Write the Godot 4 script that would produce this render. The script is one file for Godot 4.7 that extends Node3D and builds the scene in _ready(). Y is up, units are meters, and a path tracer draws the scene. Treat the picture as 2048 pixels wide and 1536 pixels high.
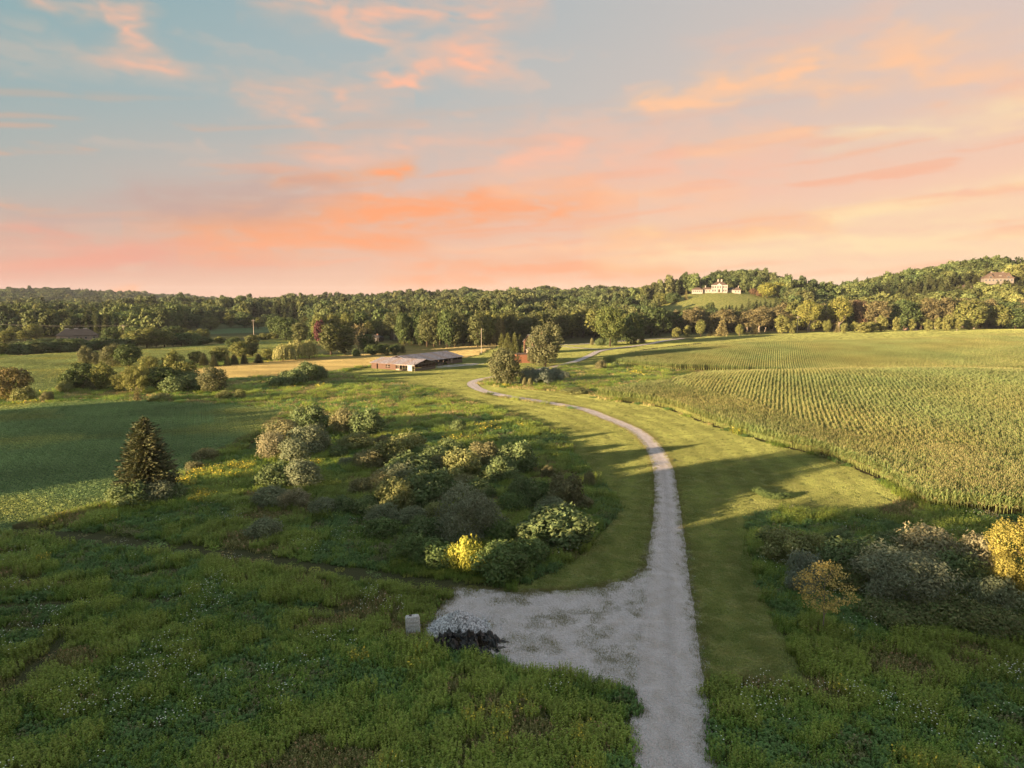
extends Node3D
# A drone's view over a gravel drive, meadows, thickets and corn at sunset.
# World: x to the east of the view, f = distance ahead (z = -f), y up, metres. The drone hovers 24 m above the drive.

const CAMERA_HEIGHT := 24.0
const EXPOSURE := 4.5          # the photograph is exposed for the shade
const SUN_AZIMUTH := 56.5      # the light travels towards this bearing (0 = ahead, 90 = east)
const SUN_HEIGHT := 7.4

var rng := RandomNumberGenerator.new()
var patchy := FastNoiseLite.new()
var fine := FastNoiseLite.new()
var used := {}
var mats := {}
var xs := PackedFloat32Array()
var fs := PackedFloat32Array()
var hs := PackedFloat32Array()
var keep_out: Array = []
var road_outline := PackedVector2Array()

class Buf:
	const GAIN := 2.15
	var v := PackedVector3Array()
	var c := PackedColorArray()
	var n := PackedVector3Array()
	func tri(a: Vector3, b: Vector3, d: Vector3, k: Color) -> void:
		v.append(a); v.append(b); v.append(d)
		var g := Color(minf(k.r * GAIN, 1.0), minf(k.g * GAIN, 1.0), minf(k.b * GAIN, 1.0))
		c.append(g); c.append(g); c.append(g)
	func quad(a: Vector3, b: Vector3, d: Vector3, e: Vector3, k: Color) -> void:
		tri(a, b, d, k); tri(a, d, e, k)
	func mesh() -> ArrayMesh:
		var arrays := []
		arrays.resize(Mesh.ARRAY_MAX)
		arrays[Mesh.ARRAY_VERTEX] = v
		arrays[Mesh.ARRAY_COLOR] = c
		if n.size() == v.size() and n.size() > 0:
			arrays[Mesh.ARRAY_NORMAL] = n
		var m := ArrayMesh.new()
		m.add_surface_from_arrays(Mesh.PRIMITIVE_TRIANGLES, arrays)
		return m

# ------------------------------------------------------------------ stage: camera, sky, sun
func _ready() -> void:
	rng.seed = 20
	patchy.seed = 3; patchy.noise_type = FastNoiseLite.TYPE_SIMPLEX_SMOOTH; patchy.frequency = 0.035; patchy.fractal_octaves = 3
	fine.seed = 8; fine.noise_type = FastNoiseLite.TYPE_SIMPLEX_SMOOTH; fine.frequency = 0.25; fine.fractal_octaves = 2
	var cam := Camera3D.new()
	cam.name = "camera"
	cam.position = Vector3(0, CAMERA_HEIGHT, 0)
	cam.rotation = Vector3(-atan(168.0 / 1385.0), 0, 0)
	cam.fov = rad_to_deg(2.0 * atan(768.0 / 1385.0))
	cam.near = 0.5
	cam.far = 12000.0
	add_child(cam)
	cam.current = true
	var env := Environment.new()
	env.background_mode = Environment.BG_SKY
	env.tonemap_mode = Environment.TONE_MAPPER_LINEAR
	env.tonemap_exposure = EXPOSURE
	env.sdfgi_enabled = true
	env.ssao_enabled = true
	env.ssil_enabled = true
	env.fog_enabled = FOG > 0.0
	env.fog_density = FOG
	env.fog_light_color = Color(0.80, 0.84, 0.92)
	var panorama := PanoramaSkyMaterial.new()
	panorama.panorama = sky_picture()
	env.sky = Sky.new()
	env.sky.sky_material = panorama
	var world := WorldEnvironment.new()
	world.name = "world"
	world.environment = env
	add_child(world)
	var sun := DirectionalLight3D.new()
	sun.name = "sun"
	sun.light_color = Color(1.0, 0.85, 0.66)
	sun.light_energy = 1.6
	sun.light_angular_distance = 0.5
	sun.shadow_enabled = true
	var az := deg_to_rad(SUN_AZIMUTH)
	var el := deg_to_rad(SUN_HEIGHT)
	sun.look_at_from_position(Vector3.ZERO, Vector3(sin(az) * cos(el), -sin(el), -cos(az) * cos(el)))
	add_child(sun)
	make_materials()
	build_ground()
	build_fields()
	build_buildings()
	build_plants()
	build_forest()
	build_corn()
	build_meadow()
	build_small_things()

const FOG := 0.000045

func lin(r: float, g: float, b: float) -> Color:
	return Color(r, g, b).linear_to_srgb()

func sky_base(az: float, el: float) -> Vector3:
	# display colours (sRGB 0..255) of the cloudless evening sky; the glow lies towards bearing 60
	var m := clampf((0.5 + 0.5 * cos(deg_to_rad(az - 62.0)) - 0.40) / 0.55, 0.0, 1.0)
	var e := clampf(el, 0.0, 90.0)
	var stops: Array
	stops = [[0.0, Vector3(228, 174, 154), Vector3(246, 192, 158), Vector3(253, 220, 182)],
		[3.0, Vector3(214, 178, 160), Vector3(238, 190, 164), Vector3(251, 211, 174)],
		[8.0, Vector3(174, 178, 174), Vector3(222, 190, 176), Vector3(247, 203, 176)],
		[15.0, Vector3(148, 174, 178), Vector3(182, 187, 186), Vector3(224, 198, 186)],
		[22.0, Vector3(126, 167, 175), Vector3(168, 182, 186), Vector3(214, 197, 190)],
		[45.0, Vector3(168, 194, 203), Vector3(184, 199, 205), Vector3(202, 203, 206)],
		[90.0, Vector3(192, 209, 217), Vector3(194, 210, 218), Vector3(196, 211, 219)]]  # overhead sky, out of view, brightened as added fill for the shade
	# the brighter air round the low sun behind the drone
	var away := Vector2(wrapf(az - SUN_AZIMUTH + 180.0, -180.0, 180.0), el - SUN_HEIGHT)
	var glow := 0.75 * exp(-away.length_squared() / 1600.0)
	for i in range(1, 7):
		if e <= float(stops[i][0]) or i == 6:
			var t := smoothstep(float(stops[i - 1][0]), float(stops[i][0]), e) * 0.4 + 0.6 * clampf((e - float(stops[i - 1][0])) / (float(stops[i][0]) - float(stops[i - 1][0])), 0.0, 1.0)
			var a: Vector3 = (stops[i - 1][1] as Vector3).lerp(stops[i][1], t)
			var b: Vector3 = (stops[i - 1][2] as Vector3).lerp(stops[i][2], t)
			var c: Vector3 = (stops[i - 1][3] as Vector3).lerp(stops[i][3], t)
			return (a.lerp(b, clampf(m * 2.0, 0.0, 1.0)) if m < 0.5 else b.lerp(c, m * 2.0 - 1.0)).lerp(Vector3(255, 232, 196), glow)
	return Vector3.ZERO

func sky_patch(width: int, rows: int, az0: float, az1: float, el0: float, el1: float, strokes: bool) -> Image:
	# one window of the sky as linear light: base colours, a thin veil of drifting cloud everywhere, and the cloud streaks
	var veil := FastNoiseLite.new()
	veil.seed = 11; veil.noise_type = FastNoiseLite.TYPE_SIMPLEX_SMOOTH; veil.frequency = 0.05; veil.fractal_octaves = 5
	var warp := FastNoiseLite.new()
	warp.seed = 5; warp.noise_type = FastNoiseLite.TYPE_SIMPLEX_SMOOTH; warp.frequency = 0.09; warp.fractal_octaves = 4
	var band := FastNoiseLite.new()
	band.seed = 14; band.noise_type = FastNoiseLite.TYPE_SIMPLEX_SMOOTH; band.frequency = 0.42; band.fractal_octaves = 4
	var col := PackedVector3Array()
	col.resize(width * rows)
	var streak := PackedFloat32Array()
	streak.resize(width * rows)
	for j in rows:
		var el := lerpf(el1, el0, (j + 0.5) / rows)
		var flat := 1.0 / (0.06 + sin(deg_to_rad(maxf(el, 0.0))))
		for i in width:
			var az := lerpf(az0, az1, (i + 0.5) / width)
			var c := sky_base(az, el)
			var x := sin(deg_to_rad(az)) * flat
			var z := cos(deg_to_rad(az)) * flat
			var w := warp.get_noise_2d(az * 1.2, el * 3.0)
			var d := veil.get_noise_2d(x * 9.0 + w * 8.0, z * 16.0 + w * 6.0)
			var thick := smoothstep(0.05, 0.6, d) * 0.34 * smoothstep(-1.0, 4.0, el)
			c = c.lerp(Vector3(248, 196, 170), thick)
			var low := band.get_noise_2d(az * 0.11 + w * 0.5, (el - 0.07 * az) * 1.5 + w * 0.35)
			c = c.lerp(Vector3(252, 172, 136), smoothstep(0.10, 0.50, low) * 0.45 * smoothstep(0.5, 3.0, el) * (1.0 - smoothstep(9.0, 17.0, el)))
			col[j * width + i] = c
			streak[j * width + i] = w
	if strokes:
		var tones := [Vector3(255, 168, 120), Vector3(236, 164, 142), Vector3(252, 190, 162), Vector3(196, 168, 160), Vector3(255, 200, 160), Vector3(255, 229, 178)]
		var torn := FastNoiseLite.new()
		torn.seed = 21; torn.noise_type = FastNoiseLite.TYPE_SIMPLEX_SMOOTH; torn.frequency = 0.22; torn.fractal_octaves = 4
		for s in CLOUDS:
			var a := Vector2(s[0], s[1])
			var b := Vector2(s[2], s[3])
			var r: float = s[4]
			var pad := r * 3.2 + 1.6
			var i0 := clampi(int((minf(a.x, b.x) - pad - az0) / (az1 - az0) * width), 0, width)
			var i1 := clampi(int((maxf(a.x, b.x) + pad - az0) / (az1 - az0) * width), 0, width)
			var j0 := clampi(int((el1 - maxf(a.y, b.y) - pad) / (el1 - el0) * rows), 0, rows)
			var j1 := clampi(int((el1 - minf(a.y, b.y) + pad) / (el1 - el0) * rows), 0, rows)
			var ab := b - a
			var tone: Vector3 = tones[int(s[6])]
			for j in range(j0, j1):
				var el := lerpf(el1, el0, (j + 0.5) / rows)
				for i in range(i0, i1):
					var k := j * width + i
					var az := lerpf(az0, az1, (i + 0.5) / width)
					var w: float = streak[k]
					var p := Vector2(az + w * 2.6, el + w * (0.35 + el * 0.05))
					var t := clampf((p - a).dot(ab) / maxf(ab.length_squared(), 0.01), 0.0, 1.0)
					var q := p - (a + ab * t)
					q.x *= 0.4
					var fall := exp(-0.5 * q.length_squared() / (r * r))
					if fall < 0.02:
						continue
					fall *= clampf(0.80 + 0.9 * torn.get_noise_2d(az * lerpf(0.3, 0.8, clampf(el / 15.0, 0.0, 1.0)) + w * 3.0, el * 2.8) + 0.35 * torn.get_noise_2d(az * 1.6 + 40.0, el * 7.0), 0.0, 1.25)
					col[k] = col[k].lerp(tone, clampf(fall * float(s[5]) * 1.1, 0.0, 1.0))
	var data := PackedFloat32Array()
	data.resize(width * rows * 3)
	for k in width * rows:
		var c := Color(col[k].x / 255.0, col[k].y / 255.0, col[k].z / 255.0).srgb_to_linear()
		data[k * 3] = c.r / EXPOSURE
		data[k * 3 + 1] = c.g / EXPOSURE
		data[k * 3 + 2] = c.b / EXPOSURE
	return Image.create_from_data(width, rows, false, Image.FORMAT_RGBF, data.to_byte_array())

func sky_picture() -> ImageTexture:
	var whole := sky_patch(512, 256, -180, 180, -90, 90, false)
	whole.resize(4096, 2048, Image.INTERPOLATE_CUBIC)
	var near_view := sky_patch(1092, 398, -48.0, 48.0, -1.0, 34.0, true)
	whole.blit_rect(near_view, Rect2i(0, 0, 1092, 398), Vector2i(2048 - 546, roundi((90.0 - 34.0) / 180.0 * 2048.0)))
	# the picture's first column looks straight ahead
	var turned := Image.create_empty(4096, 2048, false, Image.FORMAT_RGBF)
	turned.blit_rect(whole, Rect2i(2048, 0, 2048, 2048), Vector2i(0, 0))
	turned.blit_rect(whole, Rect2i(0, 0, 2048, 2048), Vector2i(2048, 0))
	return ImageTexture.create_from_image(turned)

# ------------------------------------------------------------------ helpers
func numbered(called: String) -> String:
	var n: int = used.get(called, 0)
	used[called] = n + 1
	return called if n == 0 else "%s_%03d" % [called, n]

func tag(o: Node, label: String, category: String, group := "") -> void:
	o.set_meta("label", label)
	o.set_meta("category", category)
	if group != "":
		o.set_meta("group", group)

func thing(called: String, at: Vector3, turn: float, label: String, category: String, group := "") -> Node3D:
	var o := Node3D.new()
	o.name = numbered(called)
	add_child(o)
	o.position = at
	o.rotation.y = turn
	tag(o, label, category, group)
	return o

func part(parent: Node, called: String, mesh: Mesh, mat: Material, at := Vector3.ZERO, turn := Vector3.ZERO) -> MeshInstance3D:
	var o := MeshInstance3D.new()
	o.name = called
	o.mesh = mesh
	o.material_override = mat
	o.position = at
	o.rotation = turn
	parent.add_child(o, true)
	return o

func setting(called: String, mesh: Mesh, mat: Material) -> MeshInstance3D:
	var o := MeshInstance3D.new()
	o.name = numbered(called)
	o.mesh = mesh
	o.material_override = mat
	o.set_meta("kind", "structure")
	add_child(o)
	return o

func stuff(called: String, mesh: Mesh, mat: Material, where: Array, tints: PackedColorArray, label: String, category: String, parent: Node = self) -> void:
	if where.is_empty():
		return
	var m := MultiMesh.new()
	m.transform_format = MultiMesh.TRANSFORM_3D
	m.use_colors = tints.size() == where.size()
	m.mesh = mesh
	m.instance_count = where.size()
	for i in where.size():
		m.set_instance_transform(i, where[i])
	if m.use_colors:
		for i in where.size():
			m.set_instance_color(i, tints[i])
	var o := MultiMeshInstance3D.new()
	o.name = numbered(called) if parent == self else called
	o.multimesh = m
	o.material_override = mat
	o.set_meta("kind", "stuff")
	if parent == self:
		tag(o, label, category)
	parent.add_child(o, true)

func pairs(flat: Array) -> PackedVector2Array:
	var p := PackedVector2Array()
	for i in range(0, flat.size(), 2):
		p.append(Vector2(flat[i], flat[i + 1]))
	return p

func smooth_line(p: PackedVector2Array, step: float) -> PackedVector2Array:
	var c := Curve2D.new()
	for i in p.size():
		var before := p[maxi(i - 1, 0)]
		var after := p[mini(i + 1, p.size() - 1)]
		var t := (after - before) / 6.0
		c.add_point(p[i], -t, t)
	c.bake_interval = step
	return c.get_baked_points()

func rough_edge(p: PackedVector2Array, step: float, amount: float, seed_value: int) -> PackedVector2Array:
	# a smoothed closed outline with an uneven, natural edge
	var closed := p.duplicate()
	closed.append(p[0])
	var line := smooth_line(closed, step)
	var nz := FastNoiseLite.new()
	nz.seed = seed_value; nz.frequency = 0.35; nz.fractal_octaves = 3
	var out := PackedVector2Array()
	for q in line.slice(0, line.size() - 1):
		out.append(q + Vector2(nz.get_noise_2d(q.x, q.y), nz.get_noise_2d(q.x + 91.0, q.y - 37.0)) * amount)
	return out

# terrain -----------------------------------------------------------
const NEAR_HILLS := [[118.0, 183.0, 3.5, 52.0, 26.0], [120.0, 246.0, -3.0, 80.0, 27.0], [330.0, 400.0, 6.0, 130.0, 90.0]]
const FAR_HILLS := [[194.0, 672.0, 26.0, 50.0, 72.0], [274.0, 860.0, 34.0, 36.0, 70.0], [432.0, 630.0, 39.5, 80.0, 125.0], [262.0, 650.0, 5.0, 26.0, 50.0], [130.0, 1250.0, 24.0, 340.0, 350.0], [-1280.0, 1900.0, 36.0, 250.0, 400.0]]

func height(x: float, f: float) -> float:
	var h := 0.0
	for b in NEAR_HILLS:
		var u: float = (x - b[0]) / b[3]
		var w: float = (f - b[1]) / b[4]
		var e := u * u + w * w
		if e < 24.0:
			h += b[2] * exp(-0.5 * e)
	if f > 470.0:
		var g := smoothstep(470.0, 560.0, f)
		for b in FAR_HILLS:
			var u: float = (x - b[0]) / b[3]
			var w: float = (f - b[1]) / b[4]
			var e := u * u + w * w
			if e < 24.0:
				h += g * b[2] * exp(-0.5 * e)
	var r := sqrt(x * x + f * f)
	if r > 2000.0:
		h += 12.0 * smoothstep(2000.0, 4200.0, r)
	return h

func at(x: float, f: float, up := 0.0) -> Vector3:
	return Vector3(x, height(x, f) + up, -f)

func slope_basis(x: float, f: float) -> Basis:
	var dx := height(x + 0.5, f) - height(x - 0.5, f)
	var df := height(x, f + 0.5) - height(x, f - 0.5)
	var up := Vector3(-dx, 1.0, df).normalized()
	var right := Vector3(1, dx, 0).normalized()
	return Basis(right, up, right.cross(up)).orthonormalized()

func lines(from: float, to: float, low: float, high: float, step: float, growth: float) -> PackedFloat32Array:
	var down := PackedFloat32Array()
	var x := low
	var s := step
	while x > from:
		s *= growth
		x -= s
		down.append(x)
	down.reverse()
	x = low
	while x < high:
		down.append(x)
		x += step
	s = step
	while x < to:
		down.append(x)
		s *= growth
		x += s
	down.append(x)
	return down

func build_ground() -> void:
	xs = lines(-4300, 4300, -75, 120, 1.25, 1.055)
	fs = lines(-400, 4700, 24, 260, 1.25, 1.045)
	var nx := xs.size()
	var nf := fs.size()
	hs.resize(nx * nf)
	for j in nf:
		for i in nx:
			hs[j * nx + i] = height(xs[i], fs[j])
	var v := PackedVector3Array()
	var c := PackedColorArray()
	var n := PackedVector3Array()
	var idx := PackedInt32Array()
	v.resize(nx * nf); c.resize(nx * nf); n.resize(nx * nf)
	for j in nf:
		for i in nx:
			var k := j * nx + i
			v[k] = Vector3(xs[i], hs[k], -fs[j])
			var i0 := maxi(i - 1, 0); var i1 := mini(i + 1, nx - 1)
			var j0 := maxi(j - 1, 0); var j1 := mini(j + 1, nf - 1)
			n[k] = Vector3(-(hs[j * nx + i1] - hs[j * nx + i0]) / (xs[i1] - xs[i0]), 1.0, (hs[j1 * nx + i] - hs[j0 * nx + i]) / (fs[j1] - fs[j0])).normalized()
			c[k] = soil_tint(xs[i], fs[j])
	for j in nf - 1:
		for i in nx - 1:
			var k := j * nx + i
			idx.append(k); idx.append(k + nx); idx.append(k + 1)
			idx.append(k + 1); idx.append(k + nx); idx.append(k + nx + 1)
	var arrays := []
	arrays.resize(Mesh.ARRAY_MAX)
	arrays[Mesh.ARRAY_VERTEX] = v
	arrays[Mesh.ARRAY_COLOR] = c
	arrays[Mesh.ARRAY_NORMAL] = n
	arrays[Mesh.ARRAY_INDEX] = idx
	var m := ArrayMesh.new()
	m.add_surface_from_arrays(Mesh.PRIMITIVE_TRIANGLES, arrays)
	setting("ground", m, mats.ground)

func soil_tint(x: float, f: float) -> Color:
	# the turf's own colour: green and straw patches in the meadows, leaf litter under the woods
	var a := patchy.get_noise_2d(x, f)
	var b := fine.get_noise_2d(x, f)
	var c := Color(0.060, 0.080, 0.024).lerp(Color(0.105, 0.100, 0.040), clampf(0.35 + a * 0.9 + b * 0.25, 0.0, 1.0))
	c *= 1.3
	if f > 330.0:
		c = c.lerp(Color(0.070, 0.072, 0.030), smoothstep(430.0, 520.0, f) if x > 60.0 else (smoothstep(330.0, 420.0, f) if x > -70.0 else smoothstep(640.0, 720.0, f)))
	return c

func find_line(l: PackedFloat32Array, x: float) -> int:
	return clampi(l.bsearch(x) - 1, 0, l.size() - 2)

func drape(outline: PackedVector2Array, lift: float) -> ArrayMesh:
	# a sheet laid on the terrain's own triangles, cut along the outline
	var lo := outline[0]
	var hi := outline[0]
	for p in outline:
		lo = lo.min(p); hi = hi.max(p)
	var nx := xs.size()
	var b := Buf.new()
	for j in range(find_line(fs, lo.y), find_line(fs, hi.y) + 1):
		for i in range(find_line(xs, lo.x), find_line(xs, hi.x) + 1):
			var k := j * nx + i
			var p := [Vector2(xs[i], fs[j]), Vector2(xs[i], fs[j + 1]), Vector2(xs[i + 1], fs[j]), Vector2(xs[i + 1], fs[j + 1])]
			var h := [hs[k], hs[k + nx], hs[k + 1], hs[k + nx + 1]]
			for t in [[0, 1, 2], [2, 1, 3]]:
				var q := PackedVector2Array([p[t[0]], p[t[1]], p[t[2]]])
				var inside := 0
				for e in q:
					inside += int(Geometry2D.is_point_in_polygon(e, outline))
				if inside == 3:
					sheet_tri(b, q, q, [h[t[0]], h[t[1]], h[t[2]]], lift)
				elif inside > 0 or (q[2] - q[0]).length() > 4.0:
					for piece in Geometry2D.intersect_polygons(q, outline):
						var corners := Geometry2D.triangulate_polygon(piece)
						for e in range(0, corners.size(), 3):
							var w := PackedVector2Array([piece[corners[e]], piece[corners[e + 1]], piece[corners[e + 2]]])
							sheet_tri(b, w, q, [h[t[0]], h[t[1]], h[t[2]]], lift)
	return b.mesh()

func sheet_tri(b: Buf, w: PackedVector2Array, q: PackedVector2Array, h: Array, lift: float) -> void:
	var out := []
	var area := (q[1] - q[0]).cross(q[2] - q[0])
	for p in w:
		var u := (p - q[0]).cross(q[2] - q[0]) / area
		var t := (q[1] - q[0]).cross(p - q[0]) / area
		out.append(Vector3(p.x, float(h[0]) * (1.0 - u - t) + float(h[1]) * u + float(h[2]) * t + lift, -p.y))
	if (w[1] - w[0]).cross(w[2] - w[0]) > 0.0:
		out.reverse()
	var n: Vector3 = -((out[1] - out[0]) as Vector3).cross(out[2] - out[0]).normalized()
	for i in 3:
		b.v.append(out[i])
		b.n.append(n if n.y > 0.0 else -n)
		b.c.append(Color.WHITE)

func ribbon(flat: Array, lift: float, seed_value: int, rough: float) -> Array:
	# a strip of road with uneven edges: [mesh, outline]
	var centre := PackedVector2Array()
	var widths := PackedFloat32Array()
	for i in range(0, flat.size(), 3):
		centre.append(Vector2(flat[i], flat[i + 1]))
		widths.append(flat[i + 2])
	var c := Curve2D.new()
	for i in centre.size():
		var t := (centre[mini(i + 1, centre.size() - 1)] - centre[maxi(i - 1, 0)]) / 6.0
		c.add_point(centre[i], -t, t)
	c.bake_interval = 0.5
	var total := c.get_baked_length()
	var offsets := PackedFloat32Array()
	for p in centre:
		offsets.append(c.get_closest_offset(p))
	var nz := FastNoiseLite.new()
	nz.seed = seed_value; nz.frequency = 0.3; nz.fractal_octaves = 3
	var left := PackedVector2Array()
	var right := PackedVector2Array()
	var rows: Array = []
	var s := 0.0
	var k := 0
	while s < total:
		while k < offsets.size() - 2 and s > offsets[k + 1]:
			k += 1
		var half := lerpf(widths[k], widths[k + 1], clampf((s - offsets[k]) / maxf(offsets[k + 1] - offsets[k], 0.1), 0.0, 1.0)) * 0.5
		var p := c.sample_baked(s, true)
		var d := (c.sample_baked(minf(s + 0.4, total), true) - c.sample_baked(maxf(s - 0.4, 0.0), true)).normalized()
		var side := Vector2(d.y, -d.x)
		var a := half + nz.get_noise_1d(s * 1.3) * rough
		var e := half + nz.get_noise_1d(s * 1.3 + 500.0) * rough
		left.append(p - side * a)
		right.append(p + side * e)
		var row := []
		for i in 7:
			var q := p + side * lerpf(-a, e, i / 6.0)
			row.append(at(q.x, q.y, lift + 0.0006 * maxf(q.y - 120.0, 0.0)))
		rows.append(row)
		s += 0.5 if p.y < 200.0 else 1.5
	var b := Buf.new()
	for j in rows.size() - 1:
		for i in 6:
			for t in [[rows[j][i], rows[j + 1][i], rows[j][i + 1]], [rows[j][i + 1], rows[j + 1][i], rows[j + 1][i + 1]]]:
				for q in t:
					b.v.append(q); b.n.append(Vector3.UP)
			for e in [i, i, i + 1, i + 1, i, i + 1]:
				b.c.append(Color.WHITE * [0.90, 0.95, 1.0, 0.86, 1.0, 0.95, 0.86][e])
	right.reverse()
	left.append_array(right)
	return [b.mesh(), left]

func spread_noise(size: int, seed_value: int, frequency: float, octaves: int, stops: Array, bump := false, strength := 6.0) -> NoiseTexture2D:
	var nz := FastNoiseLite.new()
	nz.seed = seed_value
	nz.noise_type = FastNoiseLite.TYPE_SIMPLEX_SMOOTH
	nz.frequency = frequency
	nz.fractal_octaves = octaves
	var t := NoiseTexture2D.new()
	t.width = size; t.height = size
	t.seamless = true
	t.noise = nz
	if bump:
		t.as_normal_map = true
		t.bump_strength = strength
	else:
		var g := Gradient.new()
		g.offsets = PackedFloat32Array(stops.map(func(s): return s[0]))
		g.colors = PackedColorArray(stops.map(func(s): return s[1]))
		t.color_ramp = g
	return t

func surface_mat(color: Color, tex: Texture2D, scale: float, rough := 0.9) -> StandardMaterial3D:
	var m := StandardMaterial3D.new()
	m.albedo_color = color
	m.roughness = rough
	m.metallic_specular = 0.2
	if tex:
		m.albedo_texture = tex
		m.uv1_triplanar = true
		m.uv1_world_triplanar = true
		m.uv1_scale = Vector3.ONE * scale
	return m

func leaf_mat(through: float, rough := 0.7) -> StandardMaterial3D:
	var m := StandardMaterial3D.new()
	m.vertex_color_use_as_albedo = true
	m.roughness = rough
	m.metallic_specular = 0.25
	m.backlight_enabled = true
	m.backlight = lin(through, through, through * 0.55)
	return m

func make_materials() -> void:
	var grain := spread_noise(512, 2, 0.03, 5, [[0.2, Color(0.55, 0.55, 0.55)], [0.5, Color(0.8, 0.8, 0.8)], [0.85, Color(1, 1, 1)]])
	var relief := spread_noise(512, 4, 0.06, 4, [], true, 18.0)
	mats.ground = surface_mat(Color.WHITE, grain, 0.35)
	mats.ground.vertex_color_use_as_albedo = true
	mats.lawn = surface_mat(lin(0.25, 0.26, 0.106), spread_noise(512, 9, 0.012, 5, [[0.2, Color(0.70, 0.78, 0.62)], [0.5, Color(0.9, 0.92, 0.85)], [0.8, Color(1, 0.97, 0.90)]]), 0.06)
	mats.lawn.normal_enabled = true
	mats.lawn.normal_texture = relief
	mats.lawn.normal_scale = 1.0
	mats.gravel = surface_mat(lin(0.80, 0.755, 0.755), spread_noise(1024, 6, 0.22, 4, [[0.15, Color(0.48, 0.47, 0.47)], [0.42, Color(0.80, 0.79, 0.80)], [0.6, Color(0.92, 0.91, 0.92)], [0.85, Color(1, 1, 1)]]), 0.11)
	mats.gravel.detail_enabled = true
	mats.gravel.detail_blend_mode = BaseMaterial3D.BLEND_MODE_MUL
	mats.gravel.detail_albedo = spread_noise(1024, 16, 0.012, 6, [[0.2, Color(0.93, 0.92, 0.90)], [0.5, Color(0.97, 0.965, 0.96)], [0.8, Color(1, 1, 1)]])
	mats.gravel.detail_uv_layer = BaseMaterial3D.DETAIL_UV_2
	mats.gravel.uv2_triplanar = true
	mats.gravel.uv2_world_triplanar = true
	mats.gravel.uv2_scale = Vector3.ONE * 0.045
	mats.gravel.vertex_color_use_as_albedo = true   # paler wheel tracks, weedier crown and edges
	mats.gravel.normal_enabled = true
	mats.gravel.normal_texture = relief
	mats.gravel.normal_scale = 0.7
	mats.hay = surface_mat(lin(0.32, 0.275, 0.15), spread_noise(512, 12, 0.015, 5, [[0.2, Color(0.62, 0.66, 0.50)], [0.5, Color(0.9, 0.88, 0.8)], [0.8, Color(1, 1, 0.95)]]), 0.03)
	mats.crop = surface_mat(lin(0.13, 0.21, 0.088), grain, 0.2)
	mats.track = surface_mat(lin(0.085, 0.090, 0.040), grain, 0.5)
	mats.soil = surface_mat(lin(0.075, 0.062, 0.036), grain, 0.3)
	mats.leaf = leaf_mat(0.5)
	mats.needle = leaf_mat(0.2)
	mats.blade = leaf_mat(0.5, 0.6)
	mats.bark = surface_mat(lin(0.10, 0.075, 0.05), grain, 1.2)
	mats.pale_bark = surface_mat(lin(0.36, 0.31, 0.25), grain, 1.2)
	mats.stone = surface_mat(lin(0.44, 0.44, 0.45), grain, 2.0)
	mats.tarp = surface_mat(lin(0.012, 0.012, 0.014), null, 1.0, 0.42)
	mats.tarp.metallic_specular = 0.5
	mats.compost = surface_mat(lin(0.035, 0.026, 0.017), grain, 1.5)
	mats.white = surface_mat(lin(0.60, 0.60, 0.60), grain, 0.8, 0.55)
	mats.old_wood = surface_mat(lin(0.19, 0.125, 0.10), grain, 0.5)
	mats.grey_wood = surface_mat(lin(0.24, 0.20, 0.17), grain, 0.5)
	mats.dark_wood = surface_mat(lin(0.05, 0.042, 0.038), grain, 0.5)
	mats.tin = surface_mat(lin(0.36, 0.355, 0.40), spread_noise(512, 33, 0.02, 5, [[0.2, Color(0.66, 0.60, 0.58)], [0.5, Color(0.88, 0.86, 0.86)], [0.8, Color(1, 1, 1)]]), 0.12, 0.6)
	mats.cream = surface_mat(lin(0.46, 0.39, 0.34), grain, 0.3)
	mats.brick = surface_mat(lin(0.30, 0.17, 0.13), grain, 0.6)
	mats.orange_brick = surface_mat(lin(0.44, 0.21, 0.13), grain, 0.6)
	mats.plastic = surface_mat(lin(0.80, 0.80, 0.82), grain, 0.8, 0.5)
	mats.slate = surface_mat(lin(0.085, 0.082, 0.088), grain, 0.3)
	mats.shingle = surface_mat(lin(0.19, 0.14, 0.115), grain, 0.3)
	mats.glass = surface_mat(lin(0.035, 0.04, 0.05), null, 1.0, 0.12)
	mats.glass.metallic_specular = 0.6
	mats.pole = surface_mat(lin(0.34, 0.30, 0.26), null, 1.0, 0.6)
	mats.wire = surface_mat(lin(0.12, 0.12, 0.12), null, 1.0, 0.6)
	mats.stucco = surface_mat(lin(0.50, 0.45, 0.41), grain, 0.3)
	mats.fieldstone = surface_mat(lin(0.30, 0.27, 0.245), grain, 0.3)
	mats.sand = surface_mat(lin(0.48, 0.32, 0.22), grain, 0.5)

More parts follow.
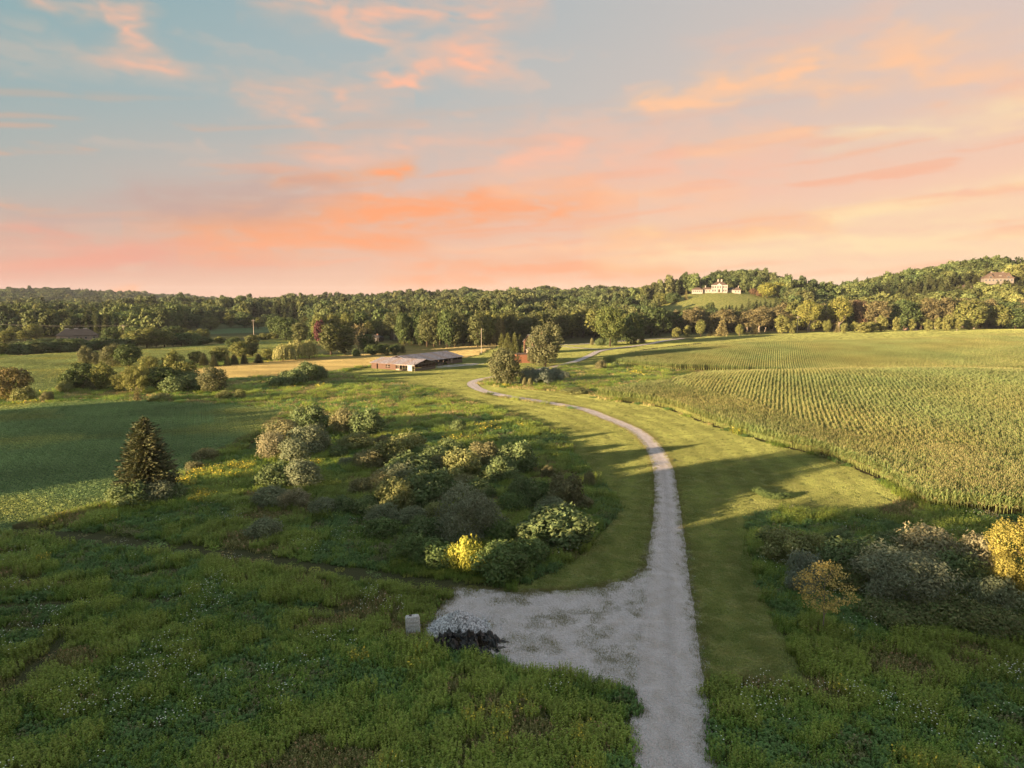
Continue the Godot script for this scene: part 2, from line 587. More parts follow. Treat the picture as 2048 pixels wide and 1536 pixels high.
# ------------------------------------------------------------------ fields, roads, lawns
func build_fields() -> void:
	var road := ribbon(ROAD, 0.055, 31, 0.18)
	road_outline = road[1]
	setting("gravel_road", road[0], mats.gravel)
	setting("gravel_side_road", ribbon(SIDE_ROAD, 0.05, 32, 0.2)[0], mats.gravel)
	setting("gravel_back_road", ribbon(BACK_ROAD, 0.05, 33, 0.2)[0], mats.gravel)
	var yard := rough_edge(pairs(YARD), 0.4, 0.4, 41)
	setting("gravel_yard", drape(yard, 0.035), mats.gravel)
	for n in TRACKS.size():
		var flat: Array = []
		for i in range(0, TRACKS[n].size(), 2):
			flat.append_array([TRACKS[n][i], TRACKS[n][i + 1], 2.6 if n == 0 else 0.8])
		setting("meadow_track", ribbon(flat, 0.012, 80 + n, 0.3)[0], mats.track)
	var lawns: Array = []
	for l in [LAWN_NEAR, LAWN_EAST, LAWN_BARN, LAWN_FAR, LAWN_GROVE]:
		var p := rough_edge(pairs(l), 0.8, 0.22, 43)
		lawns.append(p)
		setting("lawn", drape(p, 0.018), mats.lawn)
	var crops: Array = []
	for l in [CROP_NEAR, CROP_FAR, CROP_FARTHEST]:
		var p := rough_edge(pairs(l), 1.5, 0.5, 47)
		crops.append(p)
		setting("crop_field", drape(p, 0.02), mats.crop)
	var hay := rough_edge(pairs(HAY), 1.5, 1.4, 53)
	setting("hay_field", drape(hay, 0.02), mats.hay)
	mansion_lawn = PackedVector2Array([Vector2(118, 552), Vector2(175, 545), Vector2(238, 552), Vector2(240, 600), Vector2(246, 655), Vector2(205, 672), Vector2(150, 668), Vector2(132, 620)])
	setting("hill_lawn", drape(rough_edge(mansion_lawn, 4.0, 3.0, 59), 0.15), mats.lawn)
	corn_near = pairs(CORN_NEAR)
	corn_near.append_array(PackedVector2Array([Vector2(88, 70), Vector2(205, 224), Vector2(78, 224), Vector2(62, 212), Vector2(46, 200), Vector2(30, 183)]))
	corn_far = pairs(CORN_FAR_FRONT)
	corn_far.append_array(PackedVector2Array([Vector2(110, 243), Vector2(215, 243), Vector2(300, 330)]))
	corn_far.append_array(pairs(CORN_FAR_BACK))
	var verge := rough_edge(PackedVector2Array([Vector2(100, 352), Vector2(160, 352), Vector2(230, 358), Vector2(330, 378), Vector2(360, 470), Vector2(220, 455), Vector2(120, 428)]), 2.0, 1.0, 67)
	setting("lawn", drape(verge, 0.06), mats.lawn)
	lawns.append(verge)
	setting("corn_soil", drape(corn_near, 0.022), mats.soil)
	setting("corn_soil", drape(corn_far, 0.022), mats.soil)
	keep_out = [road_outline, yard]
	keep_out.append_array(lawns.slice(0, 5))
	keep_out.append_array(crops)
	keep_out.append(hay)
	keep_out.append(corn_near)
	keep_out.append(corn_far)
	grow_lawn(lawns)
	grow_crops(crops, hay)

var mansion_lawn := PackedVector2Array()
var corn_near := PackedVector2Array()
var corn_far := PackedVector2Array()

func bounds(p: PackedVector2Array) -> Rect2:
	var r := Rect2(p[0], Vector2.ZERO)
	for q in p:
		r = r.expand(q)
	return r

func in_view(x: float, f: float, margin := 5.0) -> bool:
	return f > 24.0 and absf(x) < 0.765 * f + margin

func tuft_patch(seed_value: int, size: float, count: int, low: float, high: float, wide: float, a: Color, b: Color, lean: float) -> ArrayMesh:
	var r := RandomNumberGenerator.new()
	r.seed = seed_value
	var buf := Buf.new()
	for i in count:
		var p := Vector3(r.randf_range(-0.5, 0.5) * size, 0, r.randf_range(-0.5, 0.5) * size)
		var h := r.randf_range(low, high)
		var ang := r.randf() * TAU
		var w := Vector3(cos(ang), 0, sin(ang)) * wide * r.randf_range(0.6, 1.3)
		var tip := p + Vector3(r.randf_range(-1, 1) * lean * h, h, r.randf_range(-1, 1) * lean * h)
		var k := a.lerp(b, r.randf()) * r.randf_range(0.8, 1.2)
		buf.tri(p - w - Vector3(0, 0.02, 0), tip, p + w - Vector3(0, 0.02, 0), k)
	return buf.mesh()

func grow_lawn(lawns: Array) -> void:
	var mesh := tuft_patch(71, 1.5, 420, 0.05, 0.11, 0.022, Color(0.108, 0.141, 0.050), Color(0.170, 0.170, 0.069), 0.5)
	var where: Array = []
	var tints := PackedColorArray()
	var middle := Curve2D.new()
	for i in range(0, ROAD.size(), 3):
		middle.add_point(Vector2(ROAD[i], ROAD[i + 1]))
	for n in lawns.size():
		var big := 1.0 if n < 2 else 2.2
		var box := bounds(lawns[n])
		var f := box.position.y
		while f < box.end.y:
			var x := box.position.x
			while x < box.end.x:
				var q := Vector2(x + rng.randf_range(-0.5, 0.5) * big, f + rng.randf_range(-0.5, 0.5) * big)
				x += 1.05 * big
				if not in_view(q.x, q.y) or not Geometry2D.is_point_in_polygon(q, lawns[n]):
					continue
				if Geometry2D.is_point_in_polygon(q, road_outline):
					continue
				var t := Transform3D(slope_basis(q.x, q.y).rotated(Vector3.UP, rng.randf() * TAU).scaled(Vector3(big, 1.0, big)), at(q.x, q.y, 0.015))
				where.append(t)
				var k := 1.0 + 0.35 * patchy.get_noise_2d(q.x * 2.0, q.y * 2.0)
				if n < 2:   # mower passes along the drive
					var d := middle.get_closest_point(q).distance_to(q)
					k *= 1.0 + (0.13 if fposmod(d, 3.6) < 1.8 else -0.10)
				tints.append(Color(k, k, k * 0.95))
			f += 1.05 * big
	stuff("lawn_grass", mesh, mats.blade, where, tints, "short mown grass on the lawns along the gravel road", "grass")

func crop_patch(seed_value: int, size: float, rows: int, a: Color, b: Color) -> ArrayMesh:
	var r := RandomNumberGenerator.new()
	r.seed = seed_value
	var buf := Buf.new()
	for j in rows:
		var z := (j + 0.5) / rows * size - size * 0.5
		for i in int(size / 0.034):
			var p := Vector3((i + r.randf()) * 0.034 - size * 0.5, r.randf_range(0.14, 0.36), z + r.randfn(0.0, 0.26))
			leaf(buf, r, p, Vector3(r.randf_range(-0.5, 0.5), 1.0, r.randf_range(-0.5, 0.5)).normalized(), 0.085, 0.8, a.lerp(b, r.randf()) * r.randf_range(0.85, 1.15))
	return buf.mesh()

func grow_crops(crops: Array, hay: PackedVector2Array) -> void:
	var near_mesh := crop_patch(73, 2.4, 5, Color(0.074, 0.116, 0.046), Color(0.100, 0.140, 0.058))
	for n in 2:
		var where: Array = []
		var tints := PackedColorArray()
		var big := 1.0 if n == 0 else 2.0
		var box := bounds(crops[n])
		var d := Vector2(cos(0.42), sin(0.42))
		var reach := box.size.length()
		var c := box.get_center()
		var s := -reach * 0.5
		while s < reach * 0.5:
			var u := -reach * 0.5
			while u < reach * 0.5:
				var q := c + d * u + Vector2(-d.y, d.x) * s
				u += 2.35 * big
				if in_view(q.x, q.y) and Geometry2D.is_point_in_polygon(q, crops[n]):
					where.append(Transform3D(Basis(Vector3.UP, 0.42 + (rng.randi() % 4) * PI / 2).scaled(Vector3(big, 1.2, big)), at(q.x, q.y)))
					var k := 1.0 + 0.45 * patchy.get_noise_2d(q.x, q.y * 1.6)
					var yellow := clampf(patchy.get_noise_2d(q.x * 0.7 + 300.0, q.y) * 1.5, 0.0, 0.6) + (0.5 if n == 1 else 0.0)
					tints.append(Color(k * (1.0 + yellow), k * (1.0 + yellow * 0.4), k))
			s += 2.4 * big
		stuff("crop_plants", near_mesh, mats.leaf, where, tints, ["low dark green crop of the field beside the lone spruce", "low green crop of the field beyond the birch grove"][n], "crop")
	var dry := tuft_patch(75, 2.4, 700, 0.25, 0.6, 0.035, Color(0.185, 0.160, 0.080), Color(0.255, 0.215, 0.115), 0.45)
	var hays: Array = []
	var tint := PackedColorArray()
	var hbox := bounds(hay)
	var f := hbox.position.y
	while f < hbox.end.y:
		var x := hbox.position.x
		while x < hbox.end.x:
			var q := Vector2(x + rng.randf_range(-0.5, 0.5), f + rng.randf_range(-0.5, 0.5))
			x += 2.0
			if Geometry2D.is_point_in_polygon(q, hay):
				hays.append(Transform3D(Basis(Vector3.UP, rng.randf() * TAU), at(q.x, q.y)))
				var k := 1.0 + 0.4 * patchy.get_noise_2d(q.x * 0.8, q.y * 2.4)
				tint.append(Color(k, k, k))
		f += 2.0
	var border := smooth_line(pairs(CROP_NEAR).slice(5, 12), 0.7)
	for p in border:
		for i in 2:
			var q := p + Vector2(rng.randfn(0.3, 0.35), rng.randfn(-0.5, 0.35))
			hays.append(Transform3D(Basis(Vector3.UP, rng.randf() * TAU).scaled(Vector3(0.5, rng.randf_range(0.5, 1.1), 0.5)), at(q.x, q.y)))
			var k := rng.randf_range(0.4, 0.75)
			tint.append(Color(k * 0.92, k * 1.05, k * 1.1))
	stuff("dry_grass", dry, mats.blade, hays, tint, "golden dry grass of the hay field and the crop field border", "grass")

# ------------------------------------------------------------------ leaves, crowns, trunks
func leaf(b: Buf, r: RandomNumberGenerator, p: Vector3, n: Vector3, size: float, wide: float, k: Color) -> void:
	var t := n.cross(Vector3(r.randf() - 0.5, r.randf() - 0.5, r.randf() - 0.5)).normalized() * size * r.randf_range(0.65, 1.3)
	var s := n.cross(t) * wide
	var bend := n * size * 0.25
	b.tri(p - t, p + s - bend, p + t, k)
	b.tri(p - t, p + t, p - s - bend, k)

func tube(b: Buf, from: Vector3, to: Vector3, r0: float, r1: float, sides: int, k: Color) -> void:
	var d := (to - from).normalized()
	var u := d.cross(Vector3(0.31, 0.2, 0.93)).normalized()
	var w := d.cross(u)
	for i in sides:
		var a := TAU * i / sides
		var e := TAU * (i + 1) / sides
		var p := u * cos(a) + w * sin(a)
		var q := u * cos(e) + w * sin(e)
		b.quad(from + p * r0, to + p * r1, to + q * r1, from + q * r0, k)

func trunk_mesh(seed_value: int, high: float, radius: float, limbs: int, spread: float, from: float, twigs := 0) -> ArrayMesh:
	var r := RandomNumberGenerator.new()
	r.seed = seed_value
	var b := Buf.new()
	var p := Vector3(0, -0.3, 0)
	var steps := 5
	var spine: Array = [p]
	for i in steps:
		p = Vector3(r.randfn(0, radius * 0.6), high * (i + 1) / steps, r.randfn(0, radius * 0.6))
		spine.append(p)
	for i in steps:
		tube(b, spine[i], spine[i + 1], radius * (1.15 - 0.2 * i), radius * (0.95 - 0.2 * i), 7, Color.WHITE)
	for i in limbs:
		var t := lerpf(from, 0.92, (i + r.randf()) / limbs)
		var k := mini(int(t * steps), steps - 1)
		var s: Vector3 = (spine[k] as Vector3).lerp(spine[k + 1], t * steps - k)
		var a := r.randf() * TAU
		var reach := spread * r.randf_range(0.6, 1.0) * (1.1 - 0.5 * t)
		var mid := s + Vector3(cos(a) * reach * 0.55, reach * 0.45, sin(a) * reach * 0.55)
		var tip := mid + Vector3(cos(a + 0.3) * reach * 0.4, reach * 0.42, sin(a + 0.3) * reach * 0.4)
		tube(b, s, mid, radius * 0.42 * (1.1 - t), radius * 0.26, 5, Color.WHITE)
		tube(b, mid, tip, radius * 0.26, radius * 0.07, 4, Color.WHITE)
		for j in twigs:
			var o := mid.lerp(tip, r.randf())
			var e := o + Vector3(r.randf_range(-1, 1), r.randf_range(0.1, 1.0), r.randf_range(-1, 1)).normalized() * reach * 0.4
			tube(b, o, e, radius * 0.10, radius * 0.03, 3, Color.WHITE)
	return b.mesh()

func lobed_crown(seed_value: int, wide: float, high: float, base: float, lobes: int, lobe_size: float, count: int, size: float, narrow: float, a: Color, c: Color, ragged: float, loose := 0.36) -> ArrayMesh:
	# leaves spread over overlapping lobes: an uneven outline with gaps, clumps that shade one another
	var r := RandomNumberGenerator.new()
	r.seed = seed_value
	var b := Buf.new()
	var half := Vector3(wide * 0.5, (high - base) * 0.5, wide * 0.5)
	var mid := Vector3(0, base + half.y, 0)
	var centres: Array[Vector3] = []
	var radii: Array[float] = []
	var tone: Array[float] = []
	for i in lobes:
		var y := 1.0 - 2.0 * (i + 0.5) / lobes
		var ang := i * 2.39996 + r.randf() * 0.9
		var ring := sqrt(maxf(0.0, 1.0 - y * y))
		var d := Vector3(cos(ang) * ring, y, sin(ang) * ring)
		var rad := half.x * lobe_size * r.randf_range(0.75, 1.25)
		centres.append(mid + d * (half - Vector3.ONE * rad * 0.85).max(Vector3.ONE * 0.02) * r.randf_range(0.75, 1.12))
		radii.append(rad)
		tone.append(r.randf_range(0.8, 1.2))
	centres.append(mid)
	radii.append(minf(half.x, half.y) * 0.6)
	tone.append(1.0)
	var made := 0
	var tries := 0
	while made < count and tries < count * 4:
		tries += 1
		var l := r.randi() % centres.size()
		var d := Vector3(r.randfn(0, 1), r.randfn(0.15, 1), r.randfn(0, 1)).normalized()
		var rad := radii[l]
		var p := centres[l] + d * rad * (1.0 + ragged * r.randfn(0, 0.12)) if r.randf() < 0.8 else centres[l] + d * rad * r.randf_range(0.4, 1.0)
		if p.y < 0.03:
			continue
		var hidden := false
		for q in centres.size():
			if q != l and p.distance_squared_to(centres[q]) < radii[q] * radii[q] * 0.45:
				hidden = true
				break
		if hidden:
			continue
		var n := (d + Vector3(r.randfn(0, loose), r.randfn(0, loose), r.randfn(0, loose))).normalized()
		leaf(b, r, p, n, size, narrow, a.lerp(c, r.randf()) * tone[l] * r.randf_range(0.75, 1.25))
		made += 1
	for i in lobes * 2:
		# single shoots standing out of the crown
		var l := r.randi() % lobes
		var d := Vector3(r.randfn(0, 1), absf(r.randfn(0.5, 0.9)), r.randfn(0, 1)).normalized()
		var k := a.lerp(c, r.randf()) * tone[l]
		for j in 9:
			leaf(b, r, centres[l] + d * radii[l] * (0.95 + 0.055 * j * ragged * 0.7) + Vector3(r.randfn(0, 1), r.randfn(0, 1), r.randfn(0, 1)) * size * 0.4, (d + Vector3(r.randfn(0, 0.8), r.randfn(0, 0.8), r.randfn(0, 0.8))).normalized(), size * 0.9, narrow, k * r.randf_range(0.8, 1.2))
	return b.mesh()

func cone_crown(seed_value: int, wide: float, high: float, spacing: float, size: float, a: Color, c: Color, slim: float) -> ArrayMesh:
	# whorls of drooping boughs, each with flat fans of needles
	var r := RandomNumberGenerator.new()
	r.seed = seed_value
	var b := Buf.new()
	var y := high * 0.03
	while y < high * 0.985:
		var t := y / high
		var reach := wide * 0.5 * pow(1.0 - t, slim) * minf(1.0, 0.82 + t * 2.0)
		var boughs := maxi(5, int(5.0 + reach * 4.0))
		var turn := r.randf() * TAU
		for i in boughs:
			var ang := turn + TAU * (i + r.randf() * 0.7) / boughs
			var out := Vector3(cos(ang), 0, sin(ang))
			var own := reach * r.randf_range(0.72, 1.14)
			var tone := r.randf_range(0.75, 1.25)
			var s := 0.12
			while s < own:
				var e := s / maxf(own, 0.01)
				var p := Vector3(0, y + r.randfn(0, spacing * 0.3), 0) + out * s + Vector3(0, -0.22 * s + 0.16 * e * e * own, 0)
				var along := (out + Vector3(r.randfn(0, 0.35), r.randfn(0.1, 0.3), r.randfn(0, 0.35))).normalized()
				var side := along.cross(Vector3.UP + Vector3(r.randfn(0, 0.5), 0, r.randfn(0, 0.5))).normalized()
				var w := size * r.randf_range(0.5, 1.0)
				var k := a.lerp(c, r.randf()) * tone
				b.tri(p - along * size * 0.3, p + side * w * 0.6 - Vector3(0, w * 0.25, 0), p + along * size, k)
				b.tri(p - along * size * 0.3, p + along * size, p - side * w * 0.6 - Vector3(0, w * 0.25, 0), k)
				s += size * 0.5
		y += spacing * r.randf_range(0.8, 1.2)
	for i in 6:
		var ang := r.randf() * TAU
		leaf(b, r, Vector3(0, high - 0.12 * i * size * 3.0, 0), Vector3(cos(ang), 0.2, sin(ang)).normalized(), size * 0.8, 0.3, a)
	return b.mesh()

func weeping_crown(seed_value: int, wide: float, high: float, size: float, a: Color, c: Color) -> ArrayMesh:
	var r := RandomNumberGenerator.new()
	r.seed = seed_value
	var b := Buf.new()
	for i in 150:
		var ang := r.randf() * TAU
		var rad := sqrt(r.randf()) * wide * 0.46
		var top := high * (1.0 - 0.45 * pow(rad / (wide * 0.5), 2.0)) * r.randf_range(0.85, 1.0)
		var fall := top * r.randf_range(0.35, 0.85)
		var p := Vector3(cos(ang) * rad, top, sin(ang) * rad)
		var tone := r.randf_range(0.75, 1.25)
		var s := 0.0
		while s < fall:
			leaf(b, r, p + Vector3(cos(ang) * s * 0.12 + r.randfn(0, 0.12), -s, sin(ang) * s * 0.12 + r.randfn(0, 0.12)), Vector3(cos(ang) + r.randfn(0, 0.5), 0.35, sin(ang) + r.randfn(0, 0.5)).normalized(), size, 0.5, a.lerp(c, r.randf()) * tone)
			s += size * 0.8
	return b.mesh()

func sparse_crown(seed_value: int, wide: float, high: float, base: float, clusters: int, per: int, size: float, a: Color, c: Color) -> ArrayMesh:
	var r := RandomNumberGenerator.new()
	r.seed = seed_value
	var b := Buf.new()
	for i in clusters:
		var ang := r.randf() * TAU
		var t := r.randf()
		var rad := wide * 0.5 * sqrt(r.randf()) * sin(PI * clampf(0.18 + t * 0.75, 0, 1))
		var p := Vector3(cos(ang) * rad, lerpf(base, high, t), sin(ang) * rad)
		for j in per:
			leaf(b, r, p + Vector3(r.randfn(0, 1), r.randfn(0, 0.6), r.randfn(0, 1)) * size * 2.2, Vector3(r.randfn(0, 1), r.randfn(0.3, 1), r.randfn(0, 1)).normalized(), size, 0.6, a.lerp(c, r.randf()) * r.randf_range(0.75, 1.25))
	return b.mesh()

var models := {}

func bush_spec(a: Color, c: Color, count := 3400, size := 0.155, narrow := 0.55, lobes := 12, wide := 4.0, high := 3.2, lobe := 0.42) -> Dictionary:
	return {"form": "lobed", "w": wide, "h": high, "base": -0.25 * high, "lobes": lobes, "lobe": lobe, "n": count, "size": size, "narrow": narrow, "a": a, "c": c, "rag": 1.6, "bush": true, "variants": 3}

func tree_spec(a: Color, c: Color, wide := 10.0, high := 14.0, base := 2.0, lobes := 16, lobe := 0.40, count := 2600, size := 0.40) -> Dictionary:
	return {"form": "lobed", "w": wide, "h": high, "base": base, "lobes": lobes, "lobe": lobe, "n": count, "size": size, "narrow": 0.7, "a": a * 0.8, "c": c * 0.78, "rag": 1.3, "bush": false, "variants": 3}

func spec(kind: String) -> Dictionary:
	match kind:
		"dark": return bush_spec(Color(0.044, 0.066, 0.028), Color(0.074, 0.096, 0.042))
		"leafy": return bush_spec(Color(0.042, 0.068, 0.024), Color(0.068, 0.092, 0.034), 2600, 0.17, 0.5, 14)
		"lime": return bush_spec(Color(0.150, 0.175, 0.030), Color(0.230, 0.215, 0.045), 1500, 0.16, 0.5, 10)
		"grey": return bush_spec(Color(0.068, 0.084, 0.050), Color(0.102, 0.114, 0.070), 4000, 0.14, 0.45, 14)
		"bluegrey": return bush_spec(Color(0.066, 0.084, 0.066), Color(0.098, 0.114, 0.090), 4000, 0.15, 0.4, 11)
		"pale": return bush_spec(Color(0.092, 0.094, 0.056), Color(0.145, 0.132, 0.084), 4000, 0.14, 0.45, 14)
		"tan": return bush_spec(Color(0.076, 0.080, 0.040), Color(0.118, 0.112, 0.058), 3600, 0.15, 0.45, 12)
		"olive": return bush_spec(Color(0.076, 0.090, 0.036), Color(0.116, 0.120, 0.050), 3600, 0.15, 0.55, 13)
		"brown": return bush_spec(Color(0.058, 0.062, 0.032), Color(0.096, 0.090, 0.048), 3600, 0.15, 0.55, 10)
		"bramble": return bush_spec(Color(0.046, 0.066, 0.024), Color(0.078, 0.078, 0.036), 4600, 0.11, 0.5, 16, 4.0, 1.6)
		"greydome": return bush_spec(Color(0.072, 0.086, 0.056), Color(0.112, 0.120, 0.082), 11000, 0.13, 0.36, 30, 6.0, 4.8, 0.30)
		"dtree": return tree_spec(Color(0.030, 0.048, 0.018), Color(0.056, 0.076, 0.028), 10.0, 12.0, 0.6)
		"otree": return tree_spec(Color(0.062, 0.078, 0.024), Color(0.115, 0.118, 0.040), 10.0, 13.0, 0.8)
		"brownround": return tree_spec(Color(0.080, 0.072, 0.030), Color(0.130, 0.108, 0.050), 10.0, 10.0, 0.3, 18, 0.36, 4200, 0.28)
		"ytree": return tree_spec(Color(0.105, 0.118, 0.026), Color(0.160, 0.158, 0.044), 10.0, 13.0, 1.0, 16, 0.4, 2600, 0.38)
		"ytree2": return tree_spec(Color(0.078, 0.090, 0.030), Color(0.130, 0.130, 0.046), 6.0, 9.0, -0.5, 14, 0.38, 1500, 0.34)
		"gold": return tree_spec(Color(0.128, 0.124, 0.032), Color(0.195, 0.172, 0.048), 6.0, 7.0, 0.1, 44, 0.24, 20000, 0.07)
		"red": return tree_spec(Color(0.042, 0.018, 0.020), Color(0.075, 0.032, 0.034), 8.0, 11.0, 0.6)
		"red2": return tree_spec(Color(0.085, 0.055, 0.036), Color(0.125, 0.085, 0.055), 9.0, 13.0, 0.8)
		"oak": return tree_spec(Color(0.045, 0.066, 0.020), Color(0.085, 0.100, 0.032), 18.0, 19.0, 3.0, 26, 0.32, 4600, 0.46)
		"bigtree": return tree_spec(Color(0.085, 0.098, 0.026), Color(0.150, 0.145, 0.042), 15.0, 23.0, 7.0, 20, 0.40, 3200, 0.50)
		"pine": return tree_spec(Color(0.070, 0.068, 0.034), Color(0.118, 0.102, 0.052), 11.0, 21.0, 4.0, 22, 0.36, 2600, 0.46)
		"poplar": return tree_spec(Color(0.046, 0.060, 0.024), Color(0.084, 0.090, 0.040), 8.0, 19.0, 1.5, 22, 0.46, 2600, 0.42)
		"birch": return tree_spec(Color(0.085, 0.098, 0.030), Color(0.140, 0.140, 0.048), 6.5, 11.0, 1.0, 18, 0.40, 3000, 0.22)
		"willow": return tree_spec(Color(0.056, 0.066, 0.032), Color(0.096, 0.098, 0.052), 10.0, 11.0, 0.2, 30, 0.30, 6500, 0.24)
		"weeping": return {"form": "weep", "w": 9.0, "h": 10.0, "a": Color(0.105, 0.112, 0.046), "c": Color(0.165, 0.160, 0.070), "size": 0.34, "bush": false, "variants": 2}
		"spruce": return {"form": "cone", "w": 7.5, "h": 9.7, "spacing": 0.21, "size": 0.34, "slim": 0.5, "a": Color(0.032, 0.042, 0.021), "c": Color(0.066, 0.066, 0.032), "bush": false, "variants": 2}
		"spire": return {"form": "cone", "w": 3.0, "h": 5.0, "spacing": 0.3, "size": 0.3, "slim": 0.8, "a": Color(0.085, 0.082, 0.036), "c": Color(0.125, 0.110, 0.054), "bush": false, "variants": 1}
		"cedar": return {"form": "cone", "w": 4.5, "h": 10.0, "spacing": 0.4, "size": 0.42, "slim": 0.5, "a": Color(0.052, 0.062, 0.020), "c": Color(0.088, 0.092, 0.034), "bush": false, "variants": 2}
		"bare": return {"form": "sparse", "w": 9.0, "h": 12.0, "base": 3.0, "clusters": 70, "per": 8, "size": 0.3, "a": Color(0.11, 0.10, 0.05), "c": Color(0.17, 0.14, 0.08), "bush": false, "variants": 1}
		"sapling": return {"form": "sparse", "w": 4.2, "h": 5.0, "base": 1.9, "clusters": 120, "per": 15, "size": 0.085, "a": Color(0.15, 0.135, 0.055), "c": Color(0.30, 0.23, 0.08), "bush": false, "variants": 1}
	return {}

func model(kind: String, n: int) -> Dictionary:
	var s := spec(kind)
	var k: int = n % int(s.variants)
	var key := "%s%d" % [kind, k]
	if models.has(key):
		return models[key]
	var seed_value := hash(kind) % 10000 + k * 17
	var out := {"w": s.w, "h": s.h, "bush": s.bush}
	match s.form:
		"lobed":
			out.crown = lobed_crown(seed_value, s.w, s.h, s.base, s.lobes, s.lobe, s.n, s.size, s.narrow, s.a, s.c, s.rag)
		"cone":
			out.crown = cone_crown(seed_value, s.w, s.h, s.spacing, s.size, s.a, s.c, s.slim)
		"weep":
			out.crown = weeping_crown(seed_value, s.w, s.h, s.size, s.a, s.c)
		"sparse":
			out.crown = sparse_crown(seed_value, s.w, s.h, s.base, s.clusters, s.per, s.size, s.a, s.c)
	if s.bush:
		out.stem = trunk_mesh(seed_value, s.h * 0.7, 0.05, 7, s.w * 0.42, 0.05)
	elif s.form == "cone":
		out.stem = trunk_mesh(seed_value, s.h * 0.95, s.h * 0.018, 0, 0.0, 0.5)
	elif s.form == "sparse":
		out.stem = trunk_mesh(seed_value, s.h * 0.9, s.h * 0.011, 16, s.w * 0.5, 0.22, 5)
	else:
		out.stem = trunk_mesh(seed_value, s.h * 0.8, s.h * (0.034 if kind == "bigtree" else 0.02), 8, s.w * 0.45, 0.25)
	out.leaf = mats.needle if s.form == "cone" else mats.leaf
	out.bark = mats.pale_bark if kind in ["birch", "bare", "bigtree", "sapling", "pine"] else mats.bark
	models[key] = out
	return out

func plant(kind: String, called: String, x: float, f: float, wide: float, tall: float, label: String, category: String, group: String, n: int) -> Node3D:
	var m := model(kind, n)
	var o := thing(called, at(x, f), rng.randf() * TAU, label, category, group)
	o.scale = Vector3(wide / float(m.w), tall / float(m.h), wide / float(m.w))
	part(o, "stems" if m.bush else "trunk", m.stem, m.bark)
	part(o, "foliage" if m.bush else "crown", m.crown, m.leaf)
	return o

func build_plants() -> void:
	var n := 0
	for p in PLANTS:
		var grow := Vector2(1.26, 1.12) if p[7] == "bush" else Vector2(1.08, 1.04)
		plant(p[0], p[1], p[2], p[3], float(p[4]) * grow.x, float(p[5]) * grow.y, p[6], p[7], p[8], n)
		n += 1
	# the tall trees behind the drone that throw their long shadows over the meadow and the drive
	var l := Vector2(sin(deg_to_rad(SUN_AZIMUTH)), cos(deg_to_rad(SUN_AZIMUTH)))
	var across := Vector2(-l.y, l.x)
	for t in SHADE_TREES:
		var q: Vector2 = l * float(t[1]) + across * float(t[0])
		plant(t[3], {"cedar": "cedar_tree", "spruce": "spruce_tree", "poplar": "poplar_tree"}.get(t[3], "broadleaf_tree"), q.x, q.y, t[4], t[2], "tall tree beyond the meadow whose shadow reaches the drive", "tree", "tall trees beyond the meadow", n)
		n += 1

# ------------------------------------------------------------------ woods
func wood_front(a: float) -> float:
	var stops := [[-0.9, 445.0], [-0.5, 445.0], [-0.46, 600.0], [-0.42, 630.0], [-0.29, 640.0], [-0.25, 480.0], [-0.17, 470.0], [-0.15, 378.0], [-0.03, 385.0], [0.02, 400.0], [0.07, 452.0], [0.2, 462.0], [0.24, 500.0], [0.9, 505.0]]
	for i in range(1, stops.size()):
		if a < float(stops[i][0]):
			return lerpf(stops[i - 1][1], stops[i][1], (a - float(stops[i - 1][0])) / (float(stops[i][0]) - float(stops[i - 1][0])))
	return 505.0

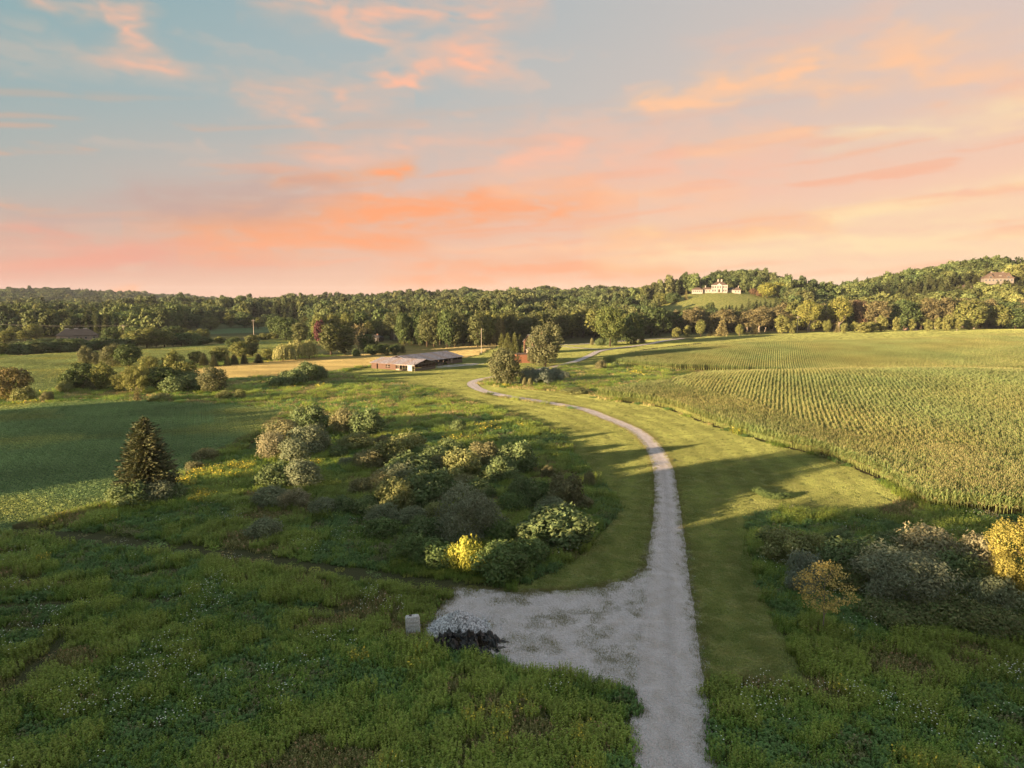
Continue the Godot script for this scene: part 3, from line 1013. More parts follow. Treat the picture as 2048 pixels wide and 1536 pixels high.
func build_forest() -> void:
	var forms: Array = []
	for i in 4:
		forms.append(lobed_crown(900 + i, 9.0, 14.0, 1.0, 11, 0.48, 620, 0.72, 0.8, Color(0.048, 0.062, 0.022), Color(0.085, 0.094, 0.036), 1.2))
	for i in 2:
		forms.append(lobed_crown(910 + i, 7.0, 17.0, 1.5, 13, 0.52, 620, 0.68, 0.8, Color(0.050, 0.062, 0.025), Color(0.088, 0.090, 0.040), 1.2))
	forms.append(cone_crown(920, 6.0, 15.0, 0.9, 1.1, Color(0.036, 0.046, 0.020), Color(0.066, 0.070, 0.032), 0.7))
	var where: Array = []
	var tints: Array = []
	for i in forms.size():
		where.append([])
		tints.append(PackedColorArray())
	var stand := FastNoiseLite.new()
	stand.seed = 77; stand.frequency = 0.006; stand.fractal_octaves = 2
	var f := 370.0
	while f < 3300.0:
		var cell := 5.4 + 0.0056 * (f - 370.0)
		var reach := 0.78 * f + 30.0
		var x := -reach
		while x < reach:
			var q := Vector2(x + rng.randf_range(-0.45, 0.45) * cell, f + rng.randf_range(-0.45, 0.45) * cell)
			x += cell
			if q.y < wood_front(q.x / q.y) or not wood_allowed(q):
				continue
			var kind := stand.get_noise_2d(q.x, q.y)
			var form := rng.randi() % 4
			if kind > 0.18:
				form = 4 + rng.randi() % 2
			elif kind < -0.34 or rng.randf() < 0.06:
				form = 6
			var s := lerpf(0.86, cell / 5.4 * 0.86, 0.8) * rng.randf_range(0.75, 1.45)
			var tall := rng.randf_range(0.72, 1.2) * (1.0 + 0.45 * stand.get_noise_2d(q.x * 2.2 - 700.0, q.y * 2.2)) * (1.0 if q.y > 620.0 or q.x < 230.0 else 0.72)
			if q.x > 90.0 and q.y < 580.0:
				tall *= 0.92
			where[form].append(Transform3D(Basis(Vector3.UP, rng.randf() * TAU).scaled(Vector3(s, lerpf(minf(s, 1.25), 1.0, 0.5) * tall, s)), at(q.x, q.y, -0.3)))
			var k := rng.randf_range(0.5, 1.12)
			var warm := clampf(0.5 + 0.6 * stand.get_noise_2d(q.x * 3.0 + 900.0, q.y * 3.0) + rng.randfn(0.0, 0.18), 0.0, 1.0)
			if q.x > 230.0 and q.y < 600.0:
				warm += 0.5
				k *= 1.15
			tints[form].append(Color(k * lerpf(0.62, 1.08, warm), k * lerpf(0.80, 1.08, warm), k * lerpf(0.86, 1.05, warm)))
		f += cell
	for i in forms.size():
		stuff("woodland", forms[i], mats.leaf, where[i], tints[i], ["rounded broadleaf crowns of the woods on the far slopes", "broad low crowns of the woods on the far slopes", "full lobed crowns of the woods on the far slopes", "uneven mixed crowns of the woods on the far slopes", "tall oval crowns of the woods on the far slopes", "tall ragged crowns of the woods on the far slopes", "pointed dark conifers of the woods on the far slopes"][i], "woods")

func wood_allowed(q: Vector2) -> bool:
	if q.x > 108.0 and q.x < 246.0 and q.y > 538.0 and q.y < 690.0:
		if Geometry2D.is_point_in_polygon(q, mansion_lawn) or (q.y > 640.0 and q.x > 130.0) or (q.x > 120.0 and q.y > 548.0 and q.x < 240.0):
			return false
	if absf(q.x - 392.0) < 27.0 and q.y > 554.0 and q.y < 594.0:
		return false
	if q.y < 700.0 and Geometry2D.is_point_in_polygon(q, keep_out[9]):
		return false
	if q.y > 660.0 and q.y < 780.0 and q.x > 90.0 and q.x < 200.0 and q.x < 90.0 + (q.y - 660.0):
		return false
	return true

# ------------------------------------------------------------------ corn
func corn_plant(b: Buf, r: RandomNumberGenerator, at_: Vector3, detail: int) -> void:
	var h := r.randf_range(2.05, 2.45)
	var lean := Vector3(r.randfn(0, 0.05), 1, r.randfn(0, 0.05)).normalized()
	var stalk := Color(0.09, 0.11, 0.04)
	var w := Vector3(0.022, 0, 0.012)
	b.quad(at_ - w, at_ - w * 0.6 + lean * h, at_ + w * 0.6 + lean * h, at_ + w, stalk)
	var turn := r.randf() * PI
	for i in detail:
		var y := lerpf(0.35, 0.92, (i + r.randf() * 0.5) / detail) * h
		var a := turn + i * PI + r.randfn(0, 0.35)
		var out := Vector3(cos(a), 0, sin(a))
		var side := Vector3(-sin(a), 0, cos(a)) * r.randf_range(0.045, 0.07)
		var s := at_ + lean * y
		var reach := r.randf_range(0.42, 0.72)
		var m := s + out * reach * 0.55 + Vector3(0, reach * 0.5, 0)
		var e := s + out * reach * 1.15 + Vector3(0, reach * r.randf_range(-0.25, 0.35), 0)
		var k := Color(0.056, 0.088, 0.030).lerp(Color(0.104, 0.114, 0.044), r.randf()) * r.randf_range(0.8, 1.2)
		if y < 0.5 * h and r.randf() < 0.18:
			k = Color(0.14, 0.125, 0.062)
		b.quad(s - side * 0.6, m - side, m + side, s + side * 0.6, k)
		b.tri(m - side, e, m + side, k)
	var top := at_ + lean * h
	for i in 3:
		var a := r.randf() * TAU
		var o := Vector3(cos(a), 0, sin(a))
		var q := Vector3(-sin(a), 0, cos(a)) * 0.022
		b.tri(top - q, top + o * 0.13 + Vector3(0, r.randf_range(0.16, 0.3), 0), top + q, Color(0.128, 0.128, 0.062) * r.randf_range(0.8, 1.2))

func corn_row(seed_value: int, long: float, plants: int, detail: int) -> ArrayMesh:
	var r := RandomNumberGenerator.new()
	r.seed = seed_value
	var b := Buf.new()
	for i in plants:
		corn_plant(b, r, Vector3(r.randfn(0, 0.05), -0.02, ((i + r.randf_range(0.2, 0.8)) / plants - 0.5) * long), detail)
	return b.mesh()

func build_corn() -> void:
	var az := deg_to_rad(20.0)
	var along := Vector2(sin(az), cos(az))
	var across := Vector2(cos(az), -sin(az))
	var inner := pairs(CORN_INNER)
	inner.append_array(PackedVector2Array([Vector2(205, 224), Vector2(78, 224), Vector2(62, 212), Vector2(44, 186), Vector2(40, 176)]))
	var near_rows: Array = []
	var far_rows: Array = []
	for i in 5:
		near_rows.append([corn_row(300 + i, 1.6, 10, 8), [], PackedColorArray()])
		far_rows.append([corn_row(320 + i, 1.6, 9, 6), [], PackedColorArray()])
	# the long rows running up over the rise, and the ones on the slope behind it
	for field in [[inner, near_rows], [corn_far, far_rows]]:
		var outline: PackedVector2Array = field[0]
		var box := bounds(outline)
		var c := box.get_center()
		var reach := box.size.length() * 0.55
		var s := -reach
		while s < reach:
			var u := -reach + rng.randf() * 1.6
			while u < reach:
				var q := c + across * (s + 1.2 * sin(u * 0.02)) + along * u
				u += 1.55
				if absf(q.x) < 0.765 * q.y + 8.0 and Geometry2D.is_point_in_polygon(q, outline):
					add_row(field[1], q, SUN_BEARING_ROWS, 1.0)
			s += 0.82
	# the headland rows that follow the curved edge
	var edge := smooth_line(pairs(CORN_NEAR), 0.4)
	for k in 50:
		var off := 0.5 + 0.8 * k
		var u := rng.randi() % 4
		while u < edge.size() - 1:
			var d := (edge[mini(u + 2, edge.size() - 1)] - edge[maxi(u - 2, 0)]).normalized()
			var nrm := Vector2(-d.y, d.x)
			var q := edge[u] + nrm * off
			u += 4
			if k == 0 and q.x > 47.0 and q.y < 108.0:
				continue
			if not in_view(q.x, q.y, 8.0) or not Geometry2D.is_point_in_polygon(q, corn_near) or Geometry2D.is_point_in_polygon(q, inner):
				continue
			if fine.get_noise_2d(q.x * 0.6, q.y * 0.6) > 0.62 and k > 3:
				continue
			add_row(near_rows, q, atan2(d.x, d.y), 1.0)
	for i in 5:
		stuff("corn_rows", near_rows[i][0], mats.leaf, near_rows[i][1], near_rows[i][2], ["tall tasselled corn of the field beside the lawn", "leafy tall corn of the field beside the lawn", "dense tall corn of the field beside the lawn", "ripening tall corn of the field beside the lawn", "rustling tall corn of the field beside the lawn"][i], "corn")
		stuff("corn_rows", far_rows[i][0], mats.leaf, far_rows[i][1], far_rows[i][2], ["tasselled corn on the slope behind the rise", "leafy corn on the slope behind the rise", "dense corn on the slope behind the rise", "ripening corn on the slope behind the rise", "yellowing corn on the slope behind the rise"][i], "corn")
	# the plants of the outermost row, one by one
	var kinds: Array = []
	for i in 6:
		var b := Buf.new()
		var r := RandomNumberGenerator.new()
		r.seed = 340 + i
		corn_plant(b, r, Vector3.ZERO, 9)
		kinds.append(b.mesh())
	var made := 0
	var line := smooth_line(pairs(CORN_NEAR), 0.26)
	for u in range(1, line.size() - 1):
		var d := (line[u + 1] - line[u - 1]).normalized()
		var q := line[u] + Vector2(-d.y, d.x) * (0.45 + rng.randfn(0, 0.07))
		if q.x < 47.0 or q.y > 108.0 or not in_view(q.x, q.y, 1.0) or made >= 290:
			continue
		made += 1
		var o := MeshInstance3D.new()
		o.name = numbered("corn_plant")
		o.mesh = kinds[made % 6]
		o.material_override = mats.leaf
		o.position = at(q.x, q.y, -0.02)
		o.rotation.y = rng.randf() * TAU
		o.scale = Vector3.ONE * rng.randf_range(0.88, 1.08)
		tag(o, "tall corn plant in the outermost row beside the lawn and weeds", "corn plant", "outermost row of the corn")
		add_child(o)

const SUN_BEARING_ROWS := 0.34906585

func add_row(rows: Array, q: Vector2, bearing: float, k: float) -> void:
	var n := rng.randi() % rows.size()
	var b := Basis(Vector3.UP, -bearing + (PI if rng.randf() < 0.5 else 0.0))
	var dh := height(q.x + sin(bearing), q.y + cos(bearing)) - height(q.x - sin(bearing), q.y - cos(bearing))
	b = b * Basis(Vector3.RIGHT, 0.0 if absf(dh) < 0.02 else 0.0)
	rows[n][1].append(Transform3D(b.scaled(Vector3(1, rng.randf_range(0.92, 1.06), 1)), at(q.x, q.y)))
	var t := 1.0 + 0.28 * patchy.get_noise_2d(q.x * 1.4, q.y * 1.4)
	var green := clampf(0.5 - patchy.get_noise_2d(q.x * 0.5 + 50.0, q.y * 0.5), 0.0, 1.0)
	rows[n][2].append(Color(t * lerpf(1.1, 0.9, green) * k, t, t * 0.95 * lerpf(1.0, 1.05, green) * k))

# ------------------------------------------------------------------ meadow
func weed_patch(seed_value: int, size: float, stalks: int, tall: float, a: Color, c: Color, head: Color, heads: float, grass: int, leafy: float) -> ArrayMesh:
	var r := RandomNumberGenerator.new()
	r.seed = seed_value
	var b := Buf.new()
	for i in stalks:
		var p := Vector3(r.randf_range(-0.5, 0.5) * size, -0.03, r.randf_range(-0.5, 0.5) * size)
		var h := tall * r.randf_range(0.6, 1.15)
		var lean := Vector3(r.randfn(0, 0.10), 1.0, r.randfn(0, 0.10)).normalized()
		var tone := r.randf_range(0.75, 1.25)
		var k := a.lerp(c, r.randf()) * tone
		var n := int(5 + leafy * 5)
		for j in n:
			var t := lerpf(0.25, 1.0, (j + r.randf()) / n)
			var ang := j * 2.4 + r.randf()
			var out := Vector3(cos(ang), r.randf_range(0.2, 0.9), sin(ang)).normalized()
			var side := Vector3(-sin(ang), 0, cos(ang)) * 0.022 * (1.0 + leafy)
			var s := p + lean * h * t
			var reach := r.randf_range(0.09, 0.17) * (1.15 - 0.5 * t)
			b.tri(s - side, s + out * reach, s + side, k)
		var w := Vector3(0.012, 0, 0.006)
		b.tri(p - w, p + lean * h, p + w, k * 0.8)
		if r.randf() < heads:
			for j in 3:
				var ang := r.randf() * TAU
				leaf(b, r, p + lean * h + Vector3(cos(ang) * 0.05, r.randf_range(-0.05, 0.06), sin(ang) * 0.05), Vector3(cos(ang), 0.8, sin(ang)).normalized(), 0.055, 0.7, head * r.randf_range(0.8, 1.2))
	for i in grass:
		var p := Vector3(r.randf_range(-0.5, 0.5) * size, -0.02, r.randf_range(-0.5, 0.5) * size)
		var h := tall * r.randf_range(0.35, 0.85)
		var ang := r.randf() * TAU
		var w := Vector3(cos(ang), 0, sin(ang)) * 0.018
		var bow := Vector3(r.randfn(0, 0.22), 0, r.randfn(0, 0.22)) * h
		var k := a.lerp(c, r.randf()) * r.randf_range(0.7, 1.2)
		var mid := p + Vector3(0, h * 0.6, 0) + bow * 0.4
		b.quad(p - w, mid - w * 0.8, mid + w * 0.8, p + w, k)
		b.tri(mid - w * 0.8, p + Vector3(0, h, 0) + bow * 1.4, mid + w * 0.8, k)
	return b.mesh()

func flower_patch(seed_value: int, count: int, size: float, tall: float, head: Color) -> ArrayMesh:
	# flat white umbels on thin stems
	var r := RandomNumberGenerator.new()
	r.seed = seed_value
	var b := Buf.new()
	for i in count:
		var p := Vector3(r.randfn(0, 0.4) * size, 0, r.randfn(0, 0.4) * size)
		var h := tall * r.randf_range(0.75, 1.2)
		var w := Vector3(0.008, 0, 0.004)
		b.tri(p - w, p + Vector3(0, h, 0), p + w, Color(0.07, 0.10, 0.03))
		var rad := r.randf_range(0.025, 0.05)
		var tilt := Vector3(r.randfn(0, 0.2), 0, r.randfn(0, 0.2))
		for j in 5:
			var a0 := TAU * j / 5.0
			var a1 := TAU * (j + 1) / 5.0
			b.tri(p + Vector3(0, h, 0), p + Vector3(cos(a0) * rad, h + 0.012 + tilt.x * cos(a0) * rad, sin(a0) * rad), p + Vector3(cos(a1) * rad, h + 0.012 + tilt.x * cos(a1) * rad, sin(a1) * rad), head)
	return b.mesh()

func blocked(q: Vector2) -> bool:
	for p in keep_out:
		if Geometry2D.is_point_in_polygon(q, p):
			return true
	return false

func track_depth(q: Vector2) -> float:
	# 0 outside the tracks, 1 in the middle of one
	var best := 0.0
	for n in tracks.size():
		var half := 1.75 if n == 0 else 0.85
		var line: PackedVector2Array = tracks[n]
		for i in line.size() - 1:
			var d := Geometry2D.get_closest_point_to_segment(q, line[i], line[i + 1]).distance_to(q)
			if d < half:
				best = maxf(best, 1.0 - smoothstep(0.55, 1.0, d / half))
	return best

var tracks: Array = []

func build_meadow() -> void:
	for t in TRACKS:
		tracks.append(smooth_line(pairs(t), 2.5))
	var kinds := [
		[weed_patch(501, 0.9, 26, 0.75, Color(0.060, 0.105, 0.020), Color(0.105, 0.140, 0.030), Color(0.30, 0.25, 0.03), 0.0, 26, 0.6), "green weeds of the rough meadow"],
		[weed_patch(502, 0.9, 30, 0.85, Color(0.085, 0.120, 0.022), Color(0.130, 0.155, 0.034), Color(0.24, 0.21, 0.03), 0.03, 14, 0.9), "goldenrod stems of the rough meadow"],
		[weed_patch(503, 0.9, 8, 0.6, Color(0.085, 0.095, 0.034), Color(0.150, 0.135, 0.060), Color(0.16, 0.10, 0.06), 0.3, 70, 0.3), "tall olive grass of the rough meadow"],
		[weed_patch(504, 0.9, 22, 0.6, Color(0.042, 0.082, 0.026), Color(0.066, 0.108, 0.036), Color(0.3, 0.25, 0.03), 0.0, 20, 1.2), "broad leaved dark weeds of the rough meadow"],
		[weed_patch(505, 0.9, 24, 0.55, Color(0.060, 0.088, 0.030), Color(0.095, 0.106, 0.044), Color(0.105, 0.098, 0.058), 0.35, 24, 0.3), "brown seed heads of the rough meadow"],
		[weed_patch(506, 0.9, 26, 0.85, Color(0.100, 0.118, 0.024), Color(0.150, 0.148, 0.034), Color(0.34, 0.27, 0.04), 0.35, 14, 0.9), "flowering yellow goldenrod of the rough meadow"],
	]
	var where: Array = []
	var tints: Array = []
	for k in kinds:
		where.append([])
		tints.append(PackedColorArray())
	var flowers: Array = []
	var f := 26.0
	while f < 300.0:
		var cell := 0.62 if f < 62.0 else (0.85 if f < 110.0 else (1.3 if f < 190.0 else 2.0))
		var big := cell / 0.62
		var x := -0.765 * f - 5.0
		while x < 0.765 * f + 5.0:
			var q := Vector2(x + rng.randf_range(-0.5, 0.5) * cell, f + rng.randf_range(-0.5, 0.5) * cell)
			x += cell
			if blocked(q):
				continue
			var trodden := track_depth(q) if q.y < 76.0 and q.x < 2.0 else 0.0
			if trodden > 0.5 and rng.randf() < 0.9:
				continue
			var a := patchy.get_noise_2d(q.x * 1.5, q.y * 1.5)
			var b := patchy.get_noise_2d(q.x * 0.8 + 200.0, q.y * 0.8 - 90.0)
			var c := fine.get_noise_2d(q.x * 0.8, q.y * 0.8)
			var kind := 0
			var u := a + c * 0.35 + rng.randfn(0, 0.10)
			if u > 0.34: kind = 2
			elif u > 0.06: kind = 1
			elif u < -0.44: kind = 4 if rng.randf() < 0.4 else 0
			elif u < -0.16: kind = 3
			if b + c * 0.5 > 0.60 and rng.randf() < 0.5: kind = 5 if q.y > 60.0 or rng.randf() < 0.25 else 1
			if q.y > 130.0 and rng.randf() < 0.45: kind = 2
			var tall := rng.randf_range(0.75, 1.15) * (0.9 + 0.5 * c) * (1.0 - 0.9 * trodden) * lerpf(1.0, 1.15, clampf(big - 1.0, 0, 1))
			var wide := big * rng.randf_range(0.95, 1.25)
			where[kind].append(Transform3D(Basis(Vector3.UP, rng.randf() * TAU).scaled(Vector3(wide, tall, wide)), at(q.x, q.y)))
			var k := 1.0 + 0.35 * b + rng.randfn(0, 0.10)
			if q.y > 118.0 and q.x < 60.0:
				k *= 1.0 + 0.45 * smoothstep(118.0, 145.0, q.y)  # sunlight on the farther meadow, painted in as a brighter tint
			var dry := clampf(trodden * 0.5, 0.0, 1.0)
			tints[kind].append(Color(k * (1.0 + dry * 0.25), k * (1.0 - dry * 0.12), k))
			if q.y < 78.0 and trodden < 0.3 and patchy.get_noise_2d(q.x * 2.2 - 400.0, q.y * 2.2) + 0.5 * fine.get_noise_2d(q.x + 60.0, q.y) > 0.30 and rng.randf() < 0.32:
				flowers.append(Transform3D(Basis(Vector3.UP, rng.randf() * TAU).scaled(Vector3(1, rng.randf_range(0.85, 1.15), 1)), at(q.x, q.y)))
		f += cell
	for i in kinds.size():
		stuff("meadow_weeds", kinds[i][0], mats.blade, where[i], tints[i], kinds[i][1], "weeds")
	stuff("white_flowers", flower_patch(520, 5, 0.8, 0.95, Color(0.40, 0.41, 0.38)), mats.blade, flowers, PackedColorArray(), "small white flower heads scattered through the meadow", "flowers")
	# thin weeds coming up through the gravel, thickest along its edges
	var yard: PackedVector2Array = keep_out[1]
	var box := bounds(yard)
	var sparse: Array = []
	for i in 6000:
		var q := Vector2(rng.randf_range(box.position.x, box.end.x), rng.randf_range(box.position.y, box.end.y))
		if not Geometry2D.is_point_in_polygon(q, yard) or Geometry2D.is_point_in_polygon(q, road_outline):
			continue
		if patchy.get_noise_2d(q.x * 6.0, q.y * 6.0) + 0.3 * fine.get_noise_2d(q.x * 4.0, q.y * 4.0) < 0.07:
			continue
		sparse.append(Transform3D(Basis(Vector3.UP, rng.randf() * TAU).scaled(Vector3(1.1, rng.randf_range(0.5, 1.3), 1.1)), at(q.x, q.y, 0.03)))
	# grass creeping in over the edges of the drive and the yard
	for outline in [yard, road_outline]:
		for p in outline:
			if p.y > 170.0 or (outline == road_outline and Geometry2D.is_point_in_polygon(p, yard)):
				continue
			if outline == yard and Geometry2D.is_point_in_polygon(p, road_outline):
				continue
			for i in 5:
				var q: Vector2 = p + Vector2(rng.randfn(0, 0.3), rng.randfn(0, 0.3))
				sparse.append(Transform3D(Basis(Vector3.UP, rng.randf() * TAU).scaled(Vector3(0.7, rng.randf_range(0.6, 2.0), 0.7)), at(q.x, q.y, 0.03)))
	var loose: Array = []
	var stone_tints := PackedColorArray()
	var middle := Curve2D.new()
	for i in range(0, ROAD.size(), 3):
		middle.add_point(Vector2(ROAD[i], ROAD[i + 1]))
	for i in 5200:
		var q := Vector2(rng.randf_range(-6.0, 17.0), rng.randf_range(25.0, 66.0))
		var off := middle.get_closest_point(q).distance_to(q)
		if off > 0.4 and off < 1.2 and rng.randf() < 0.85:
			continue   # the wheels have pressed these strips bare
		if Geometry2D.is_point_in_polygon(q, yard) or Geometry2D.is_point_in_polygon(q, road_outline):
			loose.append(Transform3D(Basis(Vector3.UP, rng.randf() * TAU), at(q.x, q.y, 0.045)))
			var k := rng.randf_range(0.75, 1.15)
			stone_tints.append(Color(k, k, k))
	var chips := surface_mat(Color.WHITE, null, 1.0)
	chips.vertex_color_use_as_albedo = true
	stuff("loose_gravel", pebble_patch(540, 1.1, 60), chips, loose, stone_tints, "loose pale pebbles strewn over the gravel road and yard", "gravel")
	stuff("gravel_weeds", tuft_patch(530, 0.6, 26, 0.04, 0.14, 0.016, Color(0.07, 0.08, 0.03), Color(0.13, 0.11, 0.055), 0.9), mats.blade, sparse, PackedColorArray(), "thin weeds growing through the gravel of the yard", "weeds")

func pebble_patch(seed_value: int, size: float, count: int) -> ArrayMesh:
	var r := RandomNumberGenerator.new()
	r.seed = seed_value
	var b := Buf.new()
	for i in count:
		var p := Vector3(r.randf_range(-0.5, 0.5) * size, 0, r.randf_range(-0.5, 0.5) * size)
		var s := r.randf_range(0.008, 0.021)
		var k := Color(0.38, 0.36, 0.375) * r.randf_range(0.5, 1.2)
		var top := p + Vector3(r.randfn(0, 0.3) * s, s * 1.1, r.randfn(0, 0.3) * s)
		var turn := r.randf() * TAU
		for j in 4:
			var a := turn + TAU * j / 4.0
			var e := turn + TAU * (j + 1) / 4.0
			b.tri(top, p + Vector3(cos(e), 0, sin(e)) * s, p + Vector3(cos(a), 0, sin(a)) * s, k)
	return b.mesh()

# ------------------------------------------------------------------ buildings
func box(w: float, h: float, d: float) -> BoxMesh:
	var m := BoxMesh.new()
	m.size = Vector3(w, h, d)
	return m

func slope_sheets(parent: Node, called: String, a: Vector3, b: Vector3, down: Vector3, sheets: int, mat: Material, other: Material, thick := 0.08) -> void:
	# one roof slope from the ridge a-b downwards, laid in sheets side by side
	var along := (b - a) / sheets
	var n := along.cross(down).normalized()
	if n.y < 0.0:
		n = -n
	for i in sheets:
		var o := a + along * i
		var gap := along * 0.012
		var lift := n * (0.012 if i % 2 == 0 else 0.0)
		var buf := Buf.new()
		var top := [o + gap + lift, o + along - gap + lift, o + along - gap + down + lift, o + gap + down + lift]
		var low := top.map(func(p): return p - n * thick)
		buf.quad(top[0], top[1], top[2], top[3], Color.WHITE)
		buf.quad(low[3], low[2], low[1], low[0], Color.WHITE)
		for k in 4:
			var e := (k + 1) % 4
			buf.quad(top[k], low[k], low[e], top[e], Color.WHITE)
		part(parent, called, buf.mesh(), mat if (i * 7) % 3 != 1 else other)

func hip_roof(w: float, d: float, h: float, ridge: float, over: float) -> ArrayMesh:
	var b := Buf.new()
	var x := w * 0.5 + over
	var z := d * 0.5 + over
	var r := ridge * 0.5
	var p := [Vector3(-x, 0, z), Vector3(x, 0, z), Vector3(x, 0, -z), Vector3(-x, 0, -z)]
	var a := Vector3(-r, h, 0)
	var c := Vector3(r, h, 0)
	b.quad(a, c, p[1], p[0], Color.WHITE)
	b.quad(c, a, p[3], p[2], Color.WHITE)
	b.tri(c, p[2], p[1], Color.WHITE)
	b.tri(a, p[0], p[3], Color.WHITE)
	var low := Vector3(0, -0.18, 0)
	for k in 4:
		var e := (k + 1) % 4
		b.quad(p[k], p[e], p[e] + low, p[k] + low, Color.WHITE)
	b.quad(p[0] + low, p[1] + low, p[2] + low, p[3] + low, Color.WHITE)
	return b.mesh()

func gable_mesh(w: float, h: float, thick: float) -> ArrayMesh:
	var b := Buf.new()
	var p := [Vector3(-w * 0.5, 0, 0), Vector3(0, h, 0), Vector3(w * 0.5, 0, 0)]
	var q := p.map(func(v): return v - Vector3(0, 0, thick))
	b.tri(p[0], p[1], p[2], Color.WHITE)
	b.tri(q[2], q[1], q[0], Color.WHITE)
	for k in 3:
		var e := (k + 1) % 3
		b.quad(p[k], q[k], q[e], p[e], Color.WHITE)
	return b.mesh()

func window(parent: Node, x: float, y: float, z: float, w: float, h: float, turn := 0.0) -> void:
	var o := part(parent, "window", box(w, h, 0.06), mats.glass, Vector3(x, y, z), Vector3(0, turn, 0))
	part(o, "frame", box(w + 0.16, 0.1, 0.1), mats.white, Vector3(0, h * 0.5 + 0.05, 0.01))
	part(o, "frame", box(w + 0.16, 0.1, 0.1), mats.white, Vector3(0, -h * 0.5 - 0.05, 0.01))
	part(o, "frame", box(0.08, h, 0.1), mats.white, Vector3(-w * 0.5 - 0.04, 0, 0.01))
	part(o, "frame", box(0.08, h, 0.1), mats.white, Vector3(w * 0.5 + 0.04, 0, 0.01))
	part(o, "mullion", box(0.06, h, 0.09), mats.white, Vector3(0, 0, 0.01))

func house(x: float, f: float, turn: float, w: float, d: float, wall: float, roof: float, wall_mat: Material, roof_mat: Material, label: String, windows: int, storeys: int) -> Node3D:
	var o := thing("house", at(x, f), turn, label, "house")
	part(o, "wall", box(w, wall + 0.6, d), wall_mat, Vector3(0, wall * 0.5 - 0.3, 0))
	part(o, "roof", hip_roof(w, d, roof, w * 0.55, 0.5), roof_mat, Vector3(0, wall + 0.18, 0))
	part(o, "chimney", box(0.9, 1.8, 0.9), mats.brick, Vector3(w * 0.2, wall + roof * 0.9, -0.4))
	for s in storeys:
		for i in windows:
			window(o, (i + 0.5) / windows * w - w * 0.5, wall * (s + 0.5) / storeys + 0.1, d * 0.5 + 0.04, 1.1, 1.3)
	part(o, "door", box(1.0, 2.1, 0.08), mats.dark_wood, Vector3(w * 0.08, 1.05, d * 0.5 + 0.05))
	return o

func build_buildings() -> void:
	build_barn()
	build_mansion()
	build_hill_house()
	house(-117.0, 428.0, 0.5, 9.0, 8.0, 3.2, 2.0, mats.cream, mats.shingle, "small pale house half hidden behind poplars beyond the hay field", 2, 1)
	house(-68.5, 420.0, 0.35, 8.0, 8.5, 4.6, 2.6, mats.cream, mats.shingle, "pale two storey house with brown roof among trees beyond the barn", 3, 2)
	house(-79.5, 402.0, -0.3, 8.0, 6.0, 2.4, 1.3, mats.dark_wood, mats.slate, "low dark shed with grey roof below the pale houses", 2, 1)
	var far_house := house(-262.0, 418.0, 0.55, 25.0, 13.0, 3.4, 4.4, mats.cream, mats.slate, "long bungalow with dark slate roof beyond the far crop field", 5, 1)
	far_house.scale = Vector3.ONE * 0.85
	for i in 3:
		part(far_house, "roof_vent", box(2.6, 1.1, 1.2), mats.white, Vector3(-6.0 + i * 5.5, 7.9, -0.5))
	var trailer := thing("box_trailer", at(-137.0, 445.0), 0.3, "white box trailer parked beside the weeping willows", "trailer")
	part(trailer, "body", box(5.6, 2.3, 2.3), mats.white, Vector3(0, 1.75, 0))
	for sx in [-1.2, 1.2]:
		for sz in [-1.0, 1.0]:
			var wheel := CylinderMesh.new()
			wheel.top_radius = 0.42; wheel.bottom_radius = 0.42; wheel.height = 0.25; wheel.radial_segments = 14
			part(trailer, "wheel", wheel, mats.tarp, Vector3(sx, 0.42, sz), Vector3(PI / 2, 0, 0))
	part(trailer, "tow_bar", box(1.6, 0.12, 0.12), mats.dark_wood, Vector3(3.5, 0.65, 0))
	build_brick_house()

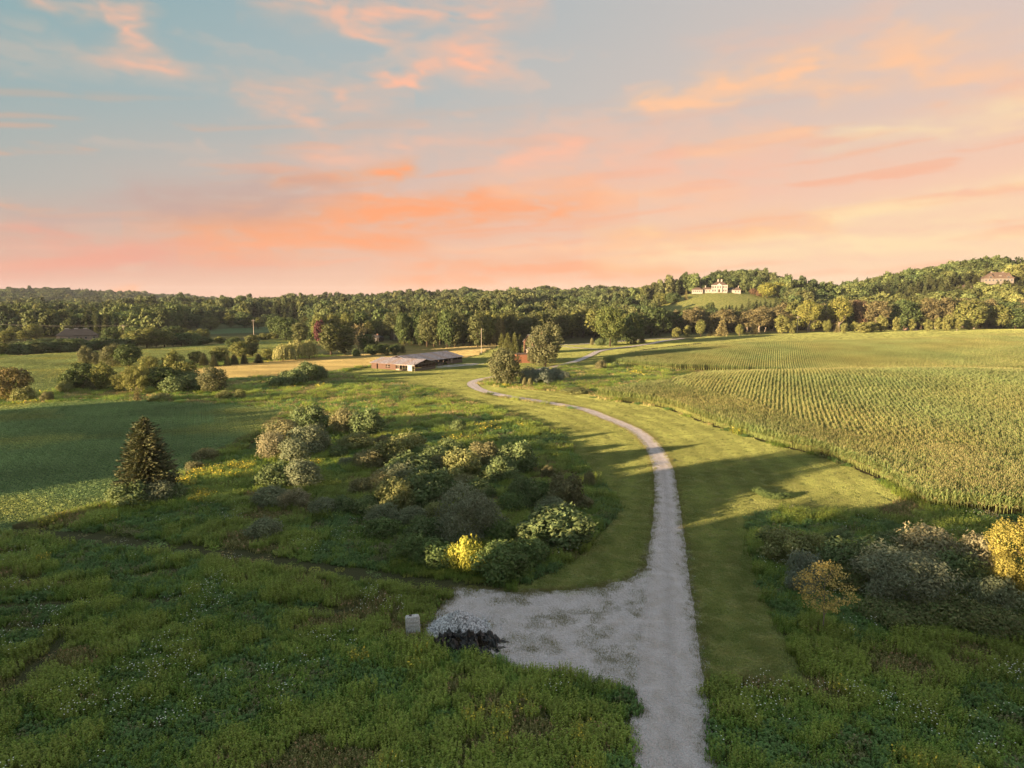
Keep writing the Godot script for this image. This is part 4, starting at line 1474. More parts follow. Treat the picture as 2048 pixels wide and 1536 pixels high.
func build_barn() -> void:
	var turn := -0.535
	var o := thing("barn", at(-38.8, 246.9), turn, "long weathered red barn with rusty tin roof and open gable", "barn")
	var tin2: StandardMaterial3D = mats.tin.duplicate()   # a rustier sheet here and there on every slope
	tin2.albedo_color = lin(0.36, 0.31, 0.30)
	# front wing: ridge along x, lit slope towards +z
	var rise := 3.8
	var eave := 2.35
	slope_sheets(o, "roof_sheet", Vector3(-10.2, rise, 0), Vector3(10.2, rise, 0), Vector3(0, eave - 0.12 - rise, 6.6), 10, mats.tin, tin2)
	slope_sheets(o, "roof_sheet", Vector3(10.2, rise, -0.02), Vector3(-10.2, rise, -0.02), Vector3(0, eave - 0.12 - rise, -6.6), 10, mats.tin, tin2)
	var front := [[-9.75, -7.3, 0.0, 2.3, "old_wood"], [-6.7, -3.07, 0.0, 2.3, "old_wood"], [-7.3, -6.7, 2.0, 2.3, "old_wood"], [-3.07, -1.2, 0.0, 0.75, "old_wood"], [-3.07, -1.2, 1.75, 2.3, "old_wood"], [-1.2, 1.47, 0.0, 2.3, "old_wood"], [1.47, 2.8, 0.0, 0.6, "cream"], [1.47, 2.8, 1.85, 2.3, "cream"], [2.8, 3.1, 0.0, 2.3, "cream"], [3.1, 6.7, 1.85, 2.3, "cream"], [3.1, 6.7, 0.0, 0.35, "grey_wood"], [8.75, 9.75, 1.8, 2.3, "cream"]]
	for p in front:
		part(o, "wall_panel", box(float(p[1]) - float(p[0]), float(p[3]) - float(p[2]), 0.12), mats[p[4]], Vector3((float(p[0]) + float(p[1])) * 0.5, (float(p[2]) + float(p[3])) * 0.5, 6.0))
	for x in [-2.14, 2.14]:
		part(o, "mullion", box(0.16, 1.2, 0.1), mats.cream, Vector3(x, 1.3, 6.02))
	part(o, "window_rail", box(1.8, 0.12, 0.1), mats.cream, Vector3(-2.14, 1.25, 6.04))
	part(o, "door", box(1.95, 2.25, 0.10), mats.white, Vector3(7.75, 1.12, 6.08))
	for x in [3.1, 4.3, 5.5, 6.75, 9.7]:
		part(o, "post", box(0.18, 2.35, 0.18), mats.grey_wood, Vector3(x, 1.17, 5.8))
	part(o, "wall_panel", box(19.4, 2.3, 0.12), mats.old_wood, Vector3(0, 1.15, -5.95))
	part(o, "wall_panel", box(0.12, 2.3, 11.8), mats.old_wood, Vector3(-9.8, 1.15, 0))
	part(o, "gable_board", gable_mesh(11.8, 1.4, 0.1), mats.old_wood, Vector3(-9.85, 2.3, 0), Vector3(0, -PI / 2, 0))
	# open gable end: low boards, posts, rails and truss
	part(o, "wall_panel", box(0.12, 0.95, 11.6), mats.grey_wood, Vector3(9.75, 0.47, 0))
	for i in 7:
		part(o, "post", box(0.16, 2.35, 0.16), mats.grey_wood, Vector3(9.7, 1.17, -5.7 + i * 1.9))
	part(o, "rail", box(0.1, 0.22, 11.8), mats.old_wood, Vector3(9.78, 1.35, 0))
	part(o, "tie_beam", box(0.14, 0.26, 12.0), mats.grey_wood, Vector3(9.75, 2.35, 0))
	for i in 6:
		var z := -5.0 + i * 2.0
		var tall := 1.35 * (1.0 - absf(z) / 6.2)
		part(o, "truss_strut", box(0.1, maxf(tall, 0.15), 0.14), mats.grey_wood, Vector3(9.75, 2.45 + tall * 0.5, z))
		part(o, "truss_strut", box(0.08, 1.5, 0.12), mats.grey_wood, Vector3(9.74, 2.75, z + 0.9), Vector3(0.9 if z < 0 else -0.9, 0, 0))
	for s in [-1.0, 1.0]:
		part(o, "rafter", box(0.12, 0.2, 6.5), mats.grey_wood, Vector3(9.76, 3.0, 3.05 * s), Vector3(0.232 * s, 0, 0))
	# rear wing: ridge along -z, open stalls facing +x
	slope_sheets(o, "roof_sheet", Vector3(-4.0, 4.35, -31.5), Vector3(-4.0, 4.35, -1.0), Vector3(8.8, -1.95, 0), 12, mats.tin, tin2)
	slope_sheets(o, "roof_sheet", Vector3(-4.02, 4.35, -1.0), Vector3(-4.02, 4.35, -31.5), Vector3(-8.8, -1.95, 0), 12, mats.tin, tin2)
	part(o, "wall_panel", box(0.12, 2.5, 24.6), mats.dark_wood, Vector3(-12.2, 1.25, -18.6))
	part(o, "wall_panel", box(15.9, 2.5, 0.12), mats.dark_wood, Vector3(-4.1, 1.25, -31.0))
	part(o, "gable_board", gable_mesh(16.0, 1.8, 0.1), mats.dark_wood, Vector3(-4.1, 2.5, -31.05))
	for i in 9:
		part(o, "post", box(0.2, 2.5, 0.2), mats.grey_wood, Vector3(3.95, 1.25, -30.8 + i * 3.05))
	for p in [[-30.9, -24.8, 1.5], [-22.6, -20.8, 1.3], [-18.0, -14.8, 0.8], [-12.0, -7.0, 1.1]]:
		part(o, "stall_gate", box(0.12, p[2], float(p[1]) - float(p[0])), mats.grey_wood, Vector3(4.0, float(p[2]) * 0.5, (float(p[0]) + float(p[1])) * 0.5))
	part(o, "stall_door", box(0.1, 1.7, 1.1), mats.cream, Vector3(4.05, 1.2, -23.7))
	part(o, "stall_wall", box(0.12, 2.6, 24.0), mats.dark_wood, Vector3(-3.0, 1.3, -18.8))
	setting("gravel_yard", drape(rough_edge(PackedVector2Array([Vector2(-27, 250), Vector2(-14, 262), Vector2(-11, 268), Vector2(-19, 266), Vector2(-28, 256)]), 0.8, 0.8, 61), 0.05), mats.gravel)

func build_brick_house() -> void:
	var o := thing("brick_outbuilding", at(5.6, 274.5), 0.25, "low orange brick outbuilding with white gable behind the willows", "building")
	part(o, "wall", box(9.0, 3.4, 6.0), mats.orange_brick, Vector3(0, 1.5, 0))
	part(o, "coping", box(9.2, 0.3, 6.2), mats.shingle, Vector3(0, 3.35, 0))
	part(o, "upper_wall", box(3.6, 1.6, 4.0), mats.cream, Vector3(2.6, 4.2, -0.6))
	part(o, "gable", gable_mesh(3.6, 1.2, 0.3), mats.cream, Vector3(2.6, 5.0, 1.4))
	slope_sheets(o, "roof", Vector3(2.6, 6.25, -2.8), Vector3(2.6, 6.25, 1.7), Vector3(2.1, -1.35, 0), 1, mats.tin, mats.tin)
	slope_sheets(o, "roof", Vector3(2.58, 6.25, 1.7), Vector3(2.58, 6.25, -2.8), Vector3(-2.1, -1.35, 0), 1, mats.tin, mats.tin)
	part(o, "door", box(1.1, 2.1, 0.1), mats.dark_wood, Vector3(3.4, 1.05, 3.03))
	var h := thing("farmhouse", at(11.2, 312.0), 0.55, "brick farmhouse with pale metal roof behind the great willow", "house")
	part(h, "wall", box(9.0, 5.6, 8.0), mats.brick, Vector3(0, 2.5, 0))
	part(h, "gable", gable_mesh(8.0, 3.2, 0.3), mats.brick, Vector3(-4.55, 5.3, 0), Vector3(0, -PI / 2, 0))
	slope_sheets(h, "roof", Vector3(-5.0, 8.6, 0), Vector3(5.0, 8.6, 0), Vector3(0, -3.5, 4.5), 1, mats.white, mats.white)
	slope_sheets(h, "roof", Vector3(5.0, 8.6, -0.02), Vector3(-5.0, 8.6, -0.02), Vector3(0, -3.5, -4.5), 1, mats.white, mats.white)
	part(h, "chimney", box(0.9, 1.8, 0.9), mats.brick, Vector3(3.2, 9.0, 0))
	for i in 3:
		window(h, -3.0 + i * 3.0, 3.9, 4.04, 1.0, 1.5)
		window(h, -3.0 + i * 3.0, 1.8, 4.04, 1.0, 1.5)

func build_mansion() -> void:
	var o := thing("mansion", at(193.5, 652.0), -0.28, "pale two storey mansion with pediment, twin chimneys and low wings on the hill", "house")
	o.scale = Vector3.ONE * 0.9
	part(o, "wall", box(15.6, 8.6, 11.0), mats.stucco, Vector3(0, 2.7, 0))
	part(o, "cornice", box(16.2, 0.5, 11.6), mats.white, Vector3(0, 7.0, 0))
	part(o, "roof", hip_roof(15.6, 11.0, 3.4, 5.0, 0.5), mats.shingle, Vector3(0, 7.4, 0))
	part(o, "centre_bay", box(5.4, 7.4, 0.8), mats.stucco, Vector3(-0.3, 3.2, 5.7))
	part(o, "pediment", gable_mesh(5.8, 1.9, 1.4), mats.white, Vector3(-0.3, 7.05, 6.2))
	for x in [-1.6, 1.8]:
		part(o, "chimney", box(1.5, 3.2, 1.3), mats.stucco, Vector3(x, 11.6, -0.5))
	for x in [-6.4, -4.2, 4.2, 6.4]:
		for y in [1.7, 5.2]:
			window(o, x, y, 5.55, 1.1, 2.0)
	for x in [-1.5, 0.9]:
		window(o, x, 5.2, 6.15, 1.0, 2.0)
	for x in [-2.8, -7.6, 2.3, 7.6]:
		part(o, "pilaster", box(0.5, 6.8, 0.3), mats.white, Vector3(x, 3.4, 5.66 if absf(x) > 3.0 else 6.26))
	part(o, "door", box(1.6, 2.8, 0.1), mats.dark_wood, Vector3(-0.3, 1.4, 6.16))
	# link and pavilion on one side
	part(o, "link_wall", box(9.5, 4.4, 6.0), mats.stucco, Vector3(-12.5, 0.7, -1.0))
	part(o, "link_roof", hip_roof(9.5, 6.0, 1.9, 7.0, 0.4), mats.shingle, Vector3(-12.5, 3.1, -1.0))
	part(o, "pavilion_wall", box(11.0, 4.2, 8.0), mats.stucco, Vector3(-22.0, 0.4, 0.5))
	part(o, "pavilion_roof", hip_roof(11.0, 8.0, 2.3, 4.0, 0.5), mats.shingle, Vector3(-22.0, 2.7, 0.5))
	for i in 5:
		window(o, -26.0 + i * 2.0, 1.0, 4.55, 0.9, 1.7)
	for i in 3:
		window(o, -15.2 + i * 2.6, 1.3, 2.05, 0.9, 1.6)
	part(o, "wing_chimney", box(1.0, 3.0, 0.9), mats.stucco, Vector3(-14.0, 5.4, -1.0))
	# service wing on the other
	part(o, "link_wall", box(7.0, 3.8, 5.0), mats.stucco, Vector3(11.2, 0.4, -2.0))
	part(o, "link_roof", hip_roof(7.0, 5.0, 2.2, 5.0, 0.4), mats.slate, Vector3(11.2, 2.6, -2.0))
	part(o, "pavilion_wall", box(7.0, 4.0, 7.0), mats.stucco, Vector3(17.5, 0.0, 0.5))
	part(o, "pavilion_roof", hip_roof(7.0, 7.0, 2.6, 2.0, 0.5), mats.shingle, Vector3(17.5, 2.2, 0.5))
	for i in 2:
		window(o, 16.0 + i * 2.6, 0.6, 4.05, 0.9, 1.6)
	part(o, "wing_chimney", box(0.8, 3.2, 0.8), mats.stucco, Vector3(18.6, 5.0, 0.0))
	for p in [[186.0, 690.0, 13.0], [202.0, 700.0, 15.0], [217.0, 705.0, 14.0], [232.0, 708.0, 15.0]]:
		var g := thing("lamp_post", at(p[0], p[1]), 0.0, "%s tall thin post behind the mansion, counted from its pavilion wing" % ["first", "second", "third", "fourth"][int((float(p[0]) - 180.0) / 15.0)], "post", "tall posts behind the mansion")
		var c := CylinderMesh.new()
		c.top_radius = 0.10; c.bottom_radius = 0.18; c.height = p[2]; c.radial_segments = 8
		part(g, "shaft", c, mats.pole, Vector3(0, float(p[2]) * 0.5, 0))
		part(g, "cross_arm", box(0.9, 0.18, 0.2), mats.pole, Vector3(0, float(p[2]) - 0.2, 0))

func build_hill_house() -> void:
	var o := thing("hill_house", at(402.0, 580.0), -0.30, "large house with steep brown gabled roofs and dormers on the wooded hill", "house")
	o.scale = Vector3.ONE * 0.84
	part(o, "wall", box(25.0, 6.0, 10.0), mats.fieldstone, Vector3(0, 2.2, 0))
	part(o, "roof", hip_roof(25.0, 10.0, 5.8, 12.0, 0.8), mats.shingle, Vector3(0, 5.4, 0))
	for p in [[-7.5, 8.0, 5.0], [7.5, 9.0, 5.6]]:
		part(o, "cross_gable", gable_mesh(p[1], p[2], 6.0), mats.shingle, Vector3(p[0], 5.1, 5.8))
		var dormer := part(o, "dormer", box(2.6, 1.6, 0.5), mats.fieldstone, Vector3(p[0], 6.2, 5.75))
		part(dormer, "pane", box(2.0, 1.1, 0.06), mats.glass, Vector3(0, 0, 0.27))
	part(o, "dormer", box(2.4, 1.4, 1.6), mats.fieldstone, Vector3(1.2, 7.4, 3.4))
	for x in [-5.5, 4.2]:
		part(o, "chimney", box(1.3, 3.4, 1.3), mats.fieldstone, Vector3(x, 10.2, 0))
	for i in 8:
		window(o, -11.0 + i * 3.1, 3.2, 5.05, 1.3, 1.7)
	var g := thing("garden_pavilion", at(372.0, 574.0), -0.30, "small pavilion with hipped brown roof beside the large hill house", "pavilion")
	part(g, "roof", hip_roof(8.0, 8.0, 2.2, 1.0, 1.0), mats.shingle, Vector3(0, 3.6, 0))
	part(g, "wall", box(7.0, 4.4, 7.0), mats.fieldstone, Vector3(0, 1.3, 0))
	for x in [-1.8, 1.8]:
		window(g, x, 1.9, 3.55, 1.4, 1.7)
	var w := thing("garden_wall", at(384.0, 571.0), -0.30, "low white garden wall between the pavilion and the hill house", "wall")
	part(w, "wall", box(12.0, 1.6, 0.4), mats.cream, Vector3(0, 0.5, 0))
	for i in 5:
		part(w, "pier", box(0.6, 2.0, 0.6), mats.white, Vector3(-6.0 + i * 3.0, 0.7, 0))

# ------------------------------------------------------------------ small things
func heap(seed_value: int, rx: float, rz: float, h: float, rough: float, power: float) -> ArrayMesh:
	var nz := FastNoiseLite.new()
	nz.seed = seed_value; nz.frequency = 1.6; nz.fractal_octaves = 4
	var st := SurfaceTool.new()
	st.begin(Mesh.PRIMITIVE_TRIANGLES)
	st.set_smooth_group(0)
	var rings := 26
	var sides := 64
	for j in rings + 1:
		for i in sides + 1:
			var a := TAU * (i % sides) / sides
			var t := float(j) / rings
			var edge := 1.0 + 0.22 * nz.get_noise_2d(cos(a) * 0.7, sin(a) * 0.7)
			var p := Vector3(cos(a) * rx * t * edge, 0, sin(a) * rz * t * edge)
			var y := h * pow(maxf(0.0, 1.0 - pow(t, power)), 1.1)
			y += rough * nz.get_noise_2d(p.x * 1.4, p.z * 1.4) * (1.0 - t * t) + rough * 0.5 * absf(nz.get_noise_2d(p.x * 3.7 + 9.0, p.z * 3.7)) * (1.0 - t)
			st.add_vertex(Vector3(p.x, maxf(y, -0.05) - (0.08 if j == rings else 0.0), p.z))
	for j in rings:
		for i in sides:
			var k := j * (sides + 1) + i
			for e in [k, k + 1, k + sides + 1, k + 1, k + sides + 2, k + sides + 1]:
				st.add_index(e)
	st.generate_normals()
	return st.commit()

func crumpled(seed_value: int, rx: float, rz: float, h: float) -> ArrayMesh:
	# a sheet thrown over a lumpy heap: sharp creases, sagging hollows, a torn outline
	var nz := FastNoiseLite.new()
	nz.seed = seed_value; nz.noise_type = FastNoiseLite.TYPE_SIMPLEX; nz.frequency = 0.55; nz.fractal_octaves = 3
	var crease := FastNoiseLite.new()
	crease.seed = seed_value + 1; crease.noise_type = FastNoiseLite.TYPE_CELLULAR; crease.frequency = 1.9; crease.cellular_return_type = FastNoiseLite.RETURN_DISTANCE2_SUB
	var nx := 64
	var nzc := 34
	var pts: Array = []
	for j in nzc + 1:
		var row: Array = []
		for i in nx + 1:
			var u := (float(i) / nx * 2.0 - 1.0) * 1.15
			var w := (float(j) / nzc * 2.0 - 1.0) * 1.15
			var x := u * rx
			var z := w * rz
			var edge := sqrt(u * u + w * w) + 0.28 * nz.get_noise_2d(x * 2.1 + 7.0, z * 2.1)
			var lump := 0.62 + 0.75 * nz.get_noise_2d(x * 1.1, z * 1.3) + 0.25 * nz.get_noise_2d(x * 3.0 + 20.0, z * 3.0)
			var y := h * maxf(lump, 0.15) * (1.0 - smoothstep(0.25, 1.0, edge))
			y += 0.10 * (crease.get_noise_2d(x, z * 1.4) + 0.55) * (1.0 - smoothstep(0.8, 1.05, edge))
			row.append(Vector3(x + 0.1 * nz.get_noise_2d(x * 5.0, z * 5.0), y - (0.4 if edge > 1.02 else 0.0), z + 0.1 * nz.get_noise_2d(x * 5.0 + 50.0, z * 5.0)))
		pts.append(row)
	var b := Buf.new()
	for j in nzc:
		for i in nx:
			if maxf(pts[j][i].y, maxf(pts[j + 1][i].y, maxf(pts[j][i + 1].y, pts[j + 1][i + 1].y))) < -0.2:
				continue
			b.quad(pts[j][i], pts[j][i + 1], pts[j + 1][i + 1], pts[j + 1][i], Color.WHITE)
	return b.mesh()

func build_small_things() -> void:
	var pile := thing("stone_pile", at(STONE_SPOT.x, STONE_SPOT.y, 0.03), 0.0, "conical pile of pale crushed stone at the edge of the gravel yard", "stone pile")
	part(pile, "mound", heap(601, 2.2, 1.8, 1.3, 0.06, 1.15), mats.stone, Vector3(0, -0.1, 0))
	var b := Buf.new()
	var r := RandomNumberGenerator.new()
	r.seed = 44
	var cut := [Vector3(0, 1, 0), Vector3(0.9, 0.1, 0.2), Vector3(-0.2, 0.0, 0.95), Vector3(-0.9, -0.1, -0.1), Vector3(0.1, 0.1, -0.9), Vector3(0, -0.8, 0)]
	for t in [[0, 2, 1], [0, 3, 2], [0, 4, 3], [0, 1, 4], [5, 1, 2], [5, 2, 3], [5, 3, 4], [5, 4, 1]]:
		b.tri(cut[t[0]], cut[t[1]], cut[t[2]], Color(0.44, 0.44, 0.46))
	var spots: Array = []
	var tints := PackedColorArray()
	for i in 4600:
		var a := r.randf() * TAU
		var t := sqrt(r.randf()) * (1.12 if r.randf() < 0.93 else 1.45)
		var y := 1.3 * pow(maxf(0.0, 1.0 - pow(minf(t, 1.0), 1.15)), 1.1)
		var s := r.randf_range(0.04, 0.10)
		spots.append(Transform3D(Basis.from_euler(Vector3(r.randf(), r.randf(), r.randf()) * TAU).scaled(Vector3.ONE * s), Vector3(cos(a) * 2.16 * t, y + r.randf_range(-0.05, 0.05) + 0.10 * fine.get_noise_2d(cos(a) * t * 9.0, sin(a) * t * 9.0), sin(a) * 1.78 * t)))
		var k := r.randf_range(0.25, 0.82)
		tints.append(Color(k, k, k * 1.02))
	var chips: StandardMaterial3D = surface_mat(Color.WHITE, null, 1.0)
	chips.vertex_color_use_as_albedo = true
	stuff("stones", b.mesh(), chips, spots, tints, "", "", pile)
	var tarp := thing("tarp_heap", at(TARP_SPOT.x, TARP_SPOT.y, 0.03), 0.12, "large crumpled black tarp heap with dark compost before the stone pile", "tarp")
	part(tarp, "sheet", crumpled(611, 3.1, 1.8, 1.0), mats.tarp)
	part(tarp, "compost", heap(613, 1.4, 0.8, 0.55, 0.40, 1.6), mats.compost, Vector3(-0.55, -0.02, 0.45))
	part(tarp, "compost", heap(614, 0.9, 0.6, 0.45, 0.35, 1.6), mats.compost, Vector3(1.2, 0.0, 0.25))
	for i in 26:
		var s := Buf.new()
		var p := Vector3(r.randf_range(-2.1, 2.2), r.randf_range(0.15, 0.4), r.randf_range(-0.7, 0.9))
		for j in 3:
			var q := p + Vector3(r.randfn(0, 0.22), r.randfn(-0.02, 0.08), r.randfn(0, 0.16))
			s.quad(p, q, q + Vector3(0.05, 0.10, 0.06), p + Vector3(0.03, 0.12, 0.05), Color.WHITE)
			p = q
		part(tarp, "fold", s.mesh(), mats.tarp)
	var small := thing("tarp_heap", at(TARP2_SPOT.x, TARP2_SPOT.y, 0.03), -0.3, "small black tarp lump on the gravel in front of the large tarp", "tarp")
	part(small, "sheet", crumpled(617, 0.95, 0.6, 0.55), mats.tarp)
	var tank := thing("plastic_tank", at(TANK_SPOT.x, TANK_SPOT.y), 0.22, "white upright plastic tank half hidden in weeds by the gravel yard", "tank")
	var body := BoxMesh.new()
	body.size = Vector3(1.0, 1.62, 0.55)
	part(tank, "body", rounded_slab(1.02, 1.4, 0.6, 0.16), mats.plastic, Vector3(0, 0.66, 0), Vector3(-0.12, 0, 0.03))
	for i in 3:
		part(tank, "rib", box(0.9, 0.05, 0.04), mats.plastic, Vector3(0, 0.45 + i * 0.32, 0.31 + 0.02 * i), Vector3(-0.12, 0, 0.03))
	var cap := CylinderMesh.new()
	cap.top_radius = 0.1; cap.bottom_radius = 0.1; cap.height = 0.08
	part(tank, "cap", cap, mats.tarp, Vector3(-0.15, 1.37, -0.1))
	var mast := thing("mast", at(POLE_SPOT.x, POLE_SPOT.y), 0.0, "tall thin pale pole on the lawn beside the hay field", "pole")
	var shaft := CylinderMesh.new()
	shaft.top_radius = 0.09; shaft.bottom_radius = 0.14; shaft.height = 11.0; shaft.radial_segments = 8
	part(mast, "shaft", shaft, mats.pole, Vector3(0, 5.5, 0))
	part(mast, "finial", box(0.3, 0.3, 0.3), mats.pole, Vector3(0, 11.1, 0))
	var spots2 := [[-238.0, 425.0, 9.0], [-226.0, 445.0, 12.0], [-175.0, 470.0, 11.0], [-345.0, 430.0, 11.0], [1.0 * 185.0, 450.0, 11.0]]
	var tops: Array = []
	for p in spots2:
		var q := thing("utility_pole", at(p[0], p[1]), 0.2, "wooden utility pole with cross arm beside the wood" if float(p[0]) > 0.0 else "wooden utility pole with cross arm along the valley road", "utility pole", "utility poles")
		var c := CylinderMesh.new()
		c.top_radius = 0.14; c.bottom_radius = 0.2; c.height = p[2]; c.radial_segments = 8
		part(q, "pole", c, mats.pole, Vector3(0, float(p[2]) * 0.5, 0))
		part(q, "cross_arm", box(2.6, 0.16, 0.16), mats.pole, Vector3(0, float(p[2]) - 0.9, 0))
		for x in [-1.1, 0.0, 1.1]:
			part(q, "insulator", box(0.12, 0.3, 0.12), mats.white, Vector3(x, float(p[2]) - 0.68, 0))
		if float(p[0]) < 0.0:
			tops.append(at(p[0], p[1], float(p[2]) - 0.5))
	tops.sort_custom(func(a, c): return a.x < c.x)
	for i in tops.size() - 1:
		var w := Buf.new()
		for o in [Vector3(0, 0, -0.8), Vector3(0, 0, 0.8)]:
			var last: Vector3 = tops[i] + o
			for j in 12:
				var t := (j + 1) / 12.0
				var q: Vector3 = (tops[i] as Vector3).lerp(tops[i + 1], t) + o - Vector3(0, 4.0 * t * (1.0 - t) * 1.2, 0)
				tube(w, last, q, 0.035, 0.035, 3, Color.WHITE)
				last = q
		var wire := MeshInstance3D.new()
		wire.name = numbered("power_line")
		wire.mesh = w.mesh()
		wire.material_override = mats.wire
		tag(wire, "pair of sagging power wires between two valley utility poles", "power line", "power lines in the valley")
		add_child(wire)
	var sand := thing("sand_mound", at(255.0, 444.0), 0.0, "pinkish mound of sand beyond the far corn", "sand pile")
	part(sand, "mound", heap(631, 5.5, 3.5, 2.6, 0.3, 1.6), mats.sand)

func rounded_slab(w: float, h: float, d: float, r: float) -> ArrayMesh:
	var outline := PackedVector2Array()
	for c in [[w * 0.5 - r, h * 0.5 - r, 0.0], [-w * 0.5 + r, h * 0.5 - r, PI / 2], [-w * 0.5 + 0.03, -h * 0.5 + 0.03, PI], [w * 0.5 - 0.03, -h * 0.5 + 0.03, PI * 1.5]]:
		var rad := r if float(c[1]) > 0.0 else 0.03
		for i in 6:
			var a: float = float(c[2]) + PI / 2 * i / 5.0
			outline.append(Vector2(float(c[0]) + cos(a) * rad, float(c[1]) + sin(a) * rad))
	var b := Buf.new()
	var n := outline.size()
	for i in n:
		var p := outline[i]
		var q := outline[(i + 1) % n]
		var ip := p * 0.94
		var iq := q * 0.94
		for s in [1.0, -1.0]:
			b.quad(Vector3(p.x, p.y, s * (d * 0.5 - 0.04)), Vector3(ip.x, ip.y, s * d * 0.5), Vector3(iq.x, iq.y, s * d * 0.5), Vector3(q.x, q.y, s * (d * 0.5 - 0.04)), Color.WHITE)
			b.tri(Vector3(ip.x, ip.y, s * d * 0.5), Vector3(0, 0, s * d * 0.5), Vector3(iq.x, iq.y, s * d * 0.5), Color.WHITE)
		b.quad(Vector3(p.x, p.y, d * 0.5 - 0.04), Vector3(q.x, q.y, d * 0.5 - 0.04), Vector3(q.x, q.y, -d * 0.5 + 0.04), Vector3(p.x, p.y, -d * 0.5 + 0.04), Color.WHITE)
	return b.mesh()

# ------------------------------------------------------------------ places, in metres (x, distance ahead)
const ROAD := [8.67, 8, 4.3, 8.47, 33.12, 4.3, 9.41, 37.73, 4.2, 10.5, 43.61, 4.1, 12.2, 51.49, 3.9, 14.46, 61.95, 3.6, 16.71, 72.04, 3.2, 18.5, 80.37, 2.95, 20.55, 90.77, 2.85, 22.16, 100.85, 2.85, 23.31, 114.1, 2.85, 22.62, 126.96, 2.8, 18.66, 140.92, 2.8, 15.27, 150.35, 2.8, 7.15, 160.73, 2.8, -1.75, 171.24, 2.8, -7.81, 181.79, 2.9, -11.22, 195.31, 3, -10.81, 206.52, 3, -6.19, 218.3, 2.9, 3.46, 238.47, 2.8, 16.86, 261.22, 2.8, 26.33, 279.65, 2.8, 34.16, 300.62, 2.9, 40.33, 320.51, 3, 50.83, 338.12, 3.1, 61.31, 350.64, 3.2, 73.3, 367.69, 3.2, 86.34, 390.88, 3.4, 102.24, 411.89, 3.6]
const SIDE_ROAD := [42.3, 332.44, 2.8, 34.62, 339.66, 2.6, 26.88, 350.86, 2.6, 18.42, 359.07, 2.6]
const BACK_ROAD := [97.26, 413.47, 3, 77.81, 405.33, 2.6, 57.65, 387.63, 2.6, 39.11, 370.87, 2.6, 19.82, 360.89, 2.6]
const YARD := [-4.57, 55.65, -2.68, 55.44, 0.66, 54.75, 3.98, 54.94, 7.44, 56.06, 10.22, 57.53, 12.02, 60.13, 13.08, 63.22, 15.51, 63.48, 12.2, 48.98, 9.44, 37.24, 7.85, 36.77, 7.73, 38.73, 6.75, 40.67, 4.02, 41.64, 0.85, 42.67, -1.82, 44.07, -4.27, 45.14, -5.68, 45.97, -6.61, 48.58, -6.01, 50.8, -5.4, 53.3]
const LAWN_NEAR := [14.69, 61.95, 11.69, 58.41, 7.34, 55.24, 3.11, 54.26, -0.17, 55.04, 0.68, 56.26, 3.35, 58.64, 5.88, 62.2, 8.33, 67.07, 10.99, 73.4, 12.67, 78.95, 12.34, 84.02, 11.3, 92.09, 10.26, 100.85, 9.25, 113.34, 8.47, 122.8, 4.02, 133.88, -2.04, 147.07, -10, 163.21, -15.07, 173.8, -11.36, 185.77, -11.81, 197.95, -11.11, 206.52, -7.66, 178.22, -1.71, 167.75, 7.02, 157.75, 15.01, 147.77, 18.36, 138.62, 22.28, 125.04, 23, 112.51, 21.89, 99.59, 20.68, 90.77, 18.62, 80.37, 16.82, 72.04]
const LAWN_EAST := [14.55, 61.95, 12.32, 51.49, 10.7, 43.61, 10.11, 40.61, 13.2, 41.35, 15.65, 41.12, 18.43, 41.12, 19.1, 44.59, 19.64, 48.58, 20.65, 54.26, 22.08, 60.73, 23.92, 67.36, 26.15, 73.74, 30.56, 76.64, 35.12, 76.64, 39.13, 75.53, 43.75, 78.36, 47.67, 83.13, 49.09, 92.08, 48.62, 97.44, 47.39, 104.43, 44.54, 110.9, 41.59, 118.99, 38.29, 128.68, 35.51, 140.29, 33.63, 147.99, 29.04, 155.4, 24.06, 160.08, 19.98, 165.06, 19.13, 172.74, 12.47, 178.37, 4.78, 182.36, -3.3, 188.7, -7.38, 195.14, -9.45, 193.96, -7.83, 182.32, -1.76, 172.14, 7.19, 161.5, 15.33, 151.01, 18.73, 141.5, 22.7, 127.45, 23.31, 114.1, 22.16, 100.85, 20.55, 90.77, 18.56, 80.37, 16.76, 72.04]
const LAWN_BARN := [-57.85, 231.68, -45.08, 214.71, -34.17, 200.84, -23.87, 188.49, -15.07, 173.8, -11.36, 185.77, -12.38, 197.97, -11.49, 208.06, -6.29, 221.93, 3.52, 242.18, 17.06, 264.41, 26.65, 283.06, 34.45, 305.17, 39.99, 323.43, 41.91, 349.41, 28.03, 366.03, 9.56, 367.68, -6.32, 364.74, -14.19, 332.54, -20.72, 289.11, -34.77, 275.89, -49.27, 257.41]
const LAWN_FAR := [29.32, 243.33, 24.79, 271.5, 34.56, 298.45, 40.44, 317.7, 50.35, 334.9, 60.71, 347.17, 72.54, 363.87, 85.38, 386.48, 97.02, 397.7, 102.54, 377.71, 86.75, 357.43, 67.08, 336.26, 50.98, 311.81, 39.23, 283.61, 35.15, 260.59]
const LAWN_GROVE := [17.31, 363.06, 39.54, 374.98, 58.32, 392.15, 78.29, 407.83, 95.27, 411.3, 86.7, 386.16, 73.3, 367.69, 61.93, 354.19, 51.33, 341.41, 42.3, 332.44, 30.96, 339.97, 18.23, 355.29]
const CROP_NEAR := [-127.85, 149.02, -116.77, 156.19, -98.13, 163.24, -72.52, 159.23, -55.27, 153.19, -48.65, 144.97, -46.75, 127.8, -45.84, 106.6, -45.26, 92.91, -46.16, 84.24, -49.48, 76.08, -52.63, 71.71, -57.03, 66.63]
